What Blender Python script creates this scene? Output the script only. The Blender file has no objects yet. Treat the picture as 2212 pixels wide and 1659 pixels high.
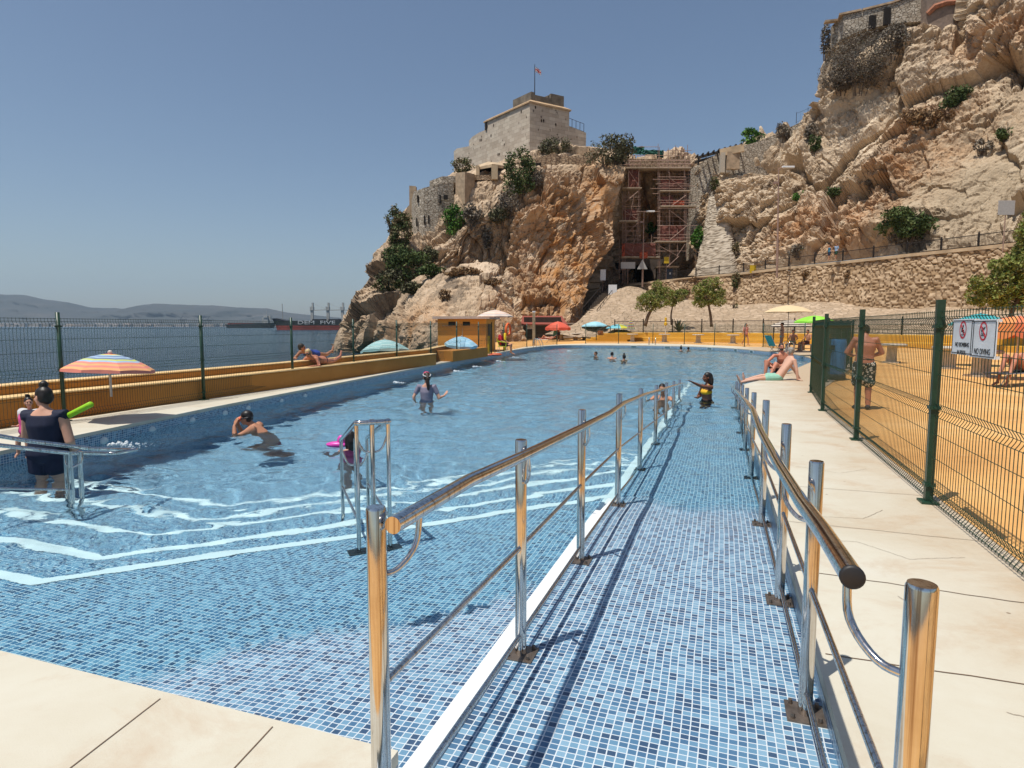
import bpy, bmesh, math, random
import numpy as np
from mathutils import Vector, Matrix, Quaternion
R = math.radians
random.seed(7)
rng = np.random.default_rng(11)
scene = bpy.context.scene
COL = scene.collection

# ---------------------------------------------------------------- camera frame, world from pixels of a 2212 px wide copy
F = 1320.0; CX = 1106.0; CY = 829.5; EYE = 1.5
PITCH = math.atan((CY - 705.0) / F)
AX = R(18.8); SA, CA = math.sin(AX), math.cos(AX)

def ray(px, py):
    k = (CY - py) / F; r = (px - CX) / F
    return Vector((r, math.cos(PITCH) + math.sin(PITCH) * k, -math.sin(PITCH) + math.cos(PITCH) * k))
def G(px, py, z=0.0):
    d = ray(px, py); t = (z - EYE) / d.z
    return Vector((d.x * t, d.y * t, z))
def W(px, py, y):
    d = ray(px, py); t = y / d.y
    return Vector((d.x * t, y, EYE + d.z * t))
def ST(s, t, z=0.0):
    return Vector((s * SA + t * CA, s * CA - t * SA, z))
def to_st(v):
    return (v[0] * SA + v[1] * CA, v[0] * CA - v[1] * SA)

WATER_Z = -0.19
SEA_Z = -2.0

# ---------------------------------------------------------------- object helpers
def put(name, data, parent=None):
    o = bpy.data.objects.new(name, data); COL.objects.link(o)
    if parent is not None: o.parent = parent
    return o
def tag(o, label=None, cat=None, group=None, kind=None):
    if label: o['label'] = label
    if cat: o['category'] = cat
    if group: o['group'] = group
    if kind: o['kind'] = kind
    return o
def empty(name, loc=(0, 0, 0), rz=0.0, label=None, cat=None, group=None):
    o = bpy.data.objects.new(name, None); COL.objects.link(o)
    o.location = loc; o.rotation_euler = (0, 0, rz); o.empty_display_size = 0.1
    return tag(o, label, cat, group)
def copy_tree(o, parent=None):
    c = o.copy(); COL.objects.link(c)
    if parent is not None: c.parent = parent
    for ch in list(o.children): copy_tree(ch, c)
    return c

class MB:
    """collects geometry for ONE mesh"""
    def __init__(self): self.v = []; self.f = []; self.mi = []; self.cur = 0; self.sm = []; self.smooth = False
    def add(self, vs, fs):
        b = len(self.v); self.v.extend([tuple(x) for x in vs])
        for f in fs:
            self.f.append([b + i for i in f]); self.mi.append(self.cur); self.sm.append(self.smooth)
    def box(self, c, size, rz=0.0, taper=1.0):
        sx, sy, sz = [q / 2 for q in size]; ca, sa = math.cos(rz), math.sin(rz); vs = []
        for dz in (-sz, sz):
            k = 1.0 if dz < 0 else taper
            for dx, dy in ((-sx, -sy), (sx, -sy), (sx, sy), (-sx, sy)):
                x, y = dx * k, dy * k
                vs.append((c[0] + x * ca - y * sa, c[1] + x * sa + y * ca, c[2] + dz))
        self.add(vs, [(0, 3, 2, 1), (4, 5, 6, 7), (0, 1, 5, 4), (1, 2, 6, 5), (2, 3, 7, 6), (3, 0, 4, 7)])
    def obox(self, a, b, w, h):
        """box beam from a to b, width w (horizontal), height h"""
        a = Vector(a); b = Vector(b); d = (b - a)
        if d.length < 1e-6: return
        d.normalize(); up = Vector((0, 0, 1)) if abs(d.z) < .95 else Vector((0, 1, 0))
        s = d.cross(up).normalized(); u = s.cross(d).normalized(); vs = []
        for p in (a, b):
            for i, j in ((-1, -1), (1, -1), (1, 1), (-1, 1)): vs.append(p + s * (w / 2 * i) + u * (h / 2 * j))
        self.add(vs, [(0, 1, 2, 3), (7, 6, 5, 4), (0, 4, 5, 1), (1, 5, 6, 2), (2, 6, 7, 3), (3, 7, 4, 0)])
    def tube(self, pts, r, n=8, caps=True):
        pts = [Vector(p) for p in pts]; m = len(pts)
        rr = r if isinstance(r, (list, tuple)) else [r] * m
        vs = []; prev = None
        for i, p in enumerate(pts):
            if i == 0: d = pts[1] - p
            elif i == m - 1: d = p - pts[i - 1]
            else: d = (pts[i + 1] - p).normalized() + (p - pts[i - 1]).normalized()
            if d.length < 1e-9: d = Vector((0, 0, 1))
            d.normalize()
            if prev is None:
                a = Vector((0, 0, 1)) if abs(d.z) < .9 else Vector((1, 0, 0))
                x = d.cross(a).normalized()
            else:
                x = (prev - d * prev.dot(d))
                if x.length < 1e-6: x = d.cross(Vector((0, 0, 1)))
                x.normalize()
            prev = x; y = d.cross(x)
            k = 1.0
            if 0 < i < m - 1:
                c = (pts[i + 1] - p).normalized().dot((p - pts[i - 1]).normalized()); k = 1.0 / max(.6, math.sqrt((1 + c) / 2))
            for j in range(n):
                t = 2 * math.pi * j / n
                vs.append(p + (x * math.cos(t) + y * math.sin(t)) * rr[i] * (k if rr[i] > 0 else 1))
        fs = []
        for i in range(m - 1):
            for j in range(n):
                q = (j + 1) % n
                fs.append((i * n + j, i * n + q, (i + 1) * n + q, (i + 1) * n + j))
        if caps:
            fs.append(tuple(range(n - 1, -1, -1))); fs.append(tuple((m - 1) * n + j for j in range(n)))
        self.add(vs, fs)
    def cyl(self, c, r, h, n=16, r2=None):
        self.tube([c, (c[0], c[1], c[2] + h)], [r, r if r2 is None else r2], n)
    def lathe(self, prof, c=(0, 0, 0), n=20, a0=0.0):
        vs = []; fs = []; m = len(prof)
        for r, z in prof:
            for j in range(n):
                t = 2 * math.pi * j / n + a0
                vs.append((c[0] + r * math.cos(t), c[1] + r * math.sin(t), c[2] + z))
        for i in range(m - 1):
            for j in range(n):
                q = (j + 1) % n
                fs.append((i * n + j, i * n + q, (i + 1) * n + q, (i + 1) * n + j))
        if prof[0][0] > 1e-4: fs.append(tuple(range(n - 1, -1, -1)))
        if prof[-1][0] > 1e-4: fs.append(tuple((m - 1) * n + j for j in range(n)))
        self.add(vs, fs)
    def prism(self, poly, z0, z1):
        n = len(poly)
        vs = [(p[0], p[1], z0) for p in poly] + [(p[0], p[1], z1) for p in poly]
        a = sum(poly[i][0] * poly[(i + 1) % n][1] - poly[(i + 1) % n][0] * poly[i][1] for i in range(n))
        idx = list(range(n))
        if a < 0:
            idx = idx[::-1]
        fs = [tuple(idx[::-1]), tuple(i + n for i in idx)]
        for k in range(n):
            i, j = idx[k], idx[(k + 1) % n]
            fs.append((i, j, j + n, i + n))
        self.add(vs, fs)
    def ball(self, c, rad, nu=12, nv=8):
        rx, ry, rz = rad if isinstance(rad, (tuple, list)) else (rad,) * 3
        vs = [(c[0], c[1], c[2] - rz)]
        for i in range(1, nv):
            f = -math.pi / 2 + math.pi * i / nv
            for j in range(nu):
                t = 2 * math.pi * j / nu
                vs.append((c[0] + rx * math.cos(f) * math.cos(t), c[1] + ry * math.cos(f) * math.sin(t), c[2] + rz * math.sin(f)))
        vs.append((c[0], c[1], c[2] + rz)); fs = []
        for j in range(nu): fs.append((0, 1 + (j + 1) % nu, 1 + j))
        for i in range(nv - 2):
            for j in range(nu):
                a = 1 + i * nu + j; b = 1 + i * nu + (j + 1) % nu
                fs.append((a, b, b + nu, a + nu))
        l = len(vs) - 1; k = 1 + (nv - 2) * nu
        for j in range(nu): fs.append((l, k + j, k + (j + 1) % nu))
        self.add(vs, fs)
    def build(self, name, mat, parent=None, smooth=None, bevel=0.0, loc=None, recalc=False):
        me = bpy.data.meshes.new(name); me.from_pydata(self.v, [], self.f)
        for m in (mat if isinstance(mat, (list, tuple)) else [mat]): me.materials.append(m)
        for p, k, s in zip(me.polygons, self.mi, self.sm):
            p.material_index = k; p.use_smooth = s if smooth is None else smooth
        me.validate(); me.update()
        if recalc:
            bm = bmesh.new(); bm.from_mesh(me); bmesh.ops.recalc_face_normals(bm, faces=bm.faces[:]); bm.to_mesh(me); bm.free()
        o = put(name, me, parent)
        if loc is not None: o.location = loc
        if smooth and bevel == 0:
            try: me.set_sharp_from_angle(angle=R(40))
            except Exception: pass
        if bevel:
            b = o.modifiers.new('bevel', 'BEVEL'); b.width = bevel; b.segments = 2; b.limit_method = 'ANGLE'
        return o

def mesh_np(name, verts, faces, mat, parent=None, smooth=False, uv=None):
    me = bpy.data.meshes.new(name)
    me.from_pydata(np.asarray(verts, dtype=float).tolist(), [], [list(map(int, f)) for f in faces])
    for m in (mat if isinstance(mat, (list, tuple)) else [mat]): me.materials.append(m)
    if smooth: me.polygons.foreach_set('use_smooth', [True] * len(me.polygons))
    me.update()
    return put(name, me, parent)

# ---------------------------------------------------------------- vector noise (numpy)
def _h(ix, iy, iz, seed):
    n = (ix.astype(np.int64) * 374761393 + iy.astype(np.int64) * 668265263 + iz.astype(np.int64) * 2147483647 + seed * 974711) & 0xffffffff
    n = ((n ^ (n >> 13)) * 1274126177) & 0xffffffff
    n = ((n ^ (n >> 16)) * 2246822519) & 0xffffffff
    return ((n ^ (n >> 15)) & 0xffffff) / float(0xffffff)
def vnoise(p, seed=0):
    i = np.floor(p); f = p - i; f = f * f * f * (f * (f * 6 - 15) + 10); i = i.astype(np.int64); out = 0
    for dx in (0, 1):
        for dy in (0, 1):
            for dz in (0, 1):
                w = (f[:, 0] if dx else 1 - f[:, 0]) * (f[:, 1] if dy else 1 - f[:, 1]) * (f[:, 2] if dz else 1 - f[:, 2])
                out = out + w * _h(i[:, 0] + dx, i[:, 1] + dy, i[:, 2] + dz, seed)
    return out * 2 - 1
def fbm(p, oct=4, seed=0, gain=.5, ridged=False):
    a = 1.0; s = 0; n = 0; q = p.copy()
    for k in range(oct):
        v = vnoise(q, seed + k * 17)
        if ridged: v = 1 - 2 * np.abs(v)
        s = s + a * v; n += a; a *= gain; q = q * 2.03 + 3.7
    return s / n
def worley(p, seed=0):
    """returns F1, F2, id-random, offset vector to the nearest point"""
    i = np.floor(p).astype(np.int64); N = len(p)
    f1 = np.full(N, 9.0); f2 = np.full(N, 9.0); idr = np.zeros(N); off = np.zeros((N, 3))
    for dx in (-1, 0, 1):
        for dy in (-1, 0, 1):
            for dz in (-1, 0, 1):
                c = i + np.array([dx, dy, dz])
                q = np.stack([c[:, 0] + _h(c[:, 0], c[:, 1], c[:, 2], seed), c[:, 1] + _h(c[:, 0], c[:, 1], c[:, 2], seed + 1),
                              c[:, 2] + _h(c[:, 0], c[:, 1], c[:, 2], seed + 2)], 1)
                v = p - q; d = np.sqrt((v * v).sum(1)); r = _h(c[:, 0], c[:, 1], c[:, 2], seed + 3)
                m = d < f1
                f2 = np.where(m, f1, np.minimum(f2, d)); idr = np.where(m, r, idr); off[m] = v[m]; f1 = np.where(m, d, f1)
    return f1, f2, idr, off

# ---------------------------------------------------------------- materials
MATS = {}
class NT:
    def __init__(self, name):
        m = bpy.data.materials.new(name); m.use_nodes = True; self.m = m; self.t = m.node_tree
        self.t.nodes.clear(); self.out = self.n('ShaderNodeOutputMaterial')
    def n(self, typ, **kw):
        x = self.t.nodes.new(typ)
        for k, v in kw.items(): setattr(x, k, v)
        return x
    def l(self, a, b): self.t.links.new(a, b)
    def set(self, node, **kw):
        for k, v in kw.items():
            node.inputs[k.replace('_', ' ')].default_value = v
        return node
    def coord(self, scale=(1, 1, 1), rot=(0, 0, 0), kind='Object', loc=(0, 0, 0)):
        c = self.n('ShaderNodeTexCoord'); mp = self.n('ShaderNodeMapping')
        mp.inputs['Scale'].default_value = scale; mp.inputs['Rotation'].default_value = rot; mp.inputs['Location'].default_value = loc
        self.l(c.outputs[kind], mp.inputs['Vector']); return mp.outputs['Vector']
    def noise(self, vec, scale=5, detail=5, rough=.55, dist=0.0):
        x = self.n('ShaderNodeTexNoise'); x.inputs['Scale'].default_value = scale; x.inputs['Detail'].default_value = detail
        x.inputs['Roughness'].default_value = rough; x.inputs['Distortion'].default_value = dist
        if vec is not None: self.l(vec, x.inputs['Vector'])
        return x
    def ramp(self, fac, stops, interp='LINEAR'):
        r = self.n('ShaderNodeValToRGB'); r.color_ramp.interpolation = interp; e = r.color_ramp.elements
        while len(e) > 1: e.remove(e[-1])
        e[0].position = stops[0][0]; e[0].color = col4(stops[0][1])
        for p, c in stops[1:]:
            q = e.new(p); q.color = col4(c)
        self.l(fac, r.inputs['Fac']); return r.outputs['Color']
    def mix(self, fac, a, b, typ='MIX'):
        x = self.n('ShaderNodeMix', data_type='RGBA', blend_type=typ, clamp_factor=True)
        for s, v in ((0, fac), (6, a), (7, b)):
            if isinstance(v, bpy.types.NodeSocket): self.l(v, x.inputs[s])
            else: x.inputs[s].default_value = v if s == 0 else col4(v)
        return x.outputs[2]
    def math(self, op, a, b=None, clamp=False):
        x = self.n('ShaderNodeMath', operation=op, use_clamp=clamp)
        for i, v in enumerate((a, b)):
            if v is None: continue
            if isinstance(v, bpy.types.NodeSocket): self.l(v, x.inputs[i])
            else: x.inputs[i].default_value = v
        return x.outputs[0]
    def bump(self, h, strength=.3, dist=.02):
        b = self.n('ShaderNodeBump'); b.inputs['Strength'].default_value = strength; b.inputs['Distance'].default_value = dist
        self.l(h, b.inputs['Height']); return b.outputs['Normal']
    def bsdf(self, color=(.5, .5, .5), rough=.6, metal=0.0, normal=None, spec=.5, **kw):
        b = self.n('ShaderNodeBsdfPrincipled')
        for key, v in (('Base Color', color), ('Roughness', rough), ('Metallic', metal), ('Specular IOR Level', spec)):
            if isinstance(v, bpy.types.NodeSocket): self.l(v, b.inputs[key])
            else: b.inputs[key].default_value = col4(v) if key == 'Base Color' else v
        if normal is not None: self.l(normal, b.inputs['Normal'])
        for k, v in kw.items(): b.inputs[k.replace('_', ' ')].default_value = v
        self.l(b.outputs[0], self.out.inputs['Surface']); return b
def col4(c):
    c = tuple(c); return c if len(c) == 4 else c + (1.0,)
def hexc(h):
    h = h.lstrip('#'); v = [int(h[i:i + 2], 16) / 255 for i in (0, 2, 4)]
    return tuple((x / 12.92 if x <= .04045 else ((x + .055) / 1.055) ** 2.4) for x in v)
def simple(name, color, rough=.6, metal=0.0, var=.12, scale=6.0, bump=0.0, spec=.4):
    """plain paint / plastic / cloth with a little real mottling"""
    if name in MATS: return MATS[name]
    k = NT(name); v = k.coord(); n = k.noise(v, scale, 5, .6)
    a = tuple(max(0, c * (1 - var)) for c in color[:3]); b = tuple(min(1, c * (1 + var)) for c in color[:3])
    c = k.ramp(n.outputs['Fac'], [(.3, a), (.7, b)])
    nm = k.bump(n.outputs['Fac'], bump, .01) if bump else None
    k.bsdf(c, rough, metal, nm, spec); MATS[name] = k.m; return k.m

def text_obj(name, txt, size, mat, parent, loc, rot, ext=.002, align='CENTER', sx=1.0):
    cu = bpy.data.curves.new(name, 'FONT'); cu.body = txt; cu.size = size; cu.align_x = align; cu.align_y = 'CENTER'; cu.extrude = ext
    o = bpy.data.objects.new(name, cu); COL.objects.link(o); dg = bpy.context.evaluated_depsgraph_get()
    me = bpy.data.meshes.new_from_object(o.evaluated_get(dg)); bpy.data.objects.remove(o); me.name = name
    me.materials.clear(); me.materials.append(mat); o = put(name, me, parent); o.location = loc; o.rotation_euler = rot; o.scale = (sx, 1, 1); return o
M_LETTER = simple('white lettering', (.75, .75, .75), .7)
# ================================================================ materials of the pool
def mat_tile(name, uv=False):
    k = NT(name)
    v = k.coord(kind='UV') if uv else k.coord(rot=(0, 0, AX))
    # mosaic squares 30 x 28 mm; the vinyl liner is never perfectly straight
    n0 = k.noise(v, 2.2, 2, .5); off = k.n('ShaderNodeVectorMath', operation='SCALE'); off.inputs['Scale'].default_value = .022
    sub = k.n('ShaderNodeVectorMath', operation='SUBTRACT'); k.l(n0.outputs['Color'], sub.inputs[0]); sub.inputs[1].default_value = (.5, .5, .5)
    k.l(sub.outputs[0], off.inputs[0])
    add = k.n('ShaderNodeVectorMath', operation='ADD'); k.l(v, add.inputs[0]); k.l(off.outputs[0], add.inputs[1])
    br = k.n('ShaderNodeTexBrick'); br.offset = 0; br.squash = 1
    k.l(add.outputs[0], br.inputs['Vector'])
    k.set(br, Scale=1.0, Mortar_Size=.0027, Mortar_Smooth=.25, Bias=0.0, Brick_Width=.0365, Row_Height=.0325)
    br.inputs['Color1'].default_value = (0, 0, 0, 1); br.inputs['Color2'].default_value = (1, 1, 1, 1); br.inputs['Mortar'].default_value = (.5, .5, .5, 1)
    tone = k.ramp(br.outputs['Color'], [(0.0, (.010, .036, .095)), (.15, (.014, .050, .125)), (.17, (.040, .118, .23)), (.54, (.058, .16, .285)), (.57, (.105, .24, .37)), (.85, (.16, .315, .445)), (1, (.235, .40, .53))])
    n1 = k.noise(v, 90, 4, .7)
    tone = k.mix(k.math('MULTIPLY', n1.outputs['Fac'], .3), tone, (.12, .22, .36))
    c = k.mix(br.outputs['Fac'], tone, (.60, .66, .70))
    n2 = k.noise(v, 1.1, 3, .6)
    c = k.mix(k.math('MULTIPLY', n2.outputs['Fac'], .10), c, (.35, .42, .42))
    k.bsdf(c, .32, spec=.35); return k.m
M_TILE = mat_tile('pool mosaic')
M_TILEW = mat_tile('pool wall mosaic', True)

def mat_deck():
    k = NT('cream coping'); v = k.coord()
    n = k.noise(v, .8, 6, .62, .6); n2 = k.noise(v, 14, 6, .7); n3 = k.noise(v, 120, 3, .6)
    c = k.ramp(n.outputs['Fac'], [(.3, (.51, .455, .345)), (.44, (.55, .505, .40)), (.58, (.58, .545, .445)), (.75, (.60, .58, .505))])
    c = k.mix(k.math('MULTIPLY', n2.outputs['Fac'], .35), c, (.63, .60, .52))
    st = k.noise(k.coord(scale=(1, 1.25, 1)), 1.3, 8, .72, .5)
    f = k.ramp(st.outputs['Fac'], [(.52, (0, 0, 0)), (.72, (.62, .62, .62))])
    c = k.mix(f, c, (.47, .35, .24))
    # walked-in dirt and rust builds up along the foot of the right-hand fence
    dt = k.n('ShaderNodeVectorMath', operation='DOT_PRODUCT'); k.l(v, dt.inputs[0]); dt.inputs[1].default_value = (CA, -SA, 0)
    df = k.math('ADD', k.math('MULTIPLY', dt.outputs['Value'], .55), k.math('MULTIPLY', st.outputs['Fac'], 1.15))
    c = k.mix(k.ramp(k.math('MULTIPLY', df, .5), [(.50, (0, 0, 0)), (.68, (.28, .28, .28)), (.86, (.8, .8, .8))]), c, k.mix(n2.outputs['Fac'], (.36, .24, .145), (.56, .42, .27)))
    sp = k.ramp(k.noise(k.coord(), 260, 2, .5).outputs['Fac'], [(.66, (0, 0, 0)), (.74, (.45, .45, .45))])
    c = k.mix(sp, c, (.30, .24, .18))
    vo = k.n('ShaderNodeTexVoronoi', feature='F1'); vo.inputs['Scale'].default_value = 3.2; k.l(v, vo.inputs['Vector'])
    c = k.mix(k.ramp(vo.outputs['Distance'], [(.025, (.8, .8, .8)), (.04, (0, 0, 0))]), c, (.20, .13, .08))
    k.bsdf(c, .62, normal=k.bump(n3.outputs['Fac'], .15, .004), spec=.3); return k.m
M_DECK = mat_deck()
def mat_joint():
    return simple('deck joint', (.16, .10, .06), .9)
def mat_orange(name, c0, c1, c2):
    k = NT(name); v = k.coord()
    n = k.noise(v, .5, 6, .6, .4); n2 = k.noise(v, 9, 6, .7); n3 = k.noise(v, 60, 4, .6)
    c = k.ramp(n.outputs['Fac'], [(.3, c0), (.52, c1), (.72, c2)])
    c = k.mix(k.math('MULTIPLY', n2.outputs['Fac'], .4), c, c1)
    d = k.ramp(n2.outputs['Fac'], [(.62, (0, 0, 0)), (.8, (.5, .5, .5))])
    c = k.mix(d, c, tuple(x * .55 for x in c0))
    n4 = k.noise(v, 1.7, 8, .75, .8)
    c = k.mix(k.ramp(n4.outputs['Fac'], [(.54, (0, 0, 0)), (.72, (.42, .42, .42))]), c, tuple(x * .62 for x in c1))
    c = k.mix(k.ramp(n4.outputs['Fac'], [(.30, (.4, .4, .4)), (.42, (0, 0, 0))]), c, tuple(min(.85, x * 1.12 + .06) for x in c2))
    k.bsdf(c, .75, normal=k.bump(n3.outputs['Fac'], .3, .006), spec=.25); return k.m
M_ORANGE = mat_orange('ochre painted concrete', (.54, .26, .08), (.71, .385, .13), (.78, .47, .20))
M_ORWALL = mat_orange('ochre painted wall', (.38, .165, .04), (.45, .20, .045), (.52, .25, .07))  # base darkened so the bench wall's front reads as shaded
M_YELLOW = mat_orange('yellow painted steps', (.56, .29, .035), (.66, .37, .05), (.70, .42, .08))
M_WHITE = simple('white vinyl nosing', (.78, .80, .80), .45, var=.04)

def mat_water():
    k = NT('pool water')
    g = k.n('ShaderNodeBsdfGlass'); k.set(g, Roughness=0.0, IOR=1.09); g.inputs['Color'].default_value = (.83, .97, 1, 1)
    v = k.coord(); n = k.noise(v, 8, 4, .6, .6); n2 = k.noise(k.coord(scale=(1, 1.7, 1)), 2.6, 4, .6, .8)
    k.l(k.bump(k.math('ADD', n.outputs['Fac'], k.math('MULTIPLY', n2.outputs['Fac'], 1.6)), .13, .02), g.inputs['Normal'])
    k.l(g.outputs[0], k.out.inputs['Surface']); return k.m
M_WATER = mat_water()

# ================================================================ pool shape, s runs along the pool and t across it
LEFT = [(1.8, -7.95), (4.88, -8.2), (8.8, -8.93), (11.65, -9.31), (18.57, -10.27), (25.8, -11.2), (36.2, -12.45), (42.4, -12.87), (45.75, -12.77), (47.6, -12.2)]
FAR = [(48.9, -10.9), (49.4, -8.0), (49.45, -5.4), (48.6, -2.2), (46.0, 0.4), (42.5, 1.9), (38.1, 3.6), (34.8, 4.1), (30.5, 4.1), (27.4, 3.4)]
RIGHT = [(24.0, 2.6), (21.66, 2.08), (18.98, 1.34), (17.56, .80), (16.4, .50), (15.4, .46), (2.59, .46)]
POOL = LEFT + FAR + RIGHT + [(.9, .46), (.9, -1.04), (1.8, -1.04)]
RAMP_IN, RAMP_OUT = .46, -.97

def ramp_z(s):
    if s < 5.3: return -.115 - (s - 1.9) * .0235 if s > 1.9 else -.115 + (1.9 - s) * .05
    return max(-1.25, -.195 - (s - 5.3) * .068)
# nosing lines of the entry steps: corner on the line, right leg s-t = const, left leg s = const
def refr(px, py, z):
    """ground point under the water surface seen along a pixel, bent at the flat surface"""
    a = G(px, py, WATER_Z); d = (a - Vector((0, 0, EYE))).normalized(); n = Vector((0, 0, 1)); e = 1 / 1.09
    c = -d.dot(n); q = d * e + n * (e * c - math.sqrt(1 - e * e * (1 - c * c)))
    return a + q * ((z - WATER_Z) / q.z)
STEP_Z = [-.30, -.46, -.62, -.78, -.94]
NOSE = []
for (cx, cy), z in zip([(92, 1252), (222, 1198), (330, 1153), (426, 1118)], STEP_Z):
    NOSE.append(to_st(refr(cx, cy, z)))
dS = (NOSE[3][0] - NOSE[2][0]); dT = NOSE[3][1] - NOSE[2][1]
NOSE.append((NOSE[3][0] + dS, NOSE[3][1] + dT))

def build_pool():
    # ---- one liner: platform, steps, deep floor, side walls (structure)
    mb = MB(); cell = .0
    # platform (falls away gently towards the first nosing)
    def plat(s, t): return max(STEP_Z[0], min(-.135, -.19 - min(s - t - 4.2, .6) * .05 - (s - t - 4.2) * .025))
    c1 = NOSE[0]; dq = c1[0] - c1[1]
    def poly_grid(polyline_pts, zf):
        b = [ST(s, t, zf(s, t)) for s, t in polyline_pts]; mb.add(b, [tuple(range(len(b)))])
    # platform split in strips so that it can bend
    def legpt(c, t): return (c[0] + (t - c[1]), t)     # point on the diagonal leg at t
    T0 = RAMP_OUT - .07
    def flat(poly, z): mb.add([ST(s, t, z) for s, t in poly], [tuple(range(len(poly)))])
    # platform as quads between the near edge and the nosing
    ts = [T0 + (c1[1] - T0) * i / 12 for i in range(13)]
    for a, b in zip(ts[:-1], ts[1:]):
        for j in range(6):
            q = []
            for t, jj in ((a, j), (a, j + 1), (b, j + 1), (b, j)):
                e = c1[0] + (t - c1[1]); s = 1.7 + (e - 1.7) * jj / 6; q.append(ST(s, t, plat(s, t)))
            mb.add(q, [(0, 1, 2, 3)])
    ts = [c1[1] + (-8.6 - c1[1]) * i / 6 for i in range(7)]
    for a, b in zip(ts[:-1], ts[1:]):
        q = [ST(1.7, a, plat(1.7, a)), ST(c1[0], a, plat(c1[0], a)), ST(c1[0], b, plat(c1[0], c1[1])), ST(1.7, b, plat(1.7, c1[1]))]
        mb.add(q, [(0, 1, 2, 3)])
    lines = NOSE
    for i in range(len(lines)):
        c = lines[i]; z0 = STEP_Z[i]; z1 = STEP_Z[i + 1] if i + 1 < len(lines) else -1.35
        # riser
        a, b, d = legpt(c, T0), c, (c[0], -9.2)
        if i + 1 < len(lines): cn = lines[i + 1]; an, bn, dn = legpt(cn, T0), cn, (cn[0], -9.2)
        for p, q in ((a, b), (b, d)):
            mb.add([ST(*p, z0), ST(*q, z0), ST(*q, z1), ST(*p, z1)], [(0, 1, 2, 3)])
        if i + 1 < len(lines):
            mb.add([ST(*a, z1), ST(*an, z1), ST(*bn, z1), ST(*b, z1)], [(3, 2, 1, 0)])
            mb.add([ST(*b, z1), ST(*bn, z1), ST(*dn, z1), ST(*d, z1)], [(3, 2, 1, 0)])
        else:
            za = z1; mb.add([ST(*a, za), ST(18, T0, za), ST(18, 6, za), ST(52, 6, -1.6), ST(52, -15, -1.6), ST(18, -11, za), ST(*d, za), ST(*b, za)], [tuple(range(8))])
    # ramp
    ss = [.7, 1.9, 3.5, 5.3] + [5.3 + i * 1.5 for i in range(1, 12)]
    for a, b in zip(ss[:-1], ss[1:]):
        mb.add([ST(a, RAMP_OUT, ramp_z(a)), ST(a, .62, ramp_z(a)), ST(b, .62, ramp_z(b)), ST(b, RAMP_OUT, ramp_z(b))], [(0, 1, 2, 3)])
        mb.add([ST(a, RAMP_OUT - .07, -1.5), ST(a, RAMP_OUT - .07, ramp_z(a) - .001), ST(b, RAMP_OUT - .07, ramp_z(b) - .001), ST(b, RAMP_OUT - .07, -1.5)], [(0, 1, 2, 3)])
    o = mb.build('pool_floor', M_TILE); tag(o, kind='structure')
    o.cycles.is_caustics_receiver = True
    # white nosings and the kerb of the ramp, let into the liner
    nb = MB(); wd = .11
    for i, c in enumerate(NOSE):
        z = STEP_Z[i] + .004
        a, b, d = legpt(c, T0), c, (c[0], -9.2)
        k2 = wd * math.sqrt(2)
        a2 = (a[0] - k2, a[1]); b2 = (c[0] - wd, c[1] + k2 - wd); d2 = (d[0] - wd, d[1])
        zz = (lambda p: plat(*p) + .004) if i == 0 else (lambda p: z)
        n = 10
        for p0, p1, q0, q1 in ((a, b, a2, b2), (b, d, b2, d2)):
            for j in range(n):
                f0, f1 = j / n, (j + 1) / n
                L = lambda u, v, f: (u[0] + (v[0] - u[0]) * f, u[1] + (v[1] - u[1]) * f)
                w = [L(p0, p1, f0), L(p0, p1, f1), L(q0, q1, f1), L(q0, q1, f0)]
                nb.add([ST(*x, max(zz(x), z) if i else max(plat(*x) + .006, z)) for x in w], [(0, 1, 2, 3)])
    for a, b in zip(ss[:-1], ss[1:]):
        if a < .9: a = .9
        za, zb = ramp_z(a) + .02, ramp_z(b) + .02; t0, t1 = RAMP_OUT - .075, RAMP_OUT + .02
        nb.add([ST(a, t0, za), ST(a, t1, za), ST(b, t1, zb), ST(b, t0, zb), ST(a, t0, za - .6), ST(b, t0, zb - .6), ST(a, t1, za - .03), ST(b, t1, zb - .03)],
               [(0, 1, 2, 3), (4, 0, 3, 5), (1, 6, 7, 2), (0, 4, 6, 1)])
    n_o = nb.build('pool_nosings', M_WHITE); tag(n_o, kind='structure'); n_o.cycles.is_caustics_receiver = True

    # ---- side walls with mosaic, UV laid along the wall
    P = POOL; vs = []; fs = []; uv = []; run = 0.0
    for i in range(len(P)):
        a, b = Vector(P[i]), Vector(P[(i + 1) % len(P)]); L = (b - a).length
        k = len(vs); vs += [ST(*a, -1.75), ST(*b, -1.75), ST(*b, -.05), ST(*a, -.05)]
        fs.append((k, k + 1, k + 2, k + 3)); uv += [(run, -1.75), (run + L, -1.75), (run + L, -.05), (run, -.05)]; run += L
    wo = mesh_np('pool_wall', vs, fs, M_TILEW); tag(wo, kind='structure'); wo.cycles.is_caustics_receiver = True
    u = wo.data.uv_layers.new(name='uv')
    for lp in wo.data.loops: u.data[lp.index].uv = uv[lp.vertex_index]

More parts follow.
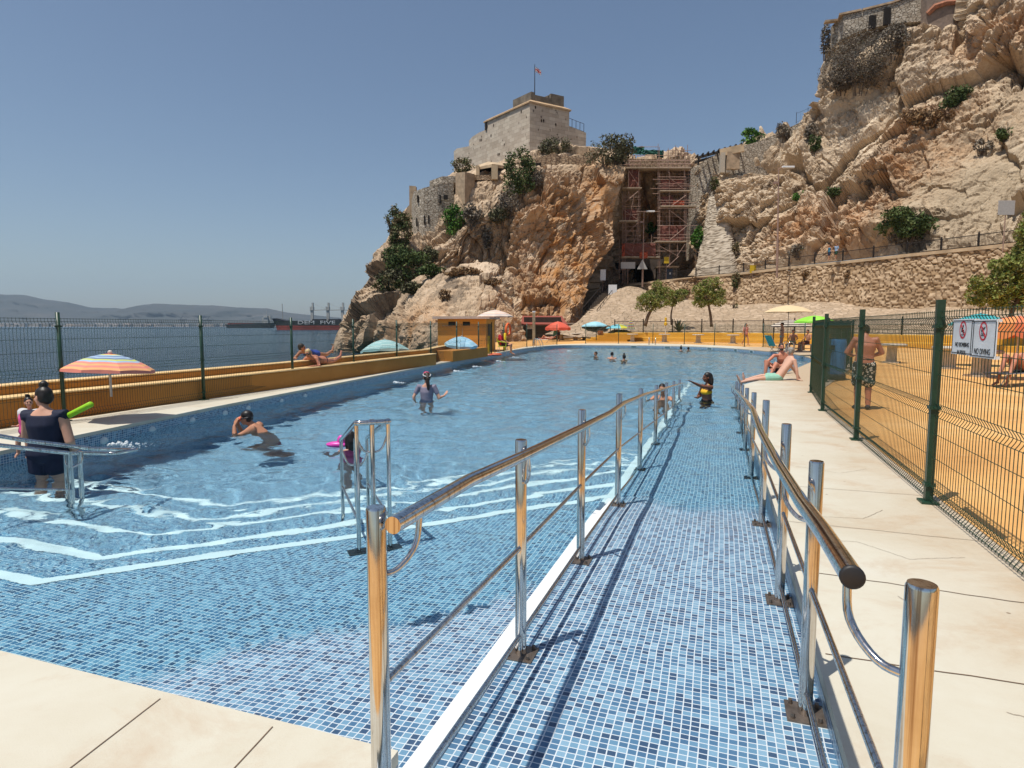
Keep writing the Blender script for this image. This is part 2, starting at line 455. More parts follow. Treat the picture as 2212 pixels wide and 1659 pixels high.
def ring_mesh(name, outer, inner, z, depth, mat, lip=None):
    """flat sheet between two loops with a lip round both"""
    bm = bmesh.new(); loops = []
    for L in (outer, inner):
        v = [bm.verts.new(ST(s, t, z)) for s, t in L]; loops.append(v)
        for i in range(len(v)): bm.edges.new((v[i], v[(i + 1) % len(v)]))
    bmesh.ops.triangle_fill(bm, use_beauty=True, use_dissolve=False, edges=bm.edges[:])
    for f in bm.faces:
        f.normal_update()
        if f.normal.z < 0: f.normal_flip()
    if depth:
        for v in loops:
            w = [bm.verts.new(x.co - Vector((0, 0, depth))) for x in v]
            for i in range(len(v)):
                j = (i + 1) % len(v); bm.faces.new((v[i], v[j], w[j], w[i]))
    me = bpy.data.meshes.new(name); bm.to_mesh(me); bm.free()
    for m in (mat if isinstance(mat, list) else [mat]): me.materials.append(m)
    return put(name, me)

def smooth_loop(P, n=3):
    for _ in range(n):
        Q = []
        for i in range(len(P)):
            a, b = P[i], P[(i + 1) % len(P)]
            Q += [(a[0] * .75 + b[0] * .25, a[1] * .75 + b[1] * .25), (a[0] * .25 + b[0] * .75, a[1] * .25 + b[1] * .75)]
        P = Q
    return P
def smooth_open(P, n=2):
    for _ in range(n):
        Q = [P[0]]
        for a, b in zip(P[:-1], P[1:]):
            Q += [(a[0] * .75 + b[0] * .25, a[1] * .75 + b[1] * .25), (a[0] * .25 + b[0] * .75, a[1] * .25 + b[1] * .75)]
        P = Q + [P[-1]]
    return P

# smooth the curved far end and the right-hand bend
_c = smooth_open(LEFT[2:] + FAR + RIGHT[:-1], 2)
POOL[:] = LEFT[:2] + _c + [RIGHT[-1]] + [(.9, .46), (.9, -1.04), (1.8, -1.04)]
build_pool()

# fence base lines in (s, t)
LF = [to_st(G(px, py)) for px, py in [(140, 910), (441, 864), (633, 834), (765, 812), (858, 797), (931, 785), (987, 776), (1034, 769), (1062, 764)]]
LF = [(3.75, -9.62), (.7, -9.5)][::-1] + LF
LF2 = [to_st(G(px, py)) for px, py in [(1088, 759), (1138, 749), (1203, 744)]]
FF = [to_st(G(px, py)) for px, py in [(1265, 742), (1336, 742), (1410, 742), (1478, 743.6), (1543, 745.8), (1608, 749), (1648, 749.5), (1670, 752), (1737, 757)]]
RF = [(-.2, 1.74), (2.9, 1.74), (5.98, 1.72), (9.05, 1.74), (12.04, 1.76), (15.28, 1.98)]
RF2 = [(18.4, 2.75), (21.5, 3.55), (24.6, 4.3), (27.8, 4.95), (31.0, 5.35), (34.2, 5.5)]
# cream coping round the pool, out to the fences
OUT = [(.5, -9.9), (LF[2][0], LF[2][1] - .12)] + [(s, t - .12) for s, t in LF[3:]] + [(s + .1, t - .1) for s, t in LF2] + [(s + .1, t) for s, t in FF[:-1]] + \
      [(FF[-1][0] + .1, FF[-1][1] + .2)] + [(s, t + .15) for s, t in RF2[::-1]] + [(s, t + .13) for s, t in RF[:0:-1]] + [(.5, 1.87)]
deck = ring_mesh('pool_deck', OUT, POOL, 0.0, .06, M_DECK); tag(deck, kind='structure')
# cracks / joints between the cream slabs, a hair proud of them, part of the deck
jb = MB()
def joint(a, b, w=.006):
    n = 14; pts = []
    for i in range(n + 1):
        f = i / n; pts.append((a[0] + (b[0] - a[0]) * f + random.uniform(-.006, .006), a[1] + (b[1] - a[1]) * f))
    for p, q in zip(pts[:-1], pts[1:]):
        d = Vector((q[0] - p[0], q[1] - p[1])).normalized(); n_ = Vector((-d.y, d.x)) * w / 2
        jb.add([ST(p[0] + n_.x, p[1] + n_.y, .003), ST(p[0] - n_.x, p[1] - n_.y, .003), ST(q[0] - n_.x, q[1] - n_.y, .003), ST(q[0] + n_.x, q[1] + n_.y, .003)], [(0, 1, 2, 3)])
for i, s in enumerate((1.0, 1.95, 3.0, 4.02, 5.04, 6.2)): joint((s, .5), (s + .06 * (i % 3 - 1) - .05, 1.82), .007 if i < 4 else .005)
for t in (-1.55, -2.1, -3.12, -4.2, -5.2): joint((1.76, t), (.55, t + .14), .0045)
for pts in ([(2.2, 1.75), (2.45, 1.5), (2.7, 1.38), (2.75, 1.1)], [(3.3, 1.0), (3.55, 1.08), (3.8, .98)], [(4.6, 1.55), (4.45, 1.2), (4.7, .95), (4.66, .7)], [(5.6, 1.3), (5.3, 1.1), (5.25, .8)], [(7.2, 1.5), (6.9, 1.2), (7.1, .8)], [(1.2, .9), (1.5, 1.15), (1.6, 1.5)]):
    for a, b in zip(pts[:-1], pts[1:]): joint(a, b, .0028)
jb.build('deck_joints', mat_joint()); tag(bpy.data.objects['deck_joints'], kind='structure')

# ochre painted ground, everywhere else, with the pool cut out of it
GB = [(-40, -11.0), (3, -10.75), (9.8, -11.0), (16, -11.6), (22.4, -12.6), (33, -14.5), (40, -17), (52, -22), (75, -24), (90, 0), (80, 30), (60, 48), (-40, 48)]
ground = ring_mesh('ground', GB, [(s, t) for s, t in POOL], -.02, 0, M_ORANGE); tag(ground, kind='structure')

# ================================================================ water: a real rippled surface that bends the light
def pool_water():
    ss = np.concatenate([np.arange(.92, 9, .055), np.arange(9, 20, .1), np.arange(20, 50.2, .2)]); tt = np.arange(-13.6, 5.2, .075)
    S, T = np.meshgrid(ss, tt, indexing='ij'); s = S.ravel(); t = T.ravel()
    p = np.stack([s, t, np.zeros(s.size)], 1)
    wob = np.stack([vnoise(p * .7, 40), vnoise(p * .7 + 9, 41), 0 * s], 1) * .8
    q = p + wob
    h = .013 * vnoise(q * np.array([1.5, 1.0, 1]), 1) + .012 * (1 - 2 * np.abs(vnoise(q * np.array([2.9, 2.1, 1]) + 5, 2))) + .0085 * (1 - 2 * np.abs(vnoise(q * np.array([6.1, 4.6, 1]) + 9, 3))) \
        + .0022 * vnoise(q * 12 + 2, 4)
    calm = np.clip((s - t - 3.6) / 5.5, .16, 1) * np.where(t > RAMP_OUT, np.clip((s - 5.2) / 6.0, .14, 1), 1)
    h = h * calm * 1.45
    x = s * SA + t * CA; y = s * CA - t * SA
    v = np.stack([x, y, WATER_Z + h], 1); n, m = S.shape; idx = np.arange(n * m).reshape(n, m)
    a = idx[:-1, :-1].ravel(); b = idx[1:, :-1].ravel(); c = idx[1:, 1:].ravel(); d = idx[:-1, 1:].ravel()
    cs = (s[a] + s[c]) / 2; ct = (t[a] + t[c]) / 2
    # inside the pool outline (a little into the walls) and only where there is depth for it
    PX = np.array(POOL); inside = np.zeros(len(cs), bool); j = len(PX) - 1
    for i in range(len(PX)):
        cond = ((PX[i, 1] > ct) != (PX[j, 1] > ct)) & (cs < (PX[j, 0] - PX[i, 0]) * (ct - PX[i, 1]) / (PX[j, 1] - PX[i, 1] + 1e-12) + PX[i, 0])
        inside ^= cond; j = i
    dist = np.full(len(cs), 9.0)
    for i in range(len(PX)):
        A = PX[i]; B = PX[(i + 1) % len(PX)]; ab = B - A; L2 = (ab ** 2).sum() + 1e-9
        f = np.clip(((cs - A[0]) * ab[0] + (ct - A[1]) * ab[1]) / L2, 0, 1)
        dist = np.minimum(dist, np.hypot(cs - A[0] - f * ab[0], ct - A[1] - f * ab[1]))
    ok = inside | (dist < .12)
    on_ramp = (ct > RAMP_OUT - .06)
    ok &= ~(on_ramp & (cs < 5.95 + .12 * np.sin(ct * 7)))
    ok &= ~(~on_ramp & (cs - ct < 4.75 + .12 * np.sin(ct * 5)))
    F4 = np.stack([a, d, c, b], 1)[ok]
    used = np.unique(F4); mp = np.full(len(v), -1); mp[used] = np.arange(len(used))
    o = mesh_np('pool_water', v[used], mp[F4], M_WATER, smooth=True); tag(o, kind='structure'); o.cycles.is_caustics_caster = True
    return o
pool_water()
# ================================================================ stainless steel rails
def mat_steel():
    k = NT('polished stainless'); v = k.coord(scale=(60, 60, 2))
    n = k.noise(v, 2.0, 5, .7); n2 = k.noise(k.coord(), 9, 5, .6)
    r = k.math('ADD', k.math('MULTIPLY', n.outputs['Fac'], .10), .04)
    c = k.ramp(n2.outputs['Fac'], [(.3, (.60, .57, .53)), (.7, (.72, .71, .70))])
    sv = k.noise(k.coord(scale=(75, 75, .8)), 1.0, 4, .7)
    c = k.mix(k.ramp(sv.outputs['Fac'], [(.50, (0, 0, 0)), (.66, (.75, .75, .75))]), c, (.22, .13, .07))  # dark brown streaks in the colour stand in for streaked reflections
    rust = k.ramp(n2.outputs['Fac'], [(.66, (0, 0, 0)), (.8, (.35, .35, .35))])
    c = k.mix(rust, c, (.36, .22, .12))
    k.bsdf(c, r, 1.0, k.bump(n.outputs['Fac'], .04, .002)); return k.m
M_STEEL = mat_steel()
M_PLATE = simple('dull base plate', (.20, .16, .13), .45, .7, .35, 20)
M_BLACKCAP = simple('black rubber cap', (.02, .02, .022), .5)

def spline(pts, n=6):
    """Catmull-Rom through points"""
    P = [Vector(p) for p in pts]; P = [P[0] * 2 - P[1]] + P + [P[-1] * 2 - P[-2]]; out = []
    for i in range(1, len(P) - 2):
        for k in range(n):
            t = k / n; a, b, c, d = P[i - 1:i + 3]
            out.append(.5 * ((2 * b) + (c - a) * t + (2 * a - 5 * b + 4 * c - d) * t * t + (3 * b - a - 3 * c + d) * t ** 3))
    out.append(P[-2]); return out

def smooth_tube(name, pts, r, mat, parent, n=14):
    mb = MB(); mb.tube(pts, r, n); return mb.build(name, mat, parent, smooth=True)

def ramp_railing(ss, tpost, trail, rail_pts, label, cap_black, bracket_side):
    root = empty('ramp_railing', ST(ss[0], tpost, 0), label=label, cat='railing')
    inv = -Vector(ST(ss[0], tpost, 0))
    L = lambda s, t, z: ST(s, t, z) + inv
    PR = .0285
    for s in ss:
        z0 = ramp_z(s); hb = MB()
        hb.smooth = True; hb.tube([L(s, tpost, z0 + .008), L(s, tpost, z0 + 1.083), L(s, tpost, z0 + 1.09)], [PR, PR, PR - .003], 18)
        p = hb.build('post', M_STEEL, root); p.data.set_sharp_from_angle(angle=R(40))
        pb = MB(); pb.box(L(s, tpost, z0 + .004), (.15, .15, .008), -AX)
        for dx in (-.052, .052):
            for dy in (-.052, .052): pb.cyl(L(s + dx, tpost + dy, z0 + .008), .009, .02, 8)
        pb.build('base_plate', M_PLATE, p)
    hand = [L(s, trail, z) for s, z in rail_pts]
    smooth_tube('handrail', hand, .0245, M_STEEL, root, 18)
    if cap_black:
        mb = MB(); d = (hand[0] - hand[1]).normalized(); mb.smooth = True
        mb.tube([hand[0] - d * .002, hand[0] + d * .004, hand[0] + d * .007], [.0255, .0255, .02], 20); mb.build('end_cap', M_BLACKCAP, root)
    # curved brackets from the posts under the rail
    for i, s in enumerate(ss):
        def railz(x):
            for (a, za), (b, zb) in zip(rail_pts[:-1], rail_pts[1:]):
                if a <= x <= b: return za + (zb - za) * (x - a) / (b - a)
            return rail_pts[0][1] if x < rail_pts[0][0] else rail_pts[-1][1]
        ds = .13 if i == 0 else -.11 * bracket_side
        s2 = s + ds; zr = railz(s2)
        pts = spline([L(s, tpost, zr - .16), L(s + ds * .35, tpost + (trail - tpost) * .55, zr - .155), L(s + ds * .8, trail - (trail - tpost) * .04, zr - .10), L(s2, trail, zr - .01)], 5)
        smooth_tube('bracket', pts, .0095, M_STEEL, root, 10)
    for i in range(len(ss) - 1):
        a, b = ss[i], ss[i + 1]
        for dz in (.555, .105):
            smooth_tube('cross_bar', [L(a + .02, tpost, ramp_z(a) + dz), L(b - .02, tpost, ramp_z(b) + dz)], .0115, M_STEEL, root, 10)
    return root
ramp_railing([1.46, 2.78, 4.16, 5.83, 7.54, 9.45, 11.33, 13.2, 15.1], -.90, -.83,
             [(1.43, .96), (1.95, .955), (2.6, .915), (3.74, .855), (4.85, .80), (5.6, .79), (7.19, .70), (10.47, .47), (15.3, .12)],
             'polished steel railing along the white kerb of the pool ramp', False, 1)
ramp_railing([1.34, 2.71, 3.90, 5.59, 7.52, 9.40, 11.2, 13.1, 15.0], .385, .28,
             [(1.42, .97), (1.8, .945), (2.25, .90), (3.07, .845), (4.41, .785), (5.5, .79), (6.93, .70), (11.6, .36), (15.6, .06)],
             'polished steel railing with black end cap beside the cream deck', True, -1)

def tubes(root, origin, items):
    for name, pts, r in items:
        smooth_tube(name, [Vector(p) - origin for p in pts], r, M_STEEL, root, 14)

def stair_handrail():
    # free-standing double handrail on the entry steps, runs down the steps (direction +s,-t)
    A = to_st(refr(776, 1192, -.27)); d = Vector((1, -.84)).normalized(); n = Vector((.84, 1)).normalized()
    o = ST(A[0], A[1], 0); root = empty('step_handrail', o, label='free standing double steel handrail in the middle of the entry steps', cat='handrail')
    wdt = .24; L = 1.2; zt = .76; drop = .33
    P = lambda a, b, z: ST(A[0] + d.x * a + n.x * b, A[1] + d.y * a + n.y * b, z)
    r = .0165
    items = []
    for b in (0, wdt):
        items.append(('post', [P(0, b, -.27), P(0, b, zt)], r))
        items.append(('post', [P(L, b, -.8), P(L, b, zt - drop)], r))
        items.append(('lower_bar', [P(.05, b, .0), P(L, b, zt - drop - .45)], .011))
    c = .04
    items.append(('handrail', [P(L, 0, zt - drop), P(.05, 0, zt), P(-.02, 0, zt + .012), P(-.035, .03, zt + .012), P(-.035, wdt - .03, zt + .012), P(-.02, wdt, zt + .012), P(.05, wdt, zt), P(L, wdt, zt - drop)], r + .003))
    items.append(('centre_post', [P(.02, wdt / 2, -.27), P(.02, wdt / 2, zt + .03)], r + .003))
    items.append(('centre_post', [P(L - .1, wdt / 2, -.8), P(L - .1, wdt / 2, zt - drop + .02)], r + .003))
    for a, dz in ((.03, 0), (L - .1, -drop)):
        items.append(('bracket', spline([P(a, .0, zt + dz - .1), P(a, .05, zt + dz - .21), P(a, wdt / 2, zt + dz - .23), P(a, wdt - .05, zt + dz - .21), P(a, wdt, zt + dz - .1)], 5), .009))
    tubes(root, o, items)
    mb = MB()
    for b in (0, wdt): mb.box(P(0, b, -.262) - o, (.17, .11, .01), R(25))
    mb.build('base_plate', M_PLATE, root)
stair_handrail()

def left_handrail():
    o = W(155, 1060, 6.2); o.z = 0; root = empty('step_handrail', o, label='low steel handrail running down the steps beside the woman in navy', cat='handrail')
    a = W(-160, 936, 5.35); b = W(0, 962, 5.75); c = W(150, 979, 6.2); d = W(236, 979, 6.75)
    off = Vector((.10, .22, 0))
    its = [('handrail', [a, b, c, d], .021), ('handrail', [a + off, b + off, c + off, d + off], .021), ('end_loop', spline([d, d + Vector((.06, .03, -.005)), d + off + Vector((.06, 0, -.005)), d + off], 4), .019)]
    for px, dy in ((141, .16), (150, 0), (171, .12)):
        q = W(px, 975, 6.2 + dy); its.append(('post', [Vector((q.x, q.y, -.75)), q], .023))
    q = W(150, 975, 6.2); its.append(('lower_bar', [W(-160, 1052, 5.5), W(148, 1058, 6.2)], .012))
    its.append(('bracket', spline([q + Vector((-.05, 0, -.01)), q + Vector((-.05, 0, -.12)), q + Vector((0, 0, -.17))], 4), .009))
    its.append(('bracket', spline([q + Vector((.10, .05, -.01)), q + Vector((.09, .04, -.12)), q + Vector((.02, 0, -.17))], 4), .009))
    tubes(root, o, its)
left_handrail()

def ladder(s, t, ang, label, w=.5, hgt=.62):
    """pool ladder: two hooped rails and treads; ang = direction of the water"""
    o = ST(s, t, 0); root = empty('pool_ladder', o, 0, label, 'ladder', 'steel pool ladders'); root.rotation_euler = (0, 0, ang)
    for b in (-w / 2, w / 2):
        pts = spline([(-.42, b, -.02), (-.42, b, hgt * .72), (-.27, b, hgt), (-.1, b, hgt * .93), (.08, b, hgt * .4), (.1, b, -.1), (.1, b, -1.1)], 5)
        smooth_tube('rail', pts, .021, M_STEEL, root, 10)
    for z in (.0, -.3, -.6):
        mb = MB(); mb.box((.1, 0, z - .1), (.08, w, .025)); mb.build('tread', M_STEEL, root)
q = to_st(G(1160, 750)); ladder(q[0], q[1] + .25, R(20), 'hooped steel ladder on the coping at the near left bend of the far end')
q = to_st(G(1408, 745.5)); ladder(q[0] + .1, q[1], R(-110), 'steel ladder at the middle of the far pool edge')
q = to_st(G(1690, 763)); ladder(q[0], q[1] + .1, R(190), 'hooped steel ladder behind the bearded man sitting on the edge')
# ================================================================ green mesh fences
M_GREEN = simple('dark green powder coat', (.012, .045, .026), .42, 0, .25, 12, spec=.5)
M_IRON = simple('black painted iron', (.022, .018, .016), .5, 0, .3, 10)
PANEL_L = 2.94; PANEL_H = 1.63
def panel_mesh(wire=.0031, step=.05):
    mb = MB(); prof = [(0, .04)]
    z = .04
    bends = (.10, .80, 1.52)
    zs = []
    for b in bends:
        zs += [(0, b - .055), (.022, b - .02), (.03, b), (.022, b + .02), (0, b + .055)]
    prof = [(0, .03)] + zs + [(0, PANEL_H)]
    n = int(PANEL_L / step)
    for i in range(n + 1):
        x = i * PANEL_L / n
        mb.tube([(x, y, z) for y, z in prof], wire, 3, caps=False)
    hz = [.045, .155, .40, .60, .745, .855, 1.10, 1.30, 1.465, 1.575, PANEL_H - .01]
    for z in hz: mb.tube([(0, .004, z), (PANEL_L, .004, z)], wire * 1.1, 3, caps=False)
    for b in bends: mb.tube([(0, .03, b), (PANEL_L, .03, b)], wire, 3, caps=False)
    me = bpy.data.meshes.new('mesh_panel'); me.from_pydata(mb.v, [], mb.f); me.materials.append(M_GREEN); return me
PANEL = panel_mesh()
def post_meshes(square):
    mb = MB()
    if square: mb.box((0, 0, .86), (.058, .058, 1.72))
    else: mb.smooth = True; mb.tube([(0, 0, 0), (0, 0, 1.72)], .03, 14)
    p = bpy.data.meshes.new('post'); p.from_pydata(mb.v, [], mb.f); p.materials.append(M_GREEN)
    if not square: p.polygons.foreach_set('use_smooth', [len(f.vertices) == 4 for f in p.polygons])
    c = MB()
    if square: c.box((0, 0, 0), (.082, .082, .028)); c.tube([(-.055, .0, 0), (.055, 0, 0)], .012, 8)
    else: c.tube([(0, 0, -.014), (0, 0, .014)], .041, 14); c.tube([(-.056, 0, 0), (.056, 0, 0)], .011, 8)
    cm = bpy.data.meshes.new('clamp'); cm.from_pydata(c.v, [], c.f); cm.materials.append(M_GREEN)
    b = MB(); b.box((0, 0, .009), (.15, .13, .018))
    bm_ = bpy.data.meshes.new('base_plate'); bm_.from_pydata(b.v, [], b.f); bm_.materials.append(M_GREEN)
    return p, cm, bm_
ROUND = post_meshes(False); SQUARE = post_meshes(True)
def mesh_fence(pts, label, square=False, bulge=1, skip=(), clamps=True, hs=1.0):
    o = ST(*pts[0]); root = empty('mesh_fence', o, label=label, cat='fence')
    pm, cm, bm_ = SQUARE if square else ROUND
    for i, p in enumerate(pts):
        q = ST(*p); nx = ST(*pts[min(i + 1, len(pts) - 1)]) - ST(*pts[max(i - 1, 0)]); a = math.atan2(nx.y, nx.x)
        po = put('post', pm, root); po.location = q - o; po.rotation_euler = (0, 0, a); po.scale = (1, 1, hs)
        if clamps:
            for z in (.16, .82, 1.5):
                c = put('clamp', cm, po); c.location = (0, 0, z)
        b = put('base_plate', bm_, po)
    for i in range(len(pts) - 1):
        if i in skip: continue
        a, b = ST(*pts[i]), ST(*pts[i + 1]); d = b - a
        q = put('mesh_panel', PANEL, root); q.location = a - o; q.rotation_euler = (0, 0, math.atan2(d.y, d.x)); q.scale = (d.length / PANEL_L, bulge, hs)
    return root
mesh_fence(LF, 'long green wire mesh fence between the pool and the sea wall', bulge=-1)
mesh_fence(LF2, 'short green wire mesh fence by the near left bend of the far end', bulge=-1)
mesh_fence(FF, 'green wire mesh fence along the far end of the pool', bulge=-1, clamps=False)
mesh_fence(RF, 'tall green wire mesh fence on the cream deck at the right', square=True, bulge=-1)
mesh_fence(RF2, 'green wire mesh fence round the bend behind the two sitting men', square=True, bulge=-1, clamps=False)

def gate():
    a = W(1782, 800, 20.2); b = W(1838, 800, 21.0); a.z = b.z = 0; d = b - a; L = d.length
    root = empty('gate', a, math.atan2(d.y, d.x), 'narrow green gate leaf standing open beside the blue bin', 'gate')
    mb = MB()
    for x in (0, L): mb.box((x, 0, .86), (.06, .05, 1.72))
    mb.box((L / 2, 0, 1.66), (L, .04, .05)); mb.box((L / 2, 0, .08), (L, .04, .05)); mb.build('frame', M_GREEN, root)
    mb = MB(); n = 34
    for i in range(n): mb.tube([(L * (i + .5) / n, 0, .1), (L * (i + .5) / n, 0, 1.64)], .0055, 4, caps=False)
    for z in (.4, .8, 1.2): mb.tube([(0, .01, z), (L, .01, z)], .006, 4, caps=False)
    mb.build('mesh_panel', M_GREEN, root)
    mb = MB(); mb.box((.05, -.04, 1.0), (.1, .05, .22)); mb.build('lock_box', M_IRON, root)
gate()

def iron_fence(pts, zs, label, h=1.22, bar=.11, thick=1.0):
    """black bar railing with finial posts; pts are world xy, zs the foot heights"""
    o = Vector((pts[0][0], pts[0][1], zs[0])); root = empty('iron_railing', o, label=label, cat='railing')
    for i, (p, z) in enumerate(zip(pts, zs)):
        mb = MB(); q = Vector((p[0], p[1], z)) - o
        mb.box(q + Vector((0, 0, h / 2)), (.09 * thick, .09 * thick, h + .06)); mb.ball(q + Vector((0, 0, h + .1)), .065 * thick, 8, 6); mb.ball(q + Vector((0, 0, .02)), .07 * thick, 8, 6)
        mb.build('post', M_IRON, root)
    for i in range(len(pts) - 1):
        a = Vector((*pts[i], zs[i])) - o; b = Vector((*pts[i + 1], zs[i + 1])) - o; L = (b - a).length; n = max(3, int(L / bar)); mb = MB()
        for z in (.12, h - .05): mb.obox(a + Vector((0, 0, z)), b + Vector((0, 0, z)), .04 * thick, .05 * thick)
        for k in range(1, n):
            q = a.lerp(b, k / n); mb.tube([q + Vector((0, 0, .12)), q + Vector((0, 0, h - .05))], .011 * thick, 4, caps=False)
        mb.build('bar_panel', M_IRON, root)
    return root
# on the far yellow steps and round to the right
# ================================================================ rock, walls, castle
def mat_rock(name, base, pale, ochre, dark, bscale=1.0):
    k = NT(name); v = k.coord()
    n = k.noise(v, .55 * bscale, 8, .68, .5); n2 = k.noise(v, 2.6 * bscale, 8, .72, .8); n3 = k.noise(v, 9 * bscale, 6, .7)
    at = k.n('ShaderNodeAttribute', attribute_name='tone'); ao = k.n('ShaderNodeAttribute', attribute_name='ochre'); ad = k.n('ShaderNodeAttribute', attribute_name='dull')
    f = k.math('ADD', k.math('MULTIPLY', n2.outputs['Fac'], .62), k.math('MULTIPLY', at.outputs['Fac'], .38))
    c = k.ramp(f, [(.26, dark), (.38, tuple(.55 * a + .45 * b for a, b in zip(dark, base))), (.48, base), (.60, tuple((a + b) / 2 for a, b in zip(base, pale))), (.72, pale)])
    fo = k.math('MULTIPLY', ao.outputs['Fac'], k.math('MULTIPLY_ADD', n.outputs['Fac'], 1.5), True)
    k.t.nodes[-1].inputs[2].default_value = -.05
    fo = k.math('MULTIPLY', ao.outputs['Fac'], k.ramp(n.outputs['Fac'], [(.34, (0, 0, 0)), (.58, (1, 1, 1))]), True)
    c = k.mix(fo, c, k.mix(k.math('MULTIPLY', n3.outputs['Fac'], .8), ochre, tuple(x * .55 for x in ochre)))
    c = k.mix(k.math('MULTIPLY', k.ramp(n3.outputs['Fac'], [(.58, (0, 0, 0)), (.72, (1, 1, 1))]), .5), c, dark)
    c = k.mix(k.math('MULTIPLY', ad.outputs['Fac'], .75), c, k.mix(n2.outputs['Fac'], (.30, .235, .16), (.44, .35, .24)))
    vo = k.n('ShaderNodeTexVoronoi', feature='F1'); vo.inputs['Scale'].default_value = 1.9; k.l(v, vo.inputs['Vector'])
    h = k.math('ADD', k.math('ADD', k.math('MULTIPLY', n2.outputs['Fac'], .6), k.math('MULTIPLY', n3.outputs['Fac'], .5)), k.math('MULTIPLY', vo.outputs['Distance'], -.5))
    k.bsdf(c, .93, normal=k.bump(h, .6, .22), spec=.12); return k.m
M_ROCK = mat_rock('limestone cliff', (.50, .38, .26), (.68, .555, .41), (.54, .25, .09), (.19, .145, .11))
M_ROCK2 = mat_rock('limestone headland', (.45, .33, .22), (.63, .49, .355), (.52, .25, .09), (.16, .125, .095))

def mat_masonry(name, c0, c1, mort, size=1.0, attr=True):
    """rubble stones: stone id and joint come from the carved mesh (attr) or from a voronoi of the same scale"""
    k = NT(name); v = k.coord()
    n2 = k.noise(v, 5, 6, .7); n3 = k.noise(v, .4, 4, .6)
    if attr:
        a = k.n('ShaderNodeAttribute', attribute_name='tone'); b = k.n('ShaderNodeAttribute', attribute_name='ochre'); idf, joint = a.outputs['Fac'], b.outputs['Fac']
    else:
        vo = k.n('ShaderNodeTexVoronoi', feature='F1'); vo.inputs['Scale'].default_value = size
        sc = k.coord(scale=(1, 1, 1.5)); k.l(sc, vo.inputs['Vector'])
        ve = k.n('ShaderNodeTexVoronoi', feature='DISTANCE_TO_EDGE'); ve.inputs['Scale'].default_value = size; k.l(sc, ve.inputs['Vector'])
        sep = k.n('ShaderNodeSeparateColor'); k.l(vo.outputs['Color'], sep.inputs[0]); idf = sep.outputs[0]
        joint = k.ramp(ve.outputs['Distance'], [(.02, (0, 0, 0)), (.09, (1, 1, 1))])
    c = k.ramp(idf, [(0, c0), (.35, tuple(.65 * x + .35 * y for x, y in zip(c0, c1))), (.75, c1), (1, tuple(min(1, x * 1.18) for x in c1))])
    c = k.mix(k.math('MULTIPLY', n2.outputs['Fac'], .5), c, tuple((x + y) / 2 * .8 for x, y in zip(c0, c1)))
    c = k.mix(joint, mort, c)
    c = k.mix(k.ramp(n3.outputs['Fac'], [(.5, (0, 0, 0)), (.7, (.35, .35, .35))]), c, tuple(x * .6 for x in c0))
    h = k.math('ADD', k.math('MULTIPLY', n2.outputs['Fac'], .25), joint)
    k.bsdf(c, .9, normal=k.bump(h, .8 if not attr else .35, .15), spec=.15); return k.m
M_RUBBLE = mat_masonry('rubble retaining wall', (.36, .235, .13), (.56, .42, .28), (.20, .13, .075))
M_MASON = mat_masonry('grey rubble masonry', (.38, .315, .24), (.58, .505, .41), (.22, .175, .13), 2.2, False)
M_MASONW = mat_masonry('warm rubble masonry', (.33, .22, .14), (.52, .38, .25), (.17, .11, .07), 2.0, False)
M_SKIRT = mat_masonry('mortared slope', (.40, .29, .19), (.50, .38, .27), (.44, .33, .225), 1.3, False)
M_PLASTER = simple('sandy render', (.50, .37, .235), .9, 0, .25, .8, .3)
M_PLASTERD = simple('worn render', (.40, .29, .19), .9, 0, .35, 1.3, .4)

def mat_ashlar():
    k = NT('ashlar'); v = k.coord(kind='UV')
    br = k.n('ShaderNodeTexBrick'); k.l(v, br.inputs['Vector']); k.set(br, Scale=1.0, Mortar_Size=.02, Mortar_Smooth=.3, Brick_Width=1.35, Row_Height=.62)
    br.inputs['Color1'].default_value = (0, 0, 0, 1); br.inputs['Color2'].default_value = (1, 1, 1, 1)
    n = k.noise(v, .35, 6, .65); n2 = k.noise(v, 3, 6, .7)
    c = k.ramp(br.outputs['Color'], [(0, (.42, .35, .275)), (.5, (.52, .445, .355)), (1, (.60, .53, .43))])
    c = k.mix(k.math('MULTIPLY', br.outputs['Fac'], .55), c, (.17, .13, .10))
    c = k.mix(k.ramp(n.outputs['Fac'], [(.42, (0, 0, 0)), (.68, (.55, .55, .55))]), c, (.52, .44, .36))
    # weathered holes in groups
    vo = k.n('ShaderNodeTexVoronoi', feature='F1'); vo.inputs['Scale'].default_value = 1.15; k.l(k.coord(scale=(1, .55, 1), kind='UV'), vo.inputs['Vector'])
    gate = k.ramp(n.outputs['Fac'], [(.46, (0, 0, 0)), (.54, (1, 1, 1))])
    hole = k.math('MULTIPLY', k.ramp(vo.outputs['Distance'], [(.17, (1, 1, 1)), (.25, (0, 0, 0))]), gate, True)
    c = k.mix(hole, c, (.05, .035, .025))
    st = k.noise(k.coord(scale=(3, .35, 1), kind='UV'), 1.2, 5, .7)
    c = k.mix(k.ramp(st.outputs['Fac'], [(.58, (0, 0, 0)), (.75, (.5, .5, .5))]), c, (.24, .19, .15))
    k.bsdf(c, .9, normal=k.bump(k.math('SUBTRACT', n2.outputs['Fac'], br.outputs['Fac']), .5, .06), spec=.15); return k.m
M_ASHLAR = mat_ashlar()

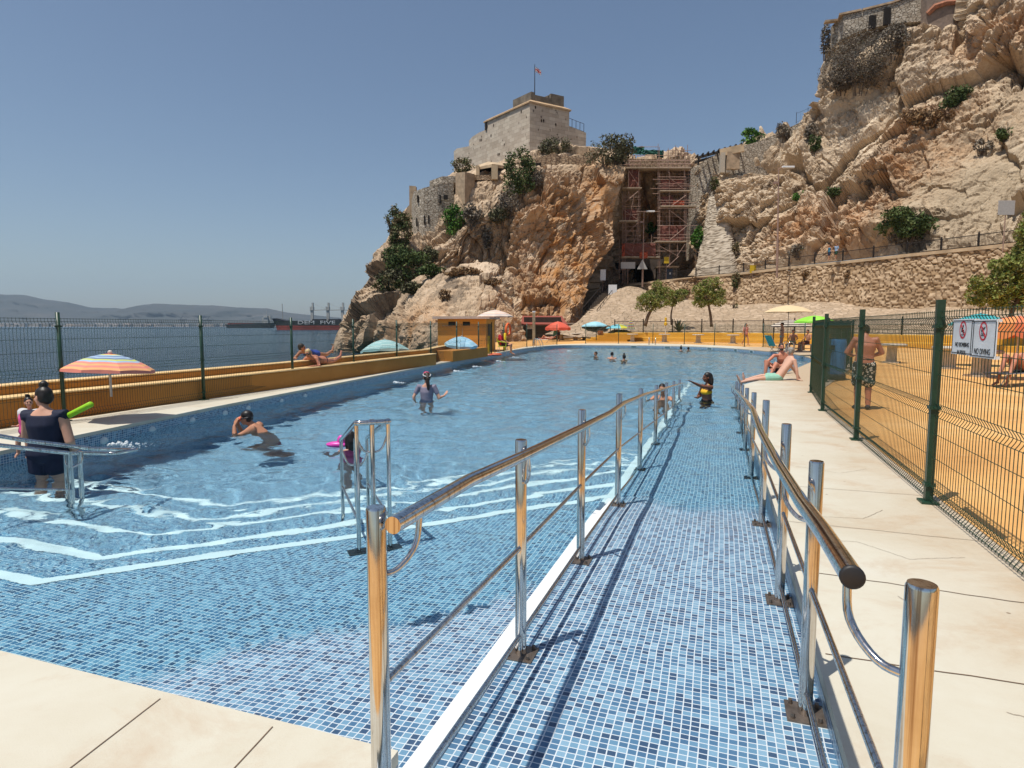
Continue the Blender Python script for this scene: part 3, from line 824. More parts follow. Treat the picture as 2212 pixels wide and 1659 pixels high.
def catmull_grid(net, nu, nv):
    """net[row][col] of world points -> smooth nv x nu grid"""
    N = np.array([[tuple(p) for p in row] for row in net], float)
    def interp(A, n):
        m = A.shape[0]; u = np.linspace(0, m - 1, n); i = np.minimum(u.astype(int), m - 2); f = (u - i)[:, None, None]
        E = np.concatenate([2 * A[:1] - A[1:2], A, 2 * A[-1:] - A[-2:-1]], 0)
        a, b, c, d = E[i], E[i + 1], E[i + 2], E[i + 3]
        return .5 * (2 * b + (c - a) * f + (2 * a - 5 * b + 4 * c - d) * f * f + (3 * b - a - 3 * c + d) * f ** 3)
    X = interp(N, nv); X = interp(X.transpose(1, 0, 2), nu).transpose(1, 0, 2)
    return X
def grid_normals(X):
    du = np.gradient(X, axis=1); dv = np.gradient(X, axis=0); n = np.cross(du, dv); n /= (np.linalg.norm(n, axis=2, keepdims=True) + 1e-9); return n
def grid_mesh(name, X, mat, attrs=None, parent=None, smooth=False, kind=None, rel=None):
    nv, nu, _ = X.shape; idx = np.arange(nv * nu).reshape(nv, nu)
    F4 = np.stack([idx[:-1, :-1], idx[:-1, 1:], idx[1:, 1:], idx[1:, :-1]], -1).reshape(-1, 4)
    V = X.reshape(-1, 3)
    if rel is not None: V = V - np.array(rel)
    o = mesh_np(name, V, F4, mat, parent, smooth)
    for k, a in (attrs or {}).items():
        at = o.data.attributes.new(k, 'FLOAT', 'POINT'); at.data.foreach_set('value', np.asarray(a, dtype=np.float32).ravel())
    if kind: tag(o, kind=kind)
    return o
def _fr(r, k): q = r * k; return q - np.floor(q) - .5
def facets(Q, size, seed, A, B, gap):
    f1, f2, r, off = worley(Q / np.array(size), seed)
    tilt = off[:, 0] * _fr(r, 917.3) + off[:, 1] * _fr(r, 5113.7) * 1.3 + off[:, 2] * _fr(r, 2371.9)
    e = np.clip((f2 - f1) / .12, 0, 1)
    return (r - .5) * A + tilt * 2 * B - (1 - e) * gap, r
def rock_disp(P, strat, seed, amp=1.0, smoothmask=None):
    """strat: unit direction (x,z) of the bedding; returns displacement, tone"""
    sx, sz = strat
    a = P[:, 0] * sx + P[:, 2] * sz; b = -P[:, 0] * sz + P[:, 2] * sx; c = P[:, 1]
    Q = np.stack([a, b, c], 1)
    warp = np.stack([fbm(Q / 5, 4, seed + 50), fbm(Q / 5 + 7, 4, seed + 51), fbm(Q / 5 + 13, 4, seed + 52)], 1)
    Qw = Q + warp * 1.5
    d = 1.2 * fbm(Qw / np.array([17, 10, 14]), 3, seed)
    d = d + .55 * fbm(Qw / np.array([13, 3.4, 8]), 4, seed + 1, ridged=True)
    b0, r0 = facets(P + warp * 1.6, (10, 10, 12), seed + 12, 3.0, 4.2, .5)
    brk = np.clip(fbm(Q / np.array([14, 6, 10]) + 31, 3, seed + 21) * 2.2 + .55, .22, 1)
    b1, r1 = facets(Qw, (6.5, 3.0, 5.0), seed + 2, 1.3, 1.3, .4); b1 = b1 * (.4 + .6 * brk) + b0
    b2, r2 = facets(Qw + 3.3, (2.6, 1.2, 2.0), seed + 3, .75, .95, .35)
    b3, r3 = facets(Q + warp * .6 + 8.1, (.95, .6, .85), seed + 4, .36, .5, .16); b4, r4 = facets(P + warp * .3, (.42, .34, .4), seed + 14, .14, .2, .06); b3 = b3 + b4
    fine = .38 * fbm(Q / np.array([1.8, 1.1, 1.6]), 5, seed + 5, .62, ridged=True) + .16 * fbm(Q / .45, 2, seed + 6)
    pit = np.clip(fbm(Qw / np.array([2.8, 1.6, 2.2]), 3, seed + 7) - .28, 0, 1) * -2.2
    tone = .5 + .28 * (r1 - .5) + .45 * (r2 - .5) + .35 * (r3 - .5)
    k = 1.0 if smoothmask is None else (1 - .7 * smoothmask)
    d = d + (b1 + (b2 + fine + pit) * brk + b3 * (.35 + .65 * brk)) * k
    return (d - d.mean()) * amp, np.clip(tone, 0, 1)
def relief(name, net, nu, nv, mat, strat, seed, amp=1.0, ochre=None, smooth=None, dull=None, fade=(1, 1, 1, 1), wf=None, **kw):
    X = catmull_grid([[W(*p) if not isinstance(p, Vector) else p for p in r] for r in net], nu, nv)
    N = grid_normals(X); P = X.reshape(-1, 3)
    flip = N[nv // 3, nu // 2, 1] > 0
    if flip: N = -N
    sm = smooth(P) if smooth else None
    d, tone = rock_disp(P, strat, seed, amp, sm)
    v, u = np.meshgrid(np.linspace(0, 1, nv), np.linspace(0, 1, nu), indexing='ij')
    w = np.ones_like(u); b, t, l, r = fade
    if b < 1: w *= np.clip(v / .05 + b, 0, 1)
    if l < 1: w *= np.clip(u / .05 + l, 0, 1)
    if r < 1: w *= np.clip((1 - u) / .05 + r, 0, 1)
    if t < 1: w *= np.clip((1 - v) / .05 + t, 0, 1)
    if wf: w = w * wf(u, v)
    Y = X + N * (d.reshape(nv, nu) * w)[..., None]
    oc = np.zeros(len(P)) if ochre is None else ochre(P)
    o = grid_mesh(name, Y, mat, {'tone': tone, 'ochre': oc, 'dull': np.zeros(len(P)) if dull is None else dull(P)}, **kw); ROCKS.append(BVHTree.FromPolygons(Y.reshape(-1, 3).tolist(), [list(f.vertices) for f in o.data.polygons]))
    return o, Y
from mathutils.bvhtree import BVHTree
ROCKS = []
def rock_y(px, py, default):
    d = ray(px, py).normalized(); best = None
    for t in ROCKS:
        h = t.ray_cast(Vector((0, 0, EYE)), d)
        if h[0] is not None and (best is None or h[0].y < best): best = h[0].y
    return default if best is None or abs(best - default) > 16 else best
def blobmask(P, items):
    """soft world-space patches: (centre, radius, weight)"""
    m = np.zeros(len(P))
    for c, r, wgt in items:
        q = (P - np.array(c)) / np.array(r if hasattr(r, '__len__') else (r,) * 3)
        m = np.maximum(m, wgt * np.clip(1.5 - np.sqrt((q * q).sum(1)) * 1.0, 0, 1))
    return np.clip(m, 0, 1)

# ---- left headland under the castle
HEAD = [
    [(716, 772, 88), (800, 770, 80), (900, 765, 79), (1000, 760, 79), (1100, 745, 78), (1180, 735, 76), (1250, 725, 82)],
    [(724, 728, 88), (810, 705, 80), (900, 692, 81), (1000, 680, 81), (1100, 670, 81), (1180, 655, 81), (1262, 650, 85)],
    [(757, 672, 90), (830, 645, 84), (910, 620, 85), (1000, 600, 86), (1090, 590, 86), (1180, 580, 85), (1278, 590, 90)],
    [(803, 618, 93), (850, 585, 87), (920, 560, 87), (1000, 540, 88), (1090, 520, 88), (1190, 500, 88), (1306, 520, 93)],
    [(815, 560, 95), (870, 525, 94.5), (930, 512, 93.5), (1000, 480, 88), (1090, 450, 89), (1200, 430, 90), (1318, 448, 94)],
    [(853, 486, 99), (900, 478, 98), (950, 458, 97.5), (1010, 425, 93), (1095, 402, 93), (1210, 378, 93), (1344, 388, 93)],
    [(882, 446, 100), (925, 445, 100), (970, 425, 99), (1025, 380, 98), (1100, 362, 98), (1215, 345, 97), (1338, 345, 96)],
    [(900, 446, 112), (945, 436, 114), (990, 375, 113), (1045, 360, 113), (1120, 352, 113), (1230, 322, 108), (1345, 330, 106)],
    [(905, 452, 128), (950, 446, 132), (1000, 395, 134), (1060, 380, 134), (1130, 372, 134), (1240, 345, 128), (1350, 352, 124)]]
def oc_head(P):
    return blobmask(P, [(W(1235, 560, 86), (7, 9, 13), 1.0), (W(1300, 430, 93), (4, 6, 6), .85), (W(1150, 660, 78), (6, 6, 4), .8), (W(1190, 460, 88), (4, 6, 4), .7), (W(1010, 540, 83), (3, 5, 3), .5)])
def sm_head(P):
    return blobmask(P, [(W(1240, 590, 86), (6, 9, 9), 1.0), (W(1300, 440, 93), (3, 6, 6), .8)])
relief('headland_rock', HEAD, 300, 300, M_ROCK2, (.5, .866), 3, .85, oc_head, sm_head, kind='structure', wf=lambda u, v: np.clip(u / .14 + .12, 0, 1) * (1 - .72 * np.clip((v - .62) / .1, 0, 1)))
# ---- big boulder in front of it
BOULD = [
    [(846, 775, 66), (920, 775, 58), (1000, 775, 55), (1080, 772, 56), (1160, 762, 60)],
    [(862, 705, 67), (925, 705, 60), (1000, 695, 57), (1080, 705, 58), (1150, 735, 62)],
    [(879, 660, 70), (930, 648, 65), (1005, 636, 62), (1075, 650, 62), (1130, 695, 65)],
    [(905, 632, 74), (955, 613, 70), (1020, 600, 68), (1066, 607, 67), (1108, 660, 69)],
    [(915, 645, 84), (965, 622, 82), (1025, 608, 80), (1075, 622, 78), (1118, 680, 78)]]
relief('boulder_rock', BOULD, 170, 120, M_ROCK2, (.8, .6), 21, .55, lambda P: blobmask(P, [(W(900, 720, 62), (4, 4, 3), .7), (W(1110, 690, 62), (3, 4, 3), .4)]), kind='structure')
# ---- right-hand cliff above the path
RC = [
    [(1486, 596, 97), (1600, 588, 89), (1720, 574, 80), (1830, 562, 74), (1950, 549, 67), (2080, 535, 61), (2230, 520, 56), (2420, 500, 50)],
    [(1498, 520, 98), (1605, 515, 91), (1725, 500, 83), (1835, 490, 77), (1955, 480, 71), (2085, 465, 65), (2230, 450, 60), (2420, 430, 54)],
    [(1500, 450, 99), (1610, 440, 93), (1730, 420, 87), (1840, 405, 81), (1960, 390, 75), (2090, 370, 69), (2230, 350, 64), (2420, 330, 58)],
    [(1500, 400, 100), (1610, 370, 96), (1735, 338, 91), (1842, 318, 85), (1960, 292, 79), (2095, 262, 73), (2230, 242, 68), (2420, 222, 62)],
    [(1505, 385, 101), (1615, 335, 99), (1740, 285, 96), (1828, 228, 90), (1950, 192, 84), (2086, 162, 78), (2190, 100, 74), (2420, 100, 67)],
    [(1510, 388, 108), (1620, 338, 105), (1745, 268, 100), (1792, 175, 94), (1930, 105, 88), (2078, 92, 83), (2140, 5, 79), (2420, -10, 72)],
    [(1512, 392, 118), (1625, 342, 113), (1750, 275, 107), (1800, 95, 97), (1920, 62, 93), (2070, 84, 89), (2132, -60, 83), (2420, -100, 77)],
    [(1515, 400, 130), (1630, 350, 130), (1760, 290, 125), (1840, 85, 110), (1945, 55, 108), (2072, 76, 106), (2132, -90, 102), (2420, -130, 95)]]
def oc_right(P):
    return blobmask(P, [(W(1900, 440, 74), (5, 6, 3), .7), (W(2000, 350, 74), (4, 6, 5), .8), (W(2030, 250, 76), (4, 7, 4), .6), (W(2100, 260, 72), (5, 6, 3), .6), (W(1740, 500, 82), (4, 6, 3), .7), (W(1850, 520, 75), (5, 5, 2.5), .7), (W(2150, 90, 78), (4, 6, 3), .5)])
def sm_right(P):
    return blobmask(P, [(W(2110, 400, 66), (8, 8, 7), 1.0), (W(2040, 430, 69), (5, 7, 5), .9), (W(2180, 250, 70), (5, 7, 5), .8), (W(2060, 330, 72), (4, 6, 3), .6)])
relief('cliff_rock', RC, 400, 330, M_ROCK, (.72, .69), 9, .95, oc_right, sm_right, sm_right, kind='structure', fade=(.0, 1, 1, 1), wf=lambda u, v: 1 - .6 * np.clip((v - .66) / .1, 0, 1))

# ---- gorge behind the scaffolding: dark back wall with the tunnel mouth
GOR = [
    [(1225, 745, 84), (1270, 740, 92), (1340, 720, 103), (1420, 700, 106), (1480, 680, 104), (1510, 660, 96)],
    [(1240, 640, 92), (1290, 630, 104), (1350, 615, 110), (1420, 610, 111), (1480, 605, 108), (1510, 600, 98)],
    [(1262, 560, 94), (1300, 545, 106), (1350, 540, 112), (1420, 535, 112), (1480, 530, 109), (1515, 520, 99)],
    [(1290, 470, 96), (1310, 465, 106), (1355, 455, 111), (1420, 450, 111), (1480, 445, 108), (1515, 445, 100)],
    [(1320, 400, 98), (1335, 395, 105), (1365, 385, 107), (1420, 380, 107), (1478, 378, 105), (1515, 390, 101)],
    [(1340, 352, 100), (1350, 348, 103), (1370, 342, 104), (1420, 340, 104), (1478, 340, 103), (1515, 375, 103)],
    [(1342, 355, 118), (1352, 350, 120), (1372, 345, 120), (1422, 343, 120), (1480, 343, 118), (1518, 380, 118)]]
relief('gorge_rock', GOR, 130, 140, M_ROCK2, (.2, .98), 33, .5, lambda P: blobmask(P, [(W(1410, 480, 110), (4, 6, 4), .8)]), kind='structure')

# ---- retaining wall below the path (carved stone by stone) and the path on it
WT = [(1330, 622, 102), (1420, 609, 94), (1510, 600, 88), (1600, 592, 83), (1720, 578, 75), (1830, 567, 69), (1950, 554, 63), (2080, 541, 57), (2230, 526, 51), (2420, 508, 45)]
top = [W(*p) for p in WT]; WALLTOP = list(top)
def rowat(pts, z, dy, dx=0): return [Vector((p.x - dx, p.y - dy, z if not callable(z) else z(p))) for p in pts]
def carved_wall(name, net, res, mat, size, seed, depth=.16, rough=.35, label=None, cat=None):
    A = [[Vector(p) for p in r] for r in net]
    Lu = sum((A[-1][i + 1] - A[-1][i]).length for i in range(len(A[-1]) - 1)); Lv = sum((A[i + 1][0] - A[i][0]).length for i in range(len(A) - 1))
    nu, nv = int(Lu / res), max(4, int(Lv / res)); X = catmull_grid(A, nu, nv); N = grid_normals(X)
    if N[nv // 2, nu // 2, 1] > 0: N = -N
    run = np.concatenate([[0], np.cumsum(np.linalg.norm(np.diff(X[nv // 3], axis=0), axis=1))])
    u = np.broadcast_to(run[None, :], (nv, nu)).ravel(); z = X[..., 2].ravel()
    q = np.stack([u / size[0], z / size[1], np.zeros(u.size)], 1)
    q[:, :2] += .35 * np.stack([vnoise(q * .9, seed + 8), vnoise(q * .9 + 5, seed + 9)], 1)
    f1, f2, r, off = worley(q * np.array([1, 1, 0]) + np.array([0, 0, .5]), seed)
    e = np.clip((f2 - f1) / .16, 0, 1); dome = np.clip(1 - f1 * 1.1, 0, 1)
    big = fbm(np.stack([u / 5, z / 4, 0 * u], 1), 3, seed + 4)
    d = depth * (e ** .6) * (.45 + .55 * dome + .5 * (r - .5)) + rough * big + .03 * fbm(np.stack([u * 3, z * 3, 0 * u], 1), 2, seed + 5)
    Y = X + N * d.reshape(nv, nu, 1)
    F_ = np.arange(nv * nu).reshape(nv, nu); ROCKS.append(BVHTree.FromPolygons(Y.reshape(-1, 3).tolist(), np.stack([F_[:-1, :-1], F_[:-1, 1:], F_[1:, 1:], F_[1:, :-1]], -1).reshape(-1, 4).tolist()))
    rel = Vector(A[0][0]) if label else None
    o = grid_mesh(name, Y, mat, {'tone': np.clip(r + .15 * big, 0, 1), 'ochre': e}, rel=rel)
    if label: o.location = rel; tag(o, label, cat)
    return o
net = [rowat(top, lambda p: .4, 2.6), rowat(top, lambda p: 2.6, 1.9), rowat(top, lambda p: .55 * p.z + .8, 1.0), rowat(top, lambda p: p.z - .45, .15), top]
carved_wall('retaining_wall', net, .115, M_RUBBLE, (.66, .40), 5, .2, .3, 'long rubble stone retaining wall under the railed path', 'wall')
# coping of the wall = edge of the path
mb = MB()
for a, b in zip(top[:-1], top[1:]): mb.obox(a + Vector((0, .1, .04)), b + Vector((0, .1, .04)), .55, .3)
o = mb.build('path_kerb', M_PLASTER); tag(o, kind='structure')
mb = MB(); rb = [W(*p) for p in RC[0]]
pa = [top[2] + Vector((-1, .3, 0)), top[3], top[4], top[5], top[6], top[7], top[8], top[9]]
for i in range(7):
    q = [pa[i] + Vector((0, .1, .0)), pa[i + 1] + Vector((0, .1, .0)), rb[i + 1] + Vector((0, 3, 0)), rb[i] + Vector((0, 3, 0))]
    for p in q[2:]: p.z = max(p.z - .8, 7.4)
    mb.add(q, [(0, 1, 2, 3)])
e0, e1 = top[0], top[2]
mb.add([e0, top[1] + Vector((0, .1, 0)), pa[0] + Vector((0, .1, 0)), W(1500, 604, 110), W(1330, 612, 112)], [(0, 1, 2, 3, 4)])
o = mb.build('path', M_PLASTERD); tag(o, kind='structure')

# ---- mortared skirt and the rubble cone at its left end
base = [(1180, 742, 62), (1290, 738, 62), (1420, 733, 62), (1560, 729, 60), (1720, 727, 56), (1880, 725, 50), (2050, 722, 44), (2250, 722, 38), (2450, 722, 33)]
b0 = [Vector((W(px, 716, y).x, y + 3.0, .5)) for px, py, y in base]
mid = [W(1245, 700, 72), W(1330, 668, 75), W(1430, 672, 78), W(1560, 672, 76), W(1720, 670, 70), W(1880, 668, 64), W(2050, 666, 58), W(2250, 664, 52), W(2450, 664, 46)]
upp = [W(1290, 655, 86), W(1350, 625, 90), W(1440, 650, 84), W(1560, 656, 79), W(1720, 658, 73.6), W(1880, 658, 67.5), W(2050, 656, 61), W(2250, 654, 55), W(2450, 654, 49)]
bk = [W(1310, 650, 94), W(1370, 622, 97), W(1450, 650, 92), W(1570, 656, 86), W(1730, 658, 80), W(1890, 658, 74), W(2060, 656, 68), W(2260, 654, 62), W(2460, 654, 56)]
lowm = [b0[i].lerp(mid[i], .35) for i in range(9)]
carved_wall('rubble_slope', [b0, lowm, mid, upp, bk], .2, M_SKIRT, (.9, .7), 15, .10, .5); tag(bpy.data.objects['rubble_slope'], kind='structure')
# terrace the black railings stand on, behind the yellow steps
def uv_walls(name, poly, z0, z1, mat, parent=None, top=True, batter=0.0, rel=Vector((0, 0, 0))):
    """vertical walls on a plan polygon (ccw or cw) with UV = metres, z0/z1 numbers or lists"""
    n = len(poly); Z0 = z0 if isinstance(z0, (list, tuple)) else [z0] * n; Z1 = z1 if isinstance(z1, (list, tuple)) else [z1] * n
    vs = []; fs = []; uv = []; run = 0
    cx = sum(p[0] for p in poly) / n; cyy = sum(p[1] for p in poly) / n
    def bt(p): return (p[0] + (p[0] - cx) * batter, p[1] + (p[1] - cyy) * batter)
    for i in range(n):
        j = (i + 1) % n; a, b = poly[i], poly[j]; L = math.hypot(b[0] - a[0], b[1] - a[1]); k = len(vs)
        a2, b2 = bt(a), bt(b)
        vs += [(a2[0], a2[1], Z0[i]), (b2[0], b2[1], Z0[j]), (b[0], b[1], Z1[j]), (a[0], a[1], Z1[i])]; fs.append((k, k + 1, k + 2, k + 3))
        uv += [(run, Z0[i]), (run + L, Z0[j]), (run + L, Z1[j]), (run, Z1[i])]; run += L
    if top:
        k = len(vs); vs += [(p[0], p[1], Z1[i]) for i, p in enumerate(poly)]; fs.append(tuple(range(k, k + n))); uv += [(p[0], p[1]) for p in poly]
    vs = [tuple(Vector(v) - rel) for v in vs]
    o = mesh_np(name, vs, fs, mat, parent); u = o.data.uv_layers.new(name='uv')
    for lp in o.data.loops: u.data[lp.index].uv = uv[lp.vertex_index]
    bm = bmesh.new(); bm.from_mesh(o.data); bmesh.ops.recalc_face_normals(bm, faces=bm.faces[:]); bm.to_mesh(o.data); bm.free()
    return o
def on_line(C, d, px, py=330):
    q = ray(px, py); k = q.x / q.y        # x/y ratio wanted
    return (C.x - k * C.y) / (k * d[1] - d[0])
C0 = W(1144, 352, 110); zb = C0.z - 3; zt = W(1144, 219, 110).z; zc = W(1147, 210, 110).z; zp = W(1147, 196, 110).z
DL = (-.616, .788); DR = (.866, .5)
pt = lambda a, b: (C0.x + DL[0] * a + DR[0] * b, C0.y + DL[1] * a + DR[1] * b)
def castle():
    rel = Vector((C0.x, C0.y, zb)); root = empty('castle', rel, label='square grey stone castle tower with flag on top of the headland', cat='castle')
    l1 = on_line(C0, DL, 1047); l2 = on_line(C0, DL, 1030); l3 = on_line(C0, DL, 977.5); r1 = on_line(C0, DR, 1229); r2 = on_line(C0, DR, 1266)
    Z = lambda px, py, a, b: W(px, py, pt(a, b)[1]).z
    uv_walls('tower_wall', [pt(0, 0), pt(0, r1), pt(14, r1), pt(l1, 6), pt(l1, 0)], zb, zt, M_ASHLAR, root, rel=rel)
    # chamfered coping in sandy render
    mb = MB(); e = .25; P = [pt(-e, -e), pt(-e, r1 + e), pt(14, r1 + e), pt(l1, 6), pt(l1, -e)]; Q = [pt(.6, .6), pt(.6, r1 - .5), pt(13, r1 - .5), pt(l1, 5), pt(l1, .6)]
    vs = [Vector((*p, zt)) - rel for p in P] + [Vector((*p, zc - .15)) - rel for p in Q] + [Vector((*p, zt - .25)) - rel for p in P]
    fs = [(i, (i + 1) % 5, (i + 1) % 5 + 5, i + 5) for i in range(5)] + [(i + 10, (i + 1) % 5 + 10, (i + 1) % 5, i) for i in range(5)] + [(5, 6, 7, 8, 9)]
    mb.add(vs, fs); mb.build('coping', simple('sandy coping', (.46, .31, .18), .9, 0, .25, 1.0), root, recalc=True)
    dk = simple('dark weathered render', (.17, .14, .105), .95, 0, .4, .8, .4)
    lp = on_line(C0, DL, 1098)
    def wallbar(name, a, b, z0, z1, th=.7):
        m = MB(); m.obox(Vector((*a, (z0 + z1) / 2)) - rel, Vector((*b, (z0 + z1) / 2)) - rel, th, z1 - z0); m.build(name, dk, root)
    wallbar('parapet', pt(lp, 1.3), pt(.9, 1.3), zt + .2, zp + .3); wallbar('parapet', pt(1.25, .9), pt(1.25, r1 - 3.2), zc, zp - .1)
    wallbar('parapet', pt(1.25, r1 - 3.2), pt(1.25, r1 - .4), zc - .2, zp + .75); wallbar('parapet', pt(1.6, r1 - 3.0), pt(6, r1 - 3.0), zc, zp + .6)
    # lower round bastion at the left
    z2 = Z(1030, 285, l2, 0); z3 = Z(993, 313, l3, 2); z4 = W(977, 331, pt(l3, 3)[1]).z
    arc = [pt(l1 - .5, .6), pt(l2, .55), pt(l2 + (l3 - l2) * .35, .9), pt(l2 + (l3 - l2) * .6, 1.6), pt(l2 + (l3 - l2) * .8, 2.8), pt(l2 + (l3 - l2) * .9, 4.5), pt(l3 - 2, 12), pt(l1, 12)]
    uv_walls('bastion_wall', arc, zb - 3, [z2, z2, z2 - .1, z2 - .2, z2 - .4, z2 - .5, z2 - .5, z2], M_ASHLAR, root, rel=rel)
    arc2 = [pt(l1 - .5, -.05), pt(l2, -.05), pt(l3 - 1.5, .05), pt(l3, .3), pt(l3, 8), pt(l1, 8)]
    zz = z4
    uv_walls('bastion_wall', arc2, zb - 4, [z2 - 2.2, z2 - 2.4, zz + .2, zz, zz, zz + 1], M_ASHLAR, root, rel=rel)
    # lower wing at the right with a railing
    z5 = Z(1230, 272, 0, r1); 
    uv_walls('wing_wall', [pt(.05, r1), pt(.05, r2), pt(9, r2), pt(9, r1)], zb - 1, [z5, z5 - .6, z5 - .6, z5], M_ASHLAR, root, rel=rel)
    mb = MB()
    for k in range(5):
        f = k / 4; a = Vector((*pt(.3, r1 + (r2 - r1 - .3) * f), z5 - .5 * f)) - rel; mb.tube([a, a + Vector((0, 0, 1.5))], .05, 5)
    for z in (.1, 1.5):
        mb.tube([Vector((*pt(.3, r1), z5 + z)) - rel, Vector((*pt(.3, r2 - .3), z5 - .5 + z)) - rel], .04, 5)
    mb.build('railing', M_IRON, root)
    w = MB(); w.box(Vector((*pt(l1 - .6, -.08), z2 + .3)) - rel, (.5, .2, 1.5), R(128)); w.build('window', simple('window dark', (.02, .016, .014), .9), root)
    # small garden bush on the roof is a thing of its own; the mast too
    m = W(1155, 210, 113); fl = empty('flagpole', (m.x, m.y, zc), label='tall flagpole on the castle roof with a small flag', cat='flagpole')
    mb = MB(); H_ = W(1155, 139, 113).z - zc; mb.tube([(0, 0, 0), (0, 0, H_ * .45), (0, 0, H_)], [.09, .075, .05], 8); mb.build('pole', M_IRON, fl)
    f = MB(); f.tube([(.55, 0, 0), (.55, 0, 0)], .01, 3) if False else None
    nx, ny = 12, 8; vs = []; fs = []; mi = []
    for j in range(ny + 1):
        for i in range(nx + 1):
            u, v = i / nx, j / ny; vs.append((.08 + 1.05 * u, -.18 * math.sin(u * 6 + v), H_ - .55 - .85 * (1 - v) - .5 * u * u))
    for j in range(ny):
        for i in range(nx):
            k = j * (nx + 1) + i; fs.append((k, k + 1, k + nx + 2, k + nx + 1)); u, v = (i + .5) / nx - .5, (j + .5) / ny - .5
            mi.append(1 if abs(u) < .09 or abs(v) < .13 else (2 if abs(u) < .17 or abs(v) < .22 or abs(abs(u) - abs(v)) < .1 else 0))
    fo = mesh_np('flag', vs, fs, [simple('flag navy', (.02, .025, .12), .8), simple('flag red', (.45, .02, .03), .8), simple('flag white', (.6, .58, .58), .8)], fl)
    fo.data.polygons.foreach_set('material_index', mi)
castle()

def wallrun(name, pts, th, mat, label=None, cat='wall', cap=None):
    """masonry wall through (px,py_bottom,py_top,y) stations"""
    o0 = W(pts[0][0], pts[0][1], pts[0][3]); mb = MB(); n = len(pts)
    lo = [W(p[0], p[1], p[3]) - o0 for p in pts]; hi = [W(p[0], p[2], p[3]) - o0 for p in pts]
    vs = []
    for a, b in zip(lo, hi):
        d = Vector((0, th, 0)); vs += [a, b, b + d, a + d]
    fs = [(0, 3, 2, 1)]
    for i in range(n - 1):
        k = i * 4
        for j in range(4): fs.append((k + j, k + (j + 1) % 4, k + 4 + (j + 1) % 4, k + 4 + j))
    fs.append(tuple((n - 1) * 4 + j for j in range(4)))
    mb.add(vs, fs); o = mb.build(name, mat, recalc=True); o.location = o0
    if label: tag(o, label, cat)
    if cap:
        c = MB()
        for a, b in zip(hi[:-1], hi[1:]): c.obox(a + Vector((0, th / 2, .1)), b + Vector((0, th / 2, .1)), th + .25, .25)
        c.build('coping', cap, o)
    return o
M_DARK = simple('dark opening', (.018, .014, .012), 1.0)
def opening(name, wall, px, py, y, w, h, d=.25):
    p = W(px, py, y) - wall.location; mb = MB(); mb.box(p, (w, d, h)); return mb.build(name, M_DARK, wall)

# ring of old walls round the top of the headland
b = wallrun('bastion', [(889, 560, 432, 97), (894, 560, 414, 93.5), (915, 550, 406, 92), (945, 540, 398, 92), (980, 520, 394, 93), (988, 500, 394, 96)], 3, M_MASON, 'round grey rubble bastion at the left corner of the headland', 'bastion')
opening('loophole', b, 963, 426, 92.15, .6, .6); opening('loophole', b, 951, 430, 92.0, .22, 1.2); opening('loophole', b, 903, 430, 92.7, .25, 1.0)
for px, py in ((900, 480), (917, 475), (926, 474)): opening('loophole', b, px, py, 92.0 if px > 910 else 92.7, .16, 1.2)
wallrun('bastion', [(928, 402, 391, 96), (955, 399, 381, 95.5), (985, 396, 380, 96)], 4, M_MASON, 'small raised rubble turret standing on the round bastion', 'bastion')
wallrun('wall_pier', [(884, 540, 401, 99), (898, 540, 402, 99)], 1.2, M_PLASTERD, 'narrow standing pier of old wall at the far left of the headland', 'wall')
wallrun('wall_buttress', [(866, 540, 480, 98), (880, 540, 447, 98), (893, 540, 434, 98)], 1.0, M_PLASTERD, 'sloping plastered wing wall left of the round bastion', 'wall')
p = wallrun('stone_tower', [(984, 440, 374, 93), (1004, 440, 371, 91), (1024, 440, 376, 93), (1030, 430, 380, 96)], 4, M_PLASTERD, 'square sand coloured corner turret right of the round bastion', 'turret')
# pillbox with a hipped slab roof
def pillbox():
    o = W(1030, 385, 95); root = empty('pillbox', o, label='low gun post with hipped concrete roof below the castle', cat='pillbox')
    V = lambda px, py, y: W(px, py, y) - o
    mb = MB(); vs = [V(1030, 366, 94), V(1064, 352, 92.5), V(1082, 357, 95), V(1082, 351, 97), V(1052, 348, 97), V(1030, 357, 97), V(1030, 370, 94), V(1064, 361, 92.5), V(1084, 364, 95)]
    mb.add([V(1029, 362, 95), V(1063, 354, 93), V(1088, 358, 96), V(1088, 353, 99), V(1055, 349, 98), V(1029, 358, 99), V(1029, 367, 95), V(1063, 361, 93), V(1088, 364, 96)],
           [(0, 1, 4, 5), (1, 2, 3, 4), (6, 7, 1, 0), (7, 8, 2, 1)]); mb.build('roof', M_PLASTER, root)
    for a, b_, yy in ((1029, 1036, 94.6), (1062, 1075, 93.4)):
        m = MB(); m.box((V((a + b_) / 2, 374, yy)), ((b_ - a) * .071, 1.2, 2.0)); m.build('pier', M_PLASTER, root)
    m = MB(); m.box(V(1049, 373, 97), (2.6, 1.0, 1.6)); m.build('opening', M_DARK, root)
    m = MB(); m.box(V(1050, 386, 94.6), (3.6, 1.6, .7)); m.build('wall', M_MASONW, root)
pillbox()
w1 = wallrun('parapet_wall', [(1078, 392, 360, 96.5), (1130, 380, 350, 96), (1155, 378, 342, 95.5), (1200, 370, 330, 95.5), (1212, 368, 340, 96), (1290, 362, 330, 96), (1300, 360, 332, 98)], 1.4, M_MASONW, 'rubble parapet wall across the headland below the castle', 'wall')
opening('loophole', w1, 1155, 362, 95.6, 1.9, 1.3, .4); opening('loophole', w1, 1100, 367, 96.1, 1.6, .8, .4)
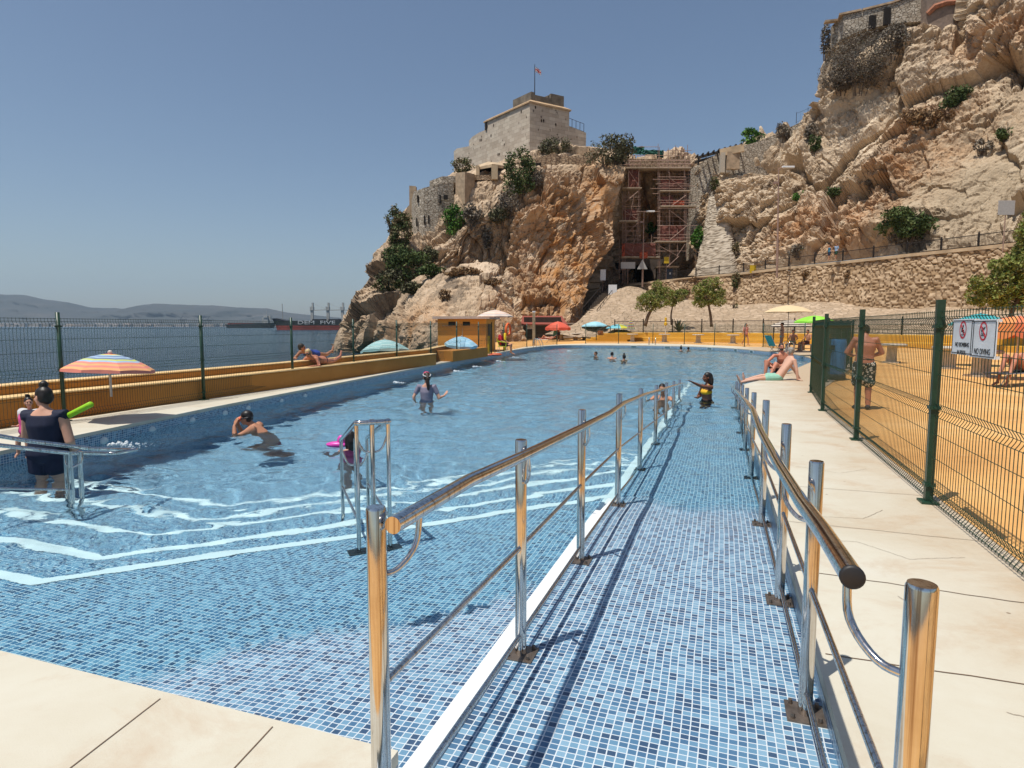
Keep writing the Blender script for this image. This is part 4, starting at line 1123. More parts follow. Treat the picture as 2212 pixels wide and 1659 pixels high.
# old wall right of the scaffolding with pilasters, pergola on top
w2 = wallrun('old_wall', [(1492, 560, 366, 101), (1512, 540, 352, 100.5), (1540, 520, 338, 99.5), (1556, 500, 326, 99), (1605, 480, 315, 98), (1640, 460, 305, 98), (1690, 430, 283, 98), (1745, 400, 256, 97.5), (1780, 380, 232, 97)], 2.5, M_MASON, 'stepped grey rubble wall climbing to the right behind the scaffolding', 'wall')
m = MB(); q = W(1578, 327, 96.9) - w2.location; m.obox(W(1555, 331, 97.4) - w2.location, W(1607, 319, 96.5) - w2.location, .5, 1.1); m.build('lintel', M_PLASTER, w2)
m = MB(); m.box(W(1583, 347, 97.0) - w2.location, (1.9, .6, 2.6)); m.build('blind_window', M_PLASTERD, w2)
for px in (1560, 1573): m = MB(); m.box(W(px, 352, 97.3) - w2.location, (.65, .7, 3.0)); m.build('pilaster', simple('pale pilaster', (.50, .43, .34), .9), w2)
# battered buttress, bottom right of the gorge
o1 = W(1500, 590, 94); P = [(1508, 585, 93), (1600, 588, 88)]
def buttress():
    A = [[W(1496, 612, 93), W(1520, 614, 90.5), W(1555, 613, 88.5), W(1590, 606, 88), W(1603, 600, 91)],
         [W(1512, 540, 94.5), W(1530, 541, 92.5), W(1556, 540, 91), W(1582, 538, 90.5), W(1592, 536, 93)],
         [W(1525, 470, 96), W(1536, 470, 94.5), W(1555, 469, 93.3), W(1574, 470, 93), W(1580, 470, 95)],
         [W(1532, 428, 97), W(1542, 427, 96), W(1555, 424, 95.3), W(1568, 426, 95), W(1573, 428, 96.5)],
         [W(1538, 424, 99), W(1546, 422, 99), W(1556, 418, 99), W(1566, 421, 99), W(1571, 424, 99)]]
    m = mat_masonry('pale coursed buttress', (.40, .33, .25), (.56, .48, .38), (.22, .17, .12))
    carved_wall('buttress', A, .12, m, (.85, .36), 44, .09, .06, 'tapering pale stone buttress right of the scaffolding', 'buttress')
buttress()
# wall along the top of the right-hand cliff
w3 = wallrun('fort_wall', [(1818, 90, 38, 91), (1822, 82, 32, 90), (1870, 62, 22, 89), (1935, 50, 6, 88), (2000, 45, -18, 87), (2010, 60, -25, 86.5)], 3, M_MASON, 'grey rubble fort wall on the edge of the right cliff top', 'wall', M_PLASTERD)
opening('loophole', w3, 1884, 48, 88.7, .8, 1.7, .4); opening('loophole', w3, 1916, 36, 88.2, .8, 2.2, .4)
w4 = wallrun('arched_wall', [(2002, 85, -30, 86), (2060, 80, -40, 84.5), (2092, 75, -50, 84)], 1.5, simple('dark brick infill', (.22, .165, .13), .95, 0, .3, 2.0, .4), 'walled up brick arch in the right cliff top', 'wall')  # one mottled dark brown over the whole infill
m = MB(); pts = [W(2004, 30, 85.9) - w4.location, W(2020, 14, 85.4) - w4.location, W(2045, 6, 84.8) - w4.location, W(2070, 4, 84.2) - w4.location, W(2092, 6, 83.8) - w4.location]
m.tube(pts, .35, 6); m.build('brick_arch', simple('red brick', (.33, .14, .08), .9, 0, .3, 3), w4)
# ================================================================ walls, steps, hut, furniture round the pool
def strip_wall(name, pts, z0, z1, th, mat, label=None, cat='wall', side=-1):
    """low wall along (s,t) line, thickness to the outside"""
    o0 = ST(pts[0][0], pts[0][1], z0); mb = MB(); L = []
    for i, p in enumerate(pts):
        a = pts[max(i - 1, 0)]; b = pts[min(i + 1, len(pts) - 1)]; d = Vector((b[0] - a[0], b[1] - a[1])).normalized(); n = Vector((-d.y, d.x)) * side
        L.append((ST(*p, z0) - o0, ST(p[0] + n.x * th, p[1] + n.y * th, z0) - o0))
    h = Vector((0, 0, z1 - z0)); vs = []
    for a, b in L: vs += [a, a + h, b + h, b]
    fs = [(0, 1, 2, 3)]
    for i in range(len(L) - 1):
        k = i * 4
        for j in range(4): fs.append((k + j, k + 4 + j, k + 4 + (j + 1) % 4, k + (j + 1) % 4))
    k = (len(L) - 1) * 4; fs.append((k + 3, k + 2, k + 1, k)); mb.add(vs, fs)
    o = mb.build(name, mat, recalc=True, bevel=.02); o.location = o0
    if label: tag(o, label, cat)
    return o
BW = [(-2, -9.95), (3, -10.02)] + [to_st(G(px, py)) for px, py in [(0, 924), (145, 902), (432, 864.5), (640, 835), (780, 813), (880, 797), (945, 787)]]
BW = [(s, t - .05) for s, t in BW]
def sea_wall():
    root = empty('bench_wall', ST(*BW[0]), label='long ochre bench wall with parapet between the left fence and the sea', cat='wall')
    a = strip_wall('seat', BW, -.02, .40, .34, M_ORWALL); b = strip_wall('parapet', [(s, t - .345) for s, t in BW] + [(25.5, -12.1), (29.5, -12.9)], -.02, .56, .30, M_ORWALL)
    c2 = strip_wall('seat_slab', [(s, t + .02) for s, t in BW], .402, .435, .365, simple('sunlit pale slab', (.72, .50, .24), .8, 0, .12, 2)); d2 = strip_wall('coping', [(s, t - .335) for s, t in BW] + [(25.5, -12.08), (29.5, -12.88)], .562, .59, .32, simple('sunlit pale slab', (.72, .50, .24), .8, 0, .12, 2))  # paler slab colour stands in for sunlight on seat and parapet tops
    for o in (a, b, c2, d2): o.parent = root; o.location -= root.location
    # outer face of the quay
    strip_o = strip_wall('quay_wall', [(s, t - .66) for s, t in BW] + [(25.5, -12.5), (32, -14), (40, -17)], SEA_Z - 1, -.03, 1.0, M_PLASTERD); tag(strip_o, kind='structure')
sea_wall()
P2 = [to_st(G(px, py)) for px, py in [(990, 781), (1064, 769.5)]]
strip_wall('low_wall', [(s, t - .25) for s, t in P2], -.02, .46, .75, M_ORWALL, 'short ochre wall block in front of the orange hut')
def stair_rails():
    o = W(985, 772, 31.0); o.z = -.02; root = empty('stair_railing', o, label='dark pair of sloping stair rails beside the orange hut', cat='railing')
    for (x0, y0), (x1, y1), yy in (((930, 768), (982, 745), 31.6), ((953, 769), (1021, 742), 30.6)):
        a = W(x0, y0, yy) - o; b = W(x1, y1, yy + .6) - o; mb = MB(); mb.obox(a, b, .04, .05); mb.tube([b, Vector((b.x, b.y, -.3))], .02, 6); mb.tube([a, Vector((a.x, a.y, -.6))], .02, 6); mb.obox(a - Vector((0, 0, .75)), b - Vector((0, 0, .75)), .03, .03)
        for k in range(1, 11): q = a.lerp(b, k / 11); mb.tube([q, q - Vector((0, 0, .75))], .009, 4, caps=False)
        mb.build('handrail', M_IRON, root)
stair_rails()
def hut():
    A = G(946, 772); A = W(946, 762, 36.6); B = W(1050, 762, 36.2); Cc = W(1088, 764, 38.6); z0 = -.25; zt = W(946, 689, 36.6).z
    u = (Vector((B.x - A.x, B.y - A.y))).normalized(); L = Vector((B.x - A.x, B.y - A.y)).length; n = Vector((-u.y, u.x)); a = math.atan2(u.y, u.x)
    root = empty('kiosk', (A.x, A.y, z0), a, 'flat roofed orange hut with two small vents left of the lifeguard', 'hut')
    H_ = zt - z0; D = 3.4
    mb = MB(); mb.box((L / 2, D / 2, H_ / 2), (L, D, H_)); mb.build('wall', mat_orange('hut paint', (.72, .30, .05), (.78, .345, .065), (.80, .38, .09)), root)
    mb = MB(); mb.box((L / 2, D / 2, H_ + .08), (L + .5, D + .5, .15)); mb.build('roof', simple('pinkish roof slab', (.52, .40, .33), .85), root)
    for f in (.30, .60):
        mb = MB(); mb.box((L * f, -.01, H_ - .28), (.42, .06, .22)); mb.build('vent', M_DARK, root)
    mb = MB(); mb.box((L + .01, 1.0, .95), (.06, .8, 1.9)); mb.build('door', simple('hut door', (.09, .06, .04), .6), root)
    mb = MB(); mb.tube([(L * .52, -.05, .3), (L * .52, -.05, H_ * .72), (L * .515, -.05, H_ * .75)], .02, 6); mb.build('pipe', simple('hut pipe', (.55, .40, .25), .7), root); mb = MB(); mb.tube([(.3, -.08, H_ - .4), (L * .32, -.08, H_ - .42)], .018, 6); mb.build('pipe', simple('hut pipe', (.55, .40, .25), .7), root)
hut()
# ---- far steps, terrace and its black railing
E0 = [(44.5, -20), (50, -14.5), (56, -11), (60.5, -7.5), (61.5, -3.4), (60, 1.5), (56.5, 6.5), (51, 10.5), (45, 13.5)]
P_ = lambda px, py, z: to_st(G(px, py, z))
STEP = [(P_(1335, 737, -.02)), P_(1400, 737, -.02), P_(1500, 738.5, -.02), P_(1620, 741, -.02), P_(1720, 743.5, -.02), (47.5, 14.5), (38, 17.8), (28, 20.0), (16, 22), (4, 24), (-6, 26)]
def offs(L, d):
    out = []
    for i, p in enumerate(L):
        a = L[max(i - 1, 0)]; b = L[min(i + 1, len(L) - 1)]; q = Vector((b[0] - a[0], b[1] - a[1])).normalized(); out.append((p[0] + q.y * d, p[1] - q.x * d))
    return out
STEPc = smooth_open(STEP, 2)
def step_wall(d0, z0, z1, th, name, label):
    return strip_wall(name, [(s, t) for s, t in offs(STEPc, d0)], z0, z1, th, M_YELLOW, label, 'steps', side=-1)
step_wall(0.0, -.02, .36, 1.6, 'terrace_step', 'lower tier of the long yellow steps beyond the pool')
step_wall(1.2, .30, .86, 3.6, 'terrace_step', 'upper tier of the long yellow steps below the black railing')
tr = offs(STEPc, 2.6); tb = offs(STEPc, 30)
mb = MB()
for i in range(len(tr) - 1):
    mb.add([ST(*tr[i], .82), ST(*tr[i + 1], .82), ST(*tb[i + 1], .8), ST(*tb[i], .8)], [(0, 1, 2, 3)])
o = mb.build('terrace', M_PLASTERD, recalc=True); tag(o, kind='structure')
def terrace_fence():
    L = offs(STEPc, 2.2); pts = [ST(*p) for p in L]; out = [pts[0]]; acc = 0
    for a, b in zip(pts[:-1], pts[1:]):
        d = (b - a).length; n = max(1, int(round(d / .4)))
        for k in range(1, n + 1):
            q = a.lerp(b, k / n)
            if (q - out[-1]).length >= 3.0: out.append(q)
    iron_fence([(p.x, p.y) for p in out], [.86] * len(out), 'long black bar railing with ball posts on top of the yellow steps', 1.22, .125, 1.1)
terrace_fence()
# side steps at the left end of the terrace with a bent pipe rail
def side_steps():
    o = G(1262, 739, -.02); root = empty('side_steps', (o.x, o.y, -.02), label='small yellow flight of steps at the left end of the terrace', cat='steps'); mb = MB()
    for i in range(4):
        a = W(1268 + i * 12, 734, 62.0); mb.box((a.x - o.x + 2.0, a.y - o.y + .6, .11 + .2 * i), (4.0, 2.0 + .02 * i, .22))
    mb.build('flight', M_YELLOW, root)
    mb = MB(); a = W(1288, 735, 60) - Vector((o.x, o.y, -.02)); pts = [a, W(1288, 718, 60) - Vector((o.x, o.y, -.02)), W(1293, 712, 60) - Vector((o.x, o.y, -.02)), W(1312, 704, 60.4) - Vector((o.x, o.y, -.02)), W(1318, 705, 60.4) - Vector((o.x, o.y, -.02)), W(1319, 720, 60.4) - Vector((o.x, o.y, -.02))]
    mb.tube(pts, .045, 8); mb.build('handrail', M_IRON, root)
side_steps()

# ---- tables
M_CONC = simple('pale terrazzo', (.55, .49, .40), .8, 0, .15, 5); M_CONCD = simple('cast concrete leg', (.50, .44, .35), .85, 0, .2, 5)
def make_table():
    root = empty('stone_table', (0, 0, 0)); mb = MB(); mb.smooth = True; mb.lathe([(0, .70), (.50, .70), (.54, .72), (.54, .78), (.50, .80), (0, .80)], n=24); mb.build('table_top', M_CONC, root)
    mb = MB(); mb.box((0, 0, .35), (.36, .36, .70), 0, .9); mb.build('leg', M_CONCD, root)
    mb = MB(); mb.box((0, 0, .03), (.6, .6, .06)); mb.build('foot', M_CONCD, root); return root
TB = make_table(); first = True
TABS = [(1366, 738.5, 'round stone table on the far deck in front of the steps, left of the far ladder'), (1424 + 245 * 0, 0, '')]
TABS = [(1366, 738, 60, 'pale round stone table below the steps beside the closed rainbow parasol'), (1508 - 0, 741, 56, 'pale round stone table in the middle of the far deck'), (1435, 739, 59, 'pale round stone table behind the far ladder'), (1583, 743, 54, 'pale round stone table beside the woman in a pink shirt'),
        (1213, 731, 68, 'round stone table next to the red parasol'), (1262, 730.5, 69, 'round stone table under the pale blue parasol'), (1243, 732, 66, 'round stone table between the red and the pale blue parasol'),
        (1925, 782, 25.5, 'stone table behind the right fence, nearest the blue bin'), (2048, 794, 22, 'stone table behind the right fence below the no bombing sign'), (2118, 812, 18.5, 'stone table behind the right fence beside the lounger')]
for i, (px, py, y, lab) in enumerate(TABS):
    t = TB if i == 0 else copy_tree(TB); p = W(px, py, y); t.location = (p.x, p.y, -.02); t.rotation_euler.z = i * .4 - AX
    tag(t, lab, 'table', 'stone tables on the deck')

# ---- parasols
def stripes(name, cols):
    return [simple(f'{name} {i}', c, .8, 0, .06, 8, spec=.15) for i, c in enumerate(cols)]
M_POLEW = simple('white pole', (.55, .50, .46), .5); M_POLEM = simple('grey pole', (.30, .28, .26), .4, .6)
def parasol(name, loc, h, rad, drop, mats, label, rings=10, n=8, tilt=0.0, taz=0.0, pole=M_POLEW, valance=.12, pr=.018, pattern='ring', base=None, closed=False, ribs=False):
    root = empty(name, loc, label=label, cat='parasol')
    rot = Matrix.Rotation(tilt, 4, Vector((math.cos(taz), math.sin(taz), 0)))
    def T(p): q = rot @ (Vector(p) - Vector((0, 0, h * .62))); return q + Vector((0, 0, h * .62))
    m = MB(); m.smooth = True; m.tube([(0, 0, 0), (0, 0, h * .62), T((0, 0, h * .99))], pr, 10); m.build('pole', pole, root)
    vs = []; fs = []; mi = []; seg = n * 4; K = len(mats)
    for i in range(rings + 1):
        f = i / rings
        for j in range(seg):
            a = 2 * math.pi * j / seg; loc_ = (j % 4) / 4; sag = 1 - .10 * math.sin(math.pi * loc_) * f
            if closed: r = rad * (.12 + .88 * f ** .8) * (1 + .25 * math.cos(a * n)); z = h - drop * f
            else: r = rad * f * sag; z = h - drop * (.25 * f + .75 * f * f) + .03 * math.sin(math.pi * loc_) * f * rad * .6
            vs.append((r * math.cos(a), r * math.sin(a), z))
    if not closed and valance:
        for j in range(seg):
            a = 2 * math.pi * j / seg; loc_ = (j % 4) / 4; x, y, z = vs[rings * seg + j]; vs.append((x * 1.005, y * 1.005, z - valance * (.75 + .35 * math.sin(math.pi * loc_))))
    R_ = len(vs) // seg - 1
    for i in range(R_):
        for j in range(seg):
            q = (j + 1) % seg; fs.append((i * seg + j, i * seg + q, (i + 1) * seg + q, (i + 1) * seg + j))
            mi.append({'ring': i % K if K <= rings else min(i, K - 1), 'ringlist': min(i, K - 1), 'sector': (j // 4) % K, 'spiral': (i + j // 4) % K}[pattern])
    vs = [T(v) for v in vs]
    o = mesh_np('canopy', vs, fs, mats, root, smooth=False); o.data.polygons.foreach_set('material_index', mi)
    if not closed:
        sm = o.modifiers.new('thick', 'SOLIDIFY'); sm.thickness = .008
    m = MB(); m.ball(T((0, 0, h + .03)), .035, 8, 6); m.build('finial', pole, root)
    if ribs:
        for k in range(n):
            a = 2 * math.pi * k / n; m = MB(); m.tube([T((0, 0, h - .45)), T((rad * .5 * math.cos(a), rad * .5 * math.sin(a), h - drop * .35))], .01, 5); m.build('rib', pole, root)
    if base:
        m = MB(); m.smooth = True; m.lathe([(0, 0), (base, 0), (base, .05), (base * .8, .10), (.05, .12), (.05, .3), (0, .3)], n=18); m.build('base', M_CONC, root)
    return root
c = hexc
coral = (.70, .25, .20); org = (.74, .38, .18); lime = (.52, .58, .16); nav = (.16, .21, .34); sky_ = (.35, .48, .62); yel = (.75, .62, .15); pnk = (.75, .20, .20)
q = W(245, 837, 9.6)
parasol('parasol', (q.x - .12, q.y + .12, .38), .68, .64, .25, stripes('striped', [coral, pnk, lime, sky_, nav, sky_, nav, lime, sky_, coral, org, coral, org, coral]), 'rainbow striped beach parasol standing on the bench wall at the left', rings=13, pattern='ringlist', valance=.05, tilt=R(4), taz=R(150))
def at(px, py, y, z): p = W(px, py, y); return (p.x, p.y, z)
parasol('parasol', at(832, 770, 25.5, -.9), 1.85, 1.02, .46, stripes('aqua', [(.30, .52, .52), (.44, .62, .60), (.36, .56, .56)]), 'pale aqua beach parasol beyond the left bench wall', pattern='spiral', valance=.1, tilt=R(7), taz=R(200))
parasol('parasol', at(996, 765, 29.0, -.3), 1.32, .78, .36, stripes('blue print', [(.30, .52, .66), (.40, .60, .72), (.33, .55, .66)]), 'light blue printed beach parasol in front of the orange hut', pattern='spiral', tilt=R(9), taz=R(30))
q = at(1073, 768, 33.2, 0)
parasol('parasol', (q[0] - .1, q[1] + .25, 0), 2.38, .98, .34, stripes('guard', [(.66, .50, .42), (.70, .62, .52), (.62, .40, .38), (.68, .58, .40), (.45, .38, .42), (.70, .60, .50), (.66, .44, .34)]), 'pale striped parasol over the lifeguard chair', rings=13, valance=.06, pole=M_POLEM)
parasol('parasol', at(1205, 735, 62, -.02), 2.0, 1.28, .62, stripes('red', [(.62, .11, .07), (.66, .14, .09)]), 'red parasol with fringe in front of the dark shed', pattern='sector', valance=.28)
parasol('parasol', at(1285, 730, 68, -.02), 2.05, 1.5, .50, stripes('pale blue', [(.30, .56, .64), (.34, .60, .68)]), 'pale blue parasol at the foot of the rubble slope', pattern='sector', valance=.1)
parasol('parasol', at(1336, 730, 66, -.02), 1.75, 1.35, .42, stripes('aqua yellow', [(.16, .48, .58), (.20, .54, .62), (.62, .60, .08), (.20, .54, .62)]), 'turquoise and yellow parasol left of the terrace', pattern='sector', valance=.06)
parasol('parasol', at(1362, 732, 64, .35), 1.85, .36, 1.0, stripes('rainbow', [(.55, .20, .12), (.20, .35, .30), (.58, .42, .10), (.14, .28, .42)]), 'closed rainbow parasol in front of the black railing', closed=True, rings=12)
parasol('parasol', at(1700, 755, 36, -.02), 2.75, 1.45, .42, stripes('beige', [(.66, .50, .30)]), 'beige market parasol over the group at the right bend', n=6, valance=0, pole=M_IRON, base=.32, ribs=True)
parasol('parasol', at(1706, 750, 42, -.02), 1.95, 1.35, .42, stripes('zebra', [(.08, .06, .055), (.60, .52, .42)]), 'dark brown and white striped parasol behind the beige one', rings=10, valance=.08)
parasol('parasol', at(1757, 750, 31, -.02), 2.05, 1.0, .30, stripes('lime', [(.26, .62, .06), (.30, .66, .09)]), 'lime green parasol behind the right fence posts', pattern='sector', valance=.08)
parasol('parasol', at(2112, 768, 23.5, -.02), 2.0, .98, .40, stripes('teal', [(.035, .28, .30), (.05, .33, .35)]), 'turquoise parasol behind the no diving sign', rings=10, n=10, pattern='sector', valance=.06)
parasol('parasol', at(2196, 768, 17.5, -.02), 1.80, .82, .20, stripes('orange', [(.75, .28, .10), (.72, .20, .10)]), 'orange parasol at the right edge of the picture', pattern='sector', valance=.42)

# ---- chairs
M_LIMEP = simple('lime yellow plastic', (.55, .62, .03), .35, spec=.5); M_ALU = simple('brushed aluminium', (.55, .54, .52), .35, .8)
def guard_chair(loc, rz):
    root = empty('plastic_chair', loc, rz, 'lime yellow plastic armchair with metal legs on the cream coping', 'chair')
    mb = MB(); mb.box((0, 0, .44), (.46, .46, .03)); mb.build('seat', M_LIMEP, root, bevel=.012)
    mb = MB(); vs = []
    for j in range(6):
        for i in range(9):
            u = i / 8 - .5; v = j / 5; a = u * 2.2; vs.append((-.20 - .12 * v - .05 * math.cos(a) + .08, .27 * math.sin(a) * (1.0), .46 + .40 * v - .12 * abs(u) * v))
    fs = [(j * 9 + i, j * 9 + i + 1, j * 9 + i + 10, j * 9 + i + 9) for j in range(5) for i in range(8)]; mb.add(vs, fs)
    o = mb.build('backrest', M_LIMEP, root); s = o.modifiers.new('t', 'SOLIDIFY'); s.thickness = .02
    for y in (-.25, .25):
        mb = MB(); pts = spline([(-.22, y, .72), (.0, y * 1.05, .68), (.2, y * 1.05, .66), (.23, y, .58), (.21, y * .95, .45)], 4); mb.tube(pts, .022, 8); mb.build('armrest', M_LIMEP, root, smooth=True)
        for x in (-.2, .2):
            mb = MB(); mb.tube([(x, y * .85, .43), (x * 1.35, y * 1.05, 0)], .012, 8); mb.build('leg', M_ALU, root)
q = G(1086, 766); guard_chair((q.x, q.y, 0), R(-10))
CH = Vector((q.x, q.y, 0))
M_TEALC = simple('teal chair cloth', (.08, .34, .30), .8); M_PINKC = simple('pink lounger cloth', (.62, .16, .18), .8); M_BLKC = simple('black lounger cloth', (.04, .04, .045), .8); M_WOODC = simple('brown folding chair', (.28, .13, .07), .7)
def deck_chair(loc, rz, cloth, label, back=65, long=False, hgt=.40):
    root = empty('folding_chair' if not long else 'sun_lounger', loc, rz, label, 'chair' if not long else 'sun lounger')
    L = 1.25 if long else .48; bl = .72
    mb = MB(); mb.box((L / 2, 0, hgt), (L, .52, .025)); mb.build('seat', cloth, root)
    a = R(back); mb = MB(); mb.obox((0, 0, hgt), (-math.cos(a) * bl, 0, hgt + math.sin(a) * bl), .52, .025); mb.build('backrest', cloth, root)
    for y in (-.27, .27):
        mb = MB(); mb.tube([(L, y, hgt), (0, y, hgt), (-math.cos(a) * bl, y, hgt + math.sin(a) * bl)], .013, 6); mb.tube([(0, y, hgt + .18), (L * .6 if not long else .4, y, hgt + .18)], .013, 6); mb.build('frame', M_ALU, root)
        for x0, x1 in ((.02, L * .85 if not long else .35), (L * .95, L * .1 if not long else L * .8)):
            mb = MB(); mb.tube([(x0, y, hgt), (x1, y, 0)], .012, 6); mb.build('leg', M_ALU, root)
    return root
deck_chair(at(1668, 752, 36.5, -.02), R(20), M_TEALC, 'teal folding deck chair left of the beige parasol', 60, hgt=.36)
deck_chair(at(1188, 734, 57, -.02), R(170), M_PINKC, 'pink low lounger under the red parasol', 35, True, .3)
deck_chair(at(1298, 733, 62, -.02), R(70), M_WOODC, 'brown folding chair facing the rubble slope', 70)
deck_chair(at(1198, 733, 63, -.02), R(200), M_TEALC, 'green folding chair by the table under the red parasol', 75)
LG = at(2205, 832, 15.8, -.02)
deck_chair(LG, R(205), M_BLKC, 'black sun lounger behind the right fence at the picture edge', 42, True, .34)

# ---- blue litter bin
def bin_():
    o = at(1800, 822, 17.4, -.02); root = empty('litter_bin', o, label='blue slatted litter bin with grey base behind the right fence', cat='litter bin')
    mb = MB(); mb.smooth = True; mb.lathe([(0, .16), (.27, .16), (.285, .3), (.285, 1.12), (.27, 1.16), (.25, 1.16), (.24, 1.08), (0, 1.06)], n=28); mb.build('body', simple('blue plastic', (.06, .22, .48), .45), root).data.set_sharp_from_angle(angle=R(40))
    mb = MB()
    for k in range(28):
        a = 2 * math.pi * k / 28; mb.box((.287 * math.cos(a), .287 * math.sin(a), .70), (.012, .03, .80), a)
    mb.build('slat_ring', simple('blue plastic', (.06, .22, .48), .45), root)
    mb = MB(); mb.smooth = True; mb.lathe([(0, 0), (.31, 0), (.31, .14), (.29, .18), (0, .18)], n=28); mb.build('base', simple('bin base', (.05, .05, .048), .7), root)
    mb = MB(); mb.box((-.2, -.24, .93), (.3, .04, .12)); mb.build('slot', M_DARK, root)
bin_()
# ---- showers, shed, log steps
def shed():
    o = W(1135, 722, 70); o.z = .2; root = empty('shed', o, label='dark timber shed with red roof against the foot of the headland', cat='shed')
    V = lambda px, py, y=70: W(px, py, y) - o
    mb = MB(); a = V(1132, 722); b = V(1212, 724); mb.box(((a.x + b.x) / 2, 1.2, 1.1), (b.x - a.x, 2.4, 2.5)); mb.build('wall', simple('dark timber', (.05, .035, .028), .8, 0, .3, 2), root)
    mb = MB(); z = V(1135, 690).z; mb.add([(a.x - .6, -.6, z - .5), (b.x + .7, -.6, z - .55), (b.x + .3, 2.6, z + .45), (a.x - .3, 2.6, z + .45), (a.x - .6, -.6, z - .62), (b.x + .7, -.6, z - .67)], [(0, 1, 2, 3), (4, 5, 1, 0)]); mb.build('roof', simple('red oxide roof', (.26, .065, .045), .8), root)
    for px in (1141, 1148):
        mb = MB(); p = V(px, 704, 69.8); mb.box((p.x, -.06, p.z), (.34, .03, .7)); mb.build('notice', M_LETTER, root)
shed()
def shower(px, py, y, label):
    o = at(px, py, y, -.02); root = empty('shower', o, label=label, cat='shower'); mb = MB(); H_ = W(px, 674, y).z; mb.box((0, 0, H_ / 2), (.22, .22, H_)); mb.build('column', simple('weathered post', (.36, .27, .17), .8, 0, .3, 6), root)
    mb = MB(); mb.box((0, 0, H_ + .04), (.24, .24, .1)); mb.build('cap', M_LETTER, root); mb = MB(); mb.tube([(0, -.1, H_ * .78), (0, -.3, H_ * .8)], .03, 8); mb.build('shower_head', M_ALU, root)
shower(1153, 747, 48.5, 'tall square shower post at the far left bend of the pool')
def shower2():
    o = at(1437, 735, 62, .36); root = empty('shower', o, label='slim yellow shower post in front of the agave', cat='shower'); mb = MB(); mb.tube([(0, 0, 0), (0, 0, 1.9)], .03, 6); mb.build('pipe', M_LETTER, root)
    mb = MB(); mb.lathe([(0, 1.2), (.16, 1.25), (.16, 1.5), (.05, 1.6), (.12, 1.75), (.12, 2.0), (0, 2.05)], n=10); mb.build('shower_head', simple('yellow paint', (.62, .40, .03), .5), root)
shower2()
mb = MB()
o = W(1228, 725, 74); o.z = 0
for k in range(6): mb.tube([(-1.5, k * .25, .12 + .33 * k), (1.5, k * .25, .12 + .33 * k)], .15, 8)
q = mb.build('log_steps', simple('grey logs', (.20, .15, .11), .9, 0, .3, 4)); q.location = o; tag(q, 'stack of grey log steps between the shed and the rubble slope', 'steps')
# ---- rescue tubes, life ring and kit by the lifeguard
def rescue():
    for px, py, y, lab in ((1056, 745, 33.4, 'yellow rescue tube hanging on the fence post left of the lifeguard'), (1091, 738, 35.2, 'yellow rescue tube hanging behind the lifeguard')):
        p = W(px, py, y); mb = MB(); mb.smooth = True; z = p.z - .02
        mb.tube([(0, 0, -.5), (0, 0, -.46), (0, 0, .46), (0, 0, .5)], [.04, .075, .075, .04], 10); o = mb.build('rescue_tube', simple('yellow foam', (.72, .50, .02), .5)); o.location = p; tag(o, lab, 'rescue tube', 'rescue tubes by the lifeguard')
    p = W(1098, 712, 36); mb = MB(); vs = []; n, m = 22, 10
    mb.smooth = True
    for i in range(n + 1): vs.append(Vector((0.12 * math.cos(2 * math.pi * i / n), .30 * math.cos(2 * math.pi * i / n), .34 * math.sin(2 * math.pi * i / n))))
    mb.tube(vs, .07, 10, caps=False); o = mb.build('life_ring', simple('orange foam', (.72, .13, .03), .6)); o.location = p; tag(o, 'orange life ring hanging on the fence behind the lifeguard', 'life ring')
    q = G(1076, 768); mb = MB(); mb.ball((0, 0, .06), (.32, .14, .07), 12, 6); mb.ball((-.35, -.05, .03), (.2, .1, .03), 10, 5); o = mb.build('rescue_buoy', simple('red orange plastic', (.55, .09, .03), .5), smooth=True); o.location = (q.x - .1, q.y - .1, 0); tag(o, 'red rescue buoy lying on the coping under the lime chair', 'rescue buoy')
rescue()
# jets / inlets along the left wall and skimmers on the far one
M_INLET = simple('white inlet', (.60, .66, .66), .5)
for i, (px, py) in enumerate([(325, 961), (440, 937), (520, 916), (592, 900), (640, 889), (705, 873), (760, 862)]):
    p = to_st(G(px + 0, py - 4, -.14))
    t = np.interp(p[0], [a for a, b in LEFT], [b for a, b in LEFT]); mb = MB(); mb.smooth = True
    mb.ball((0, 0, 0), (.03, .065, .065), 10, 8); o = mb.build('wall_inlet', M_INLET); o.location = ST(p[0], t + .01, -.17); o.rotation_euler.z = -AX; tag(o, ['round white inlet in the left pool wall nearest the woman in navy', 'second round white inlet along the left pool wall', 'round white inlet in the left wall behind the masked boy', 'fourth round white inlet along the left pool wall', 'fifth round white inlet along the left pool wall', 'sixth round white inlet along the left pool wall', 'farthest round white inlet in the left pool wall'][i], 'inlet', 'inlets in the left pool wall')
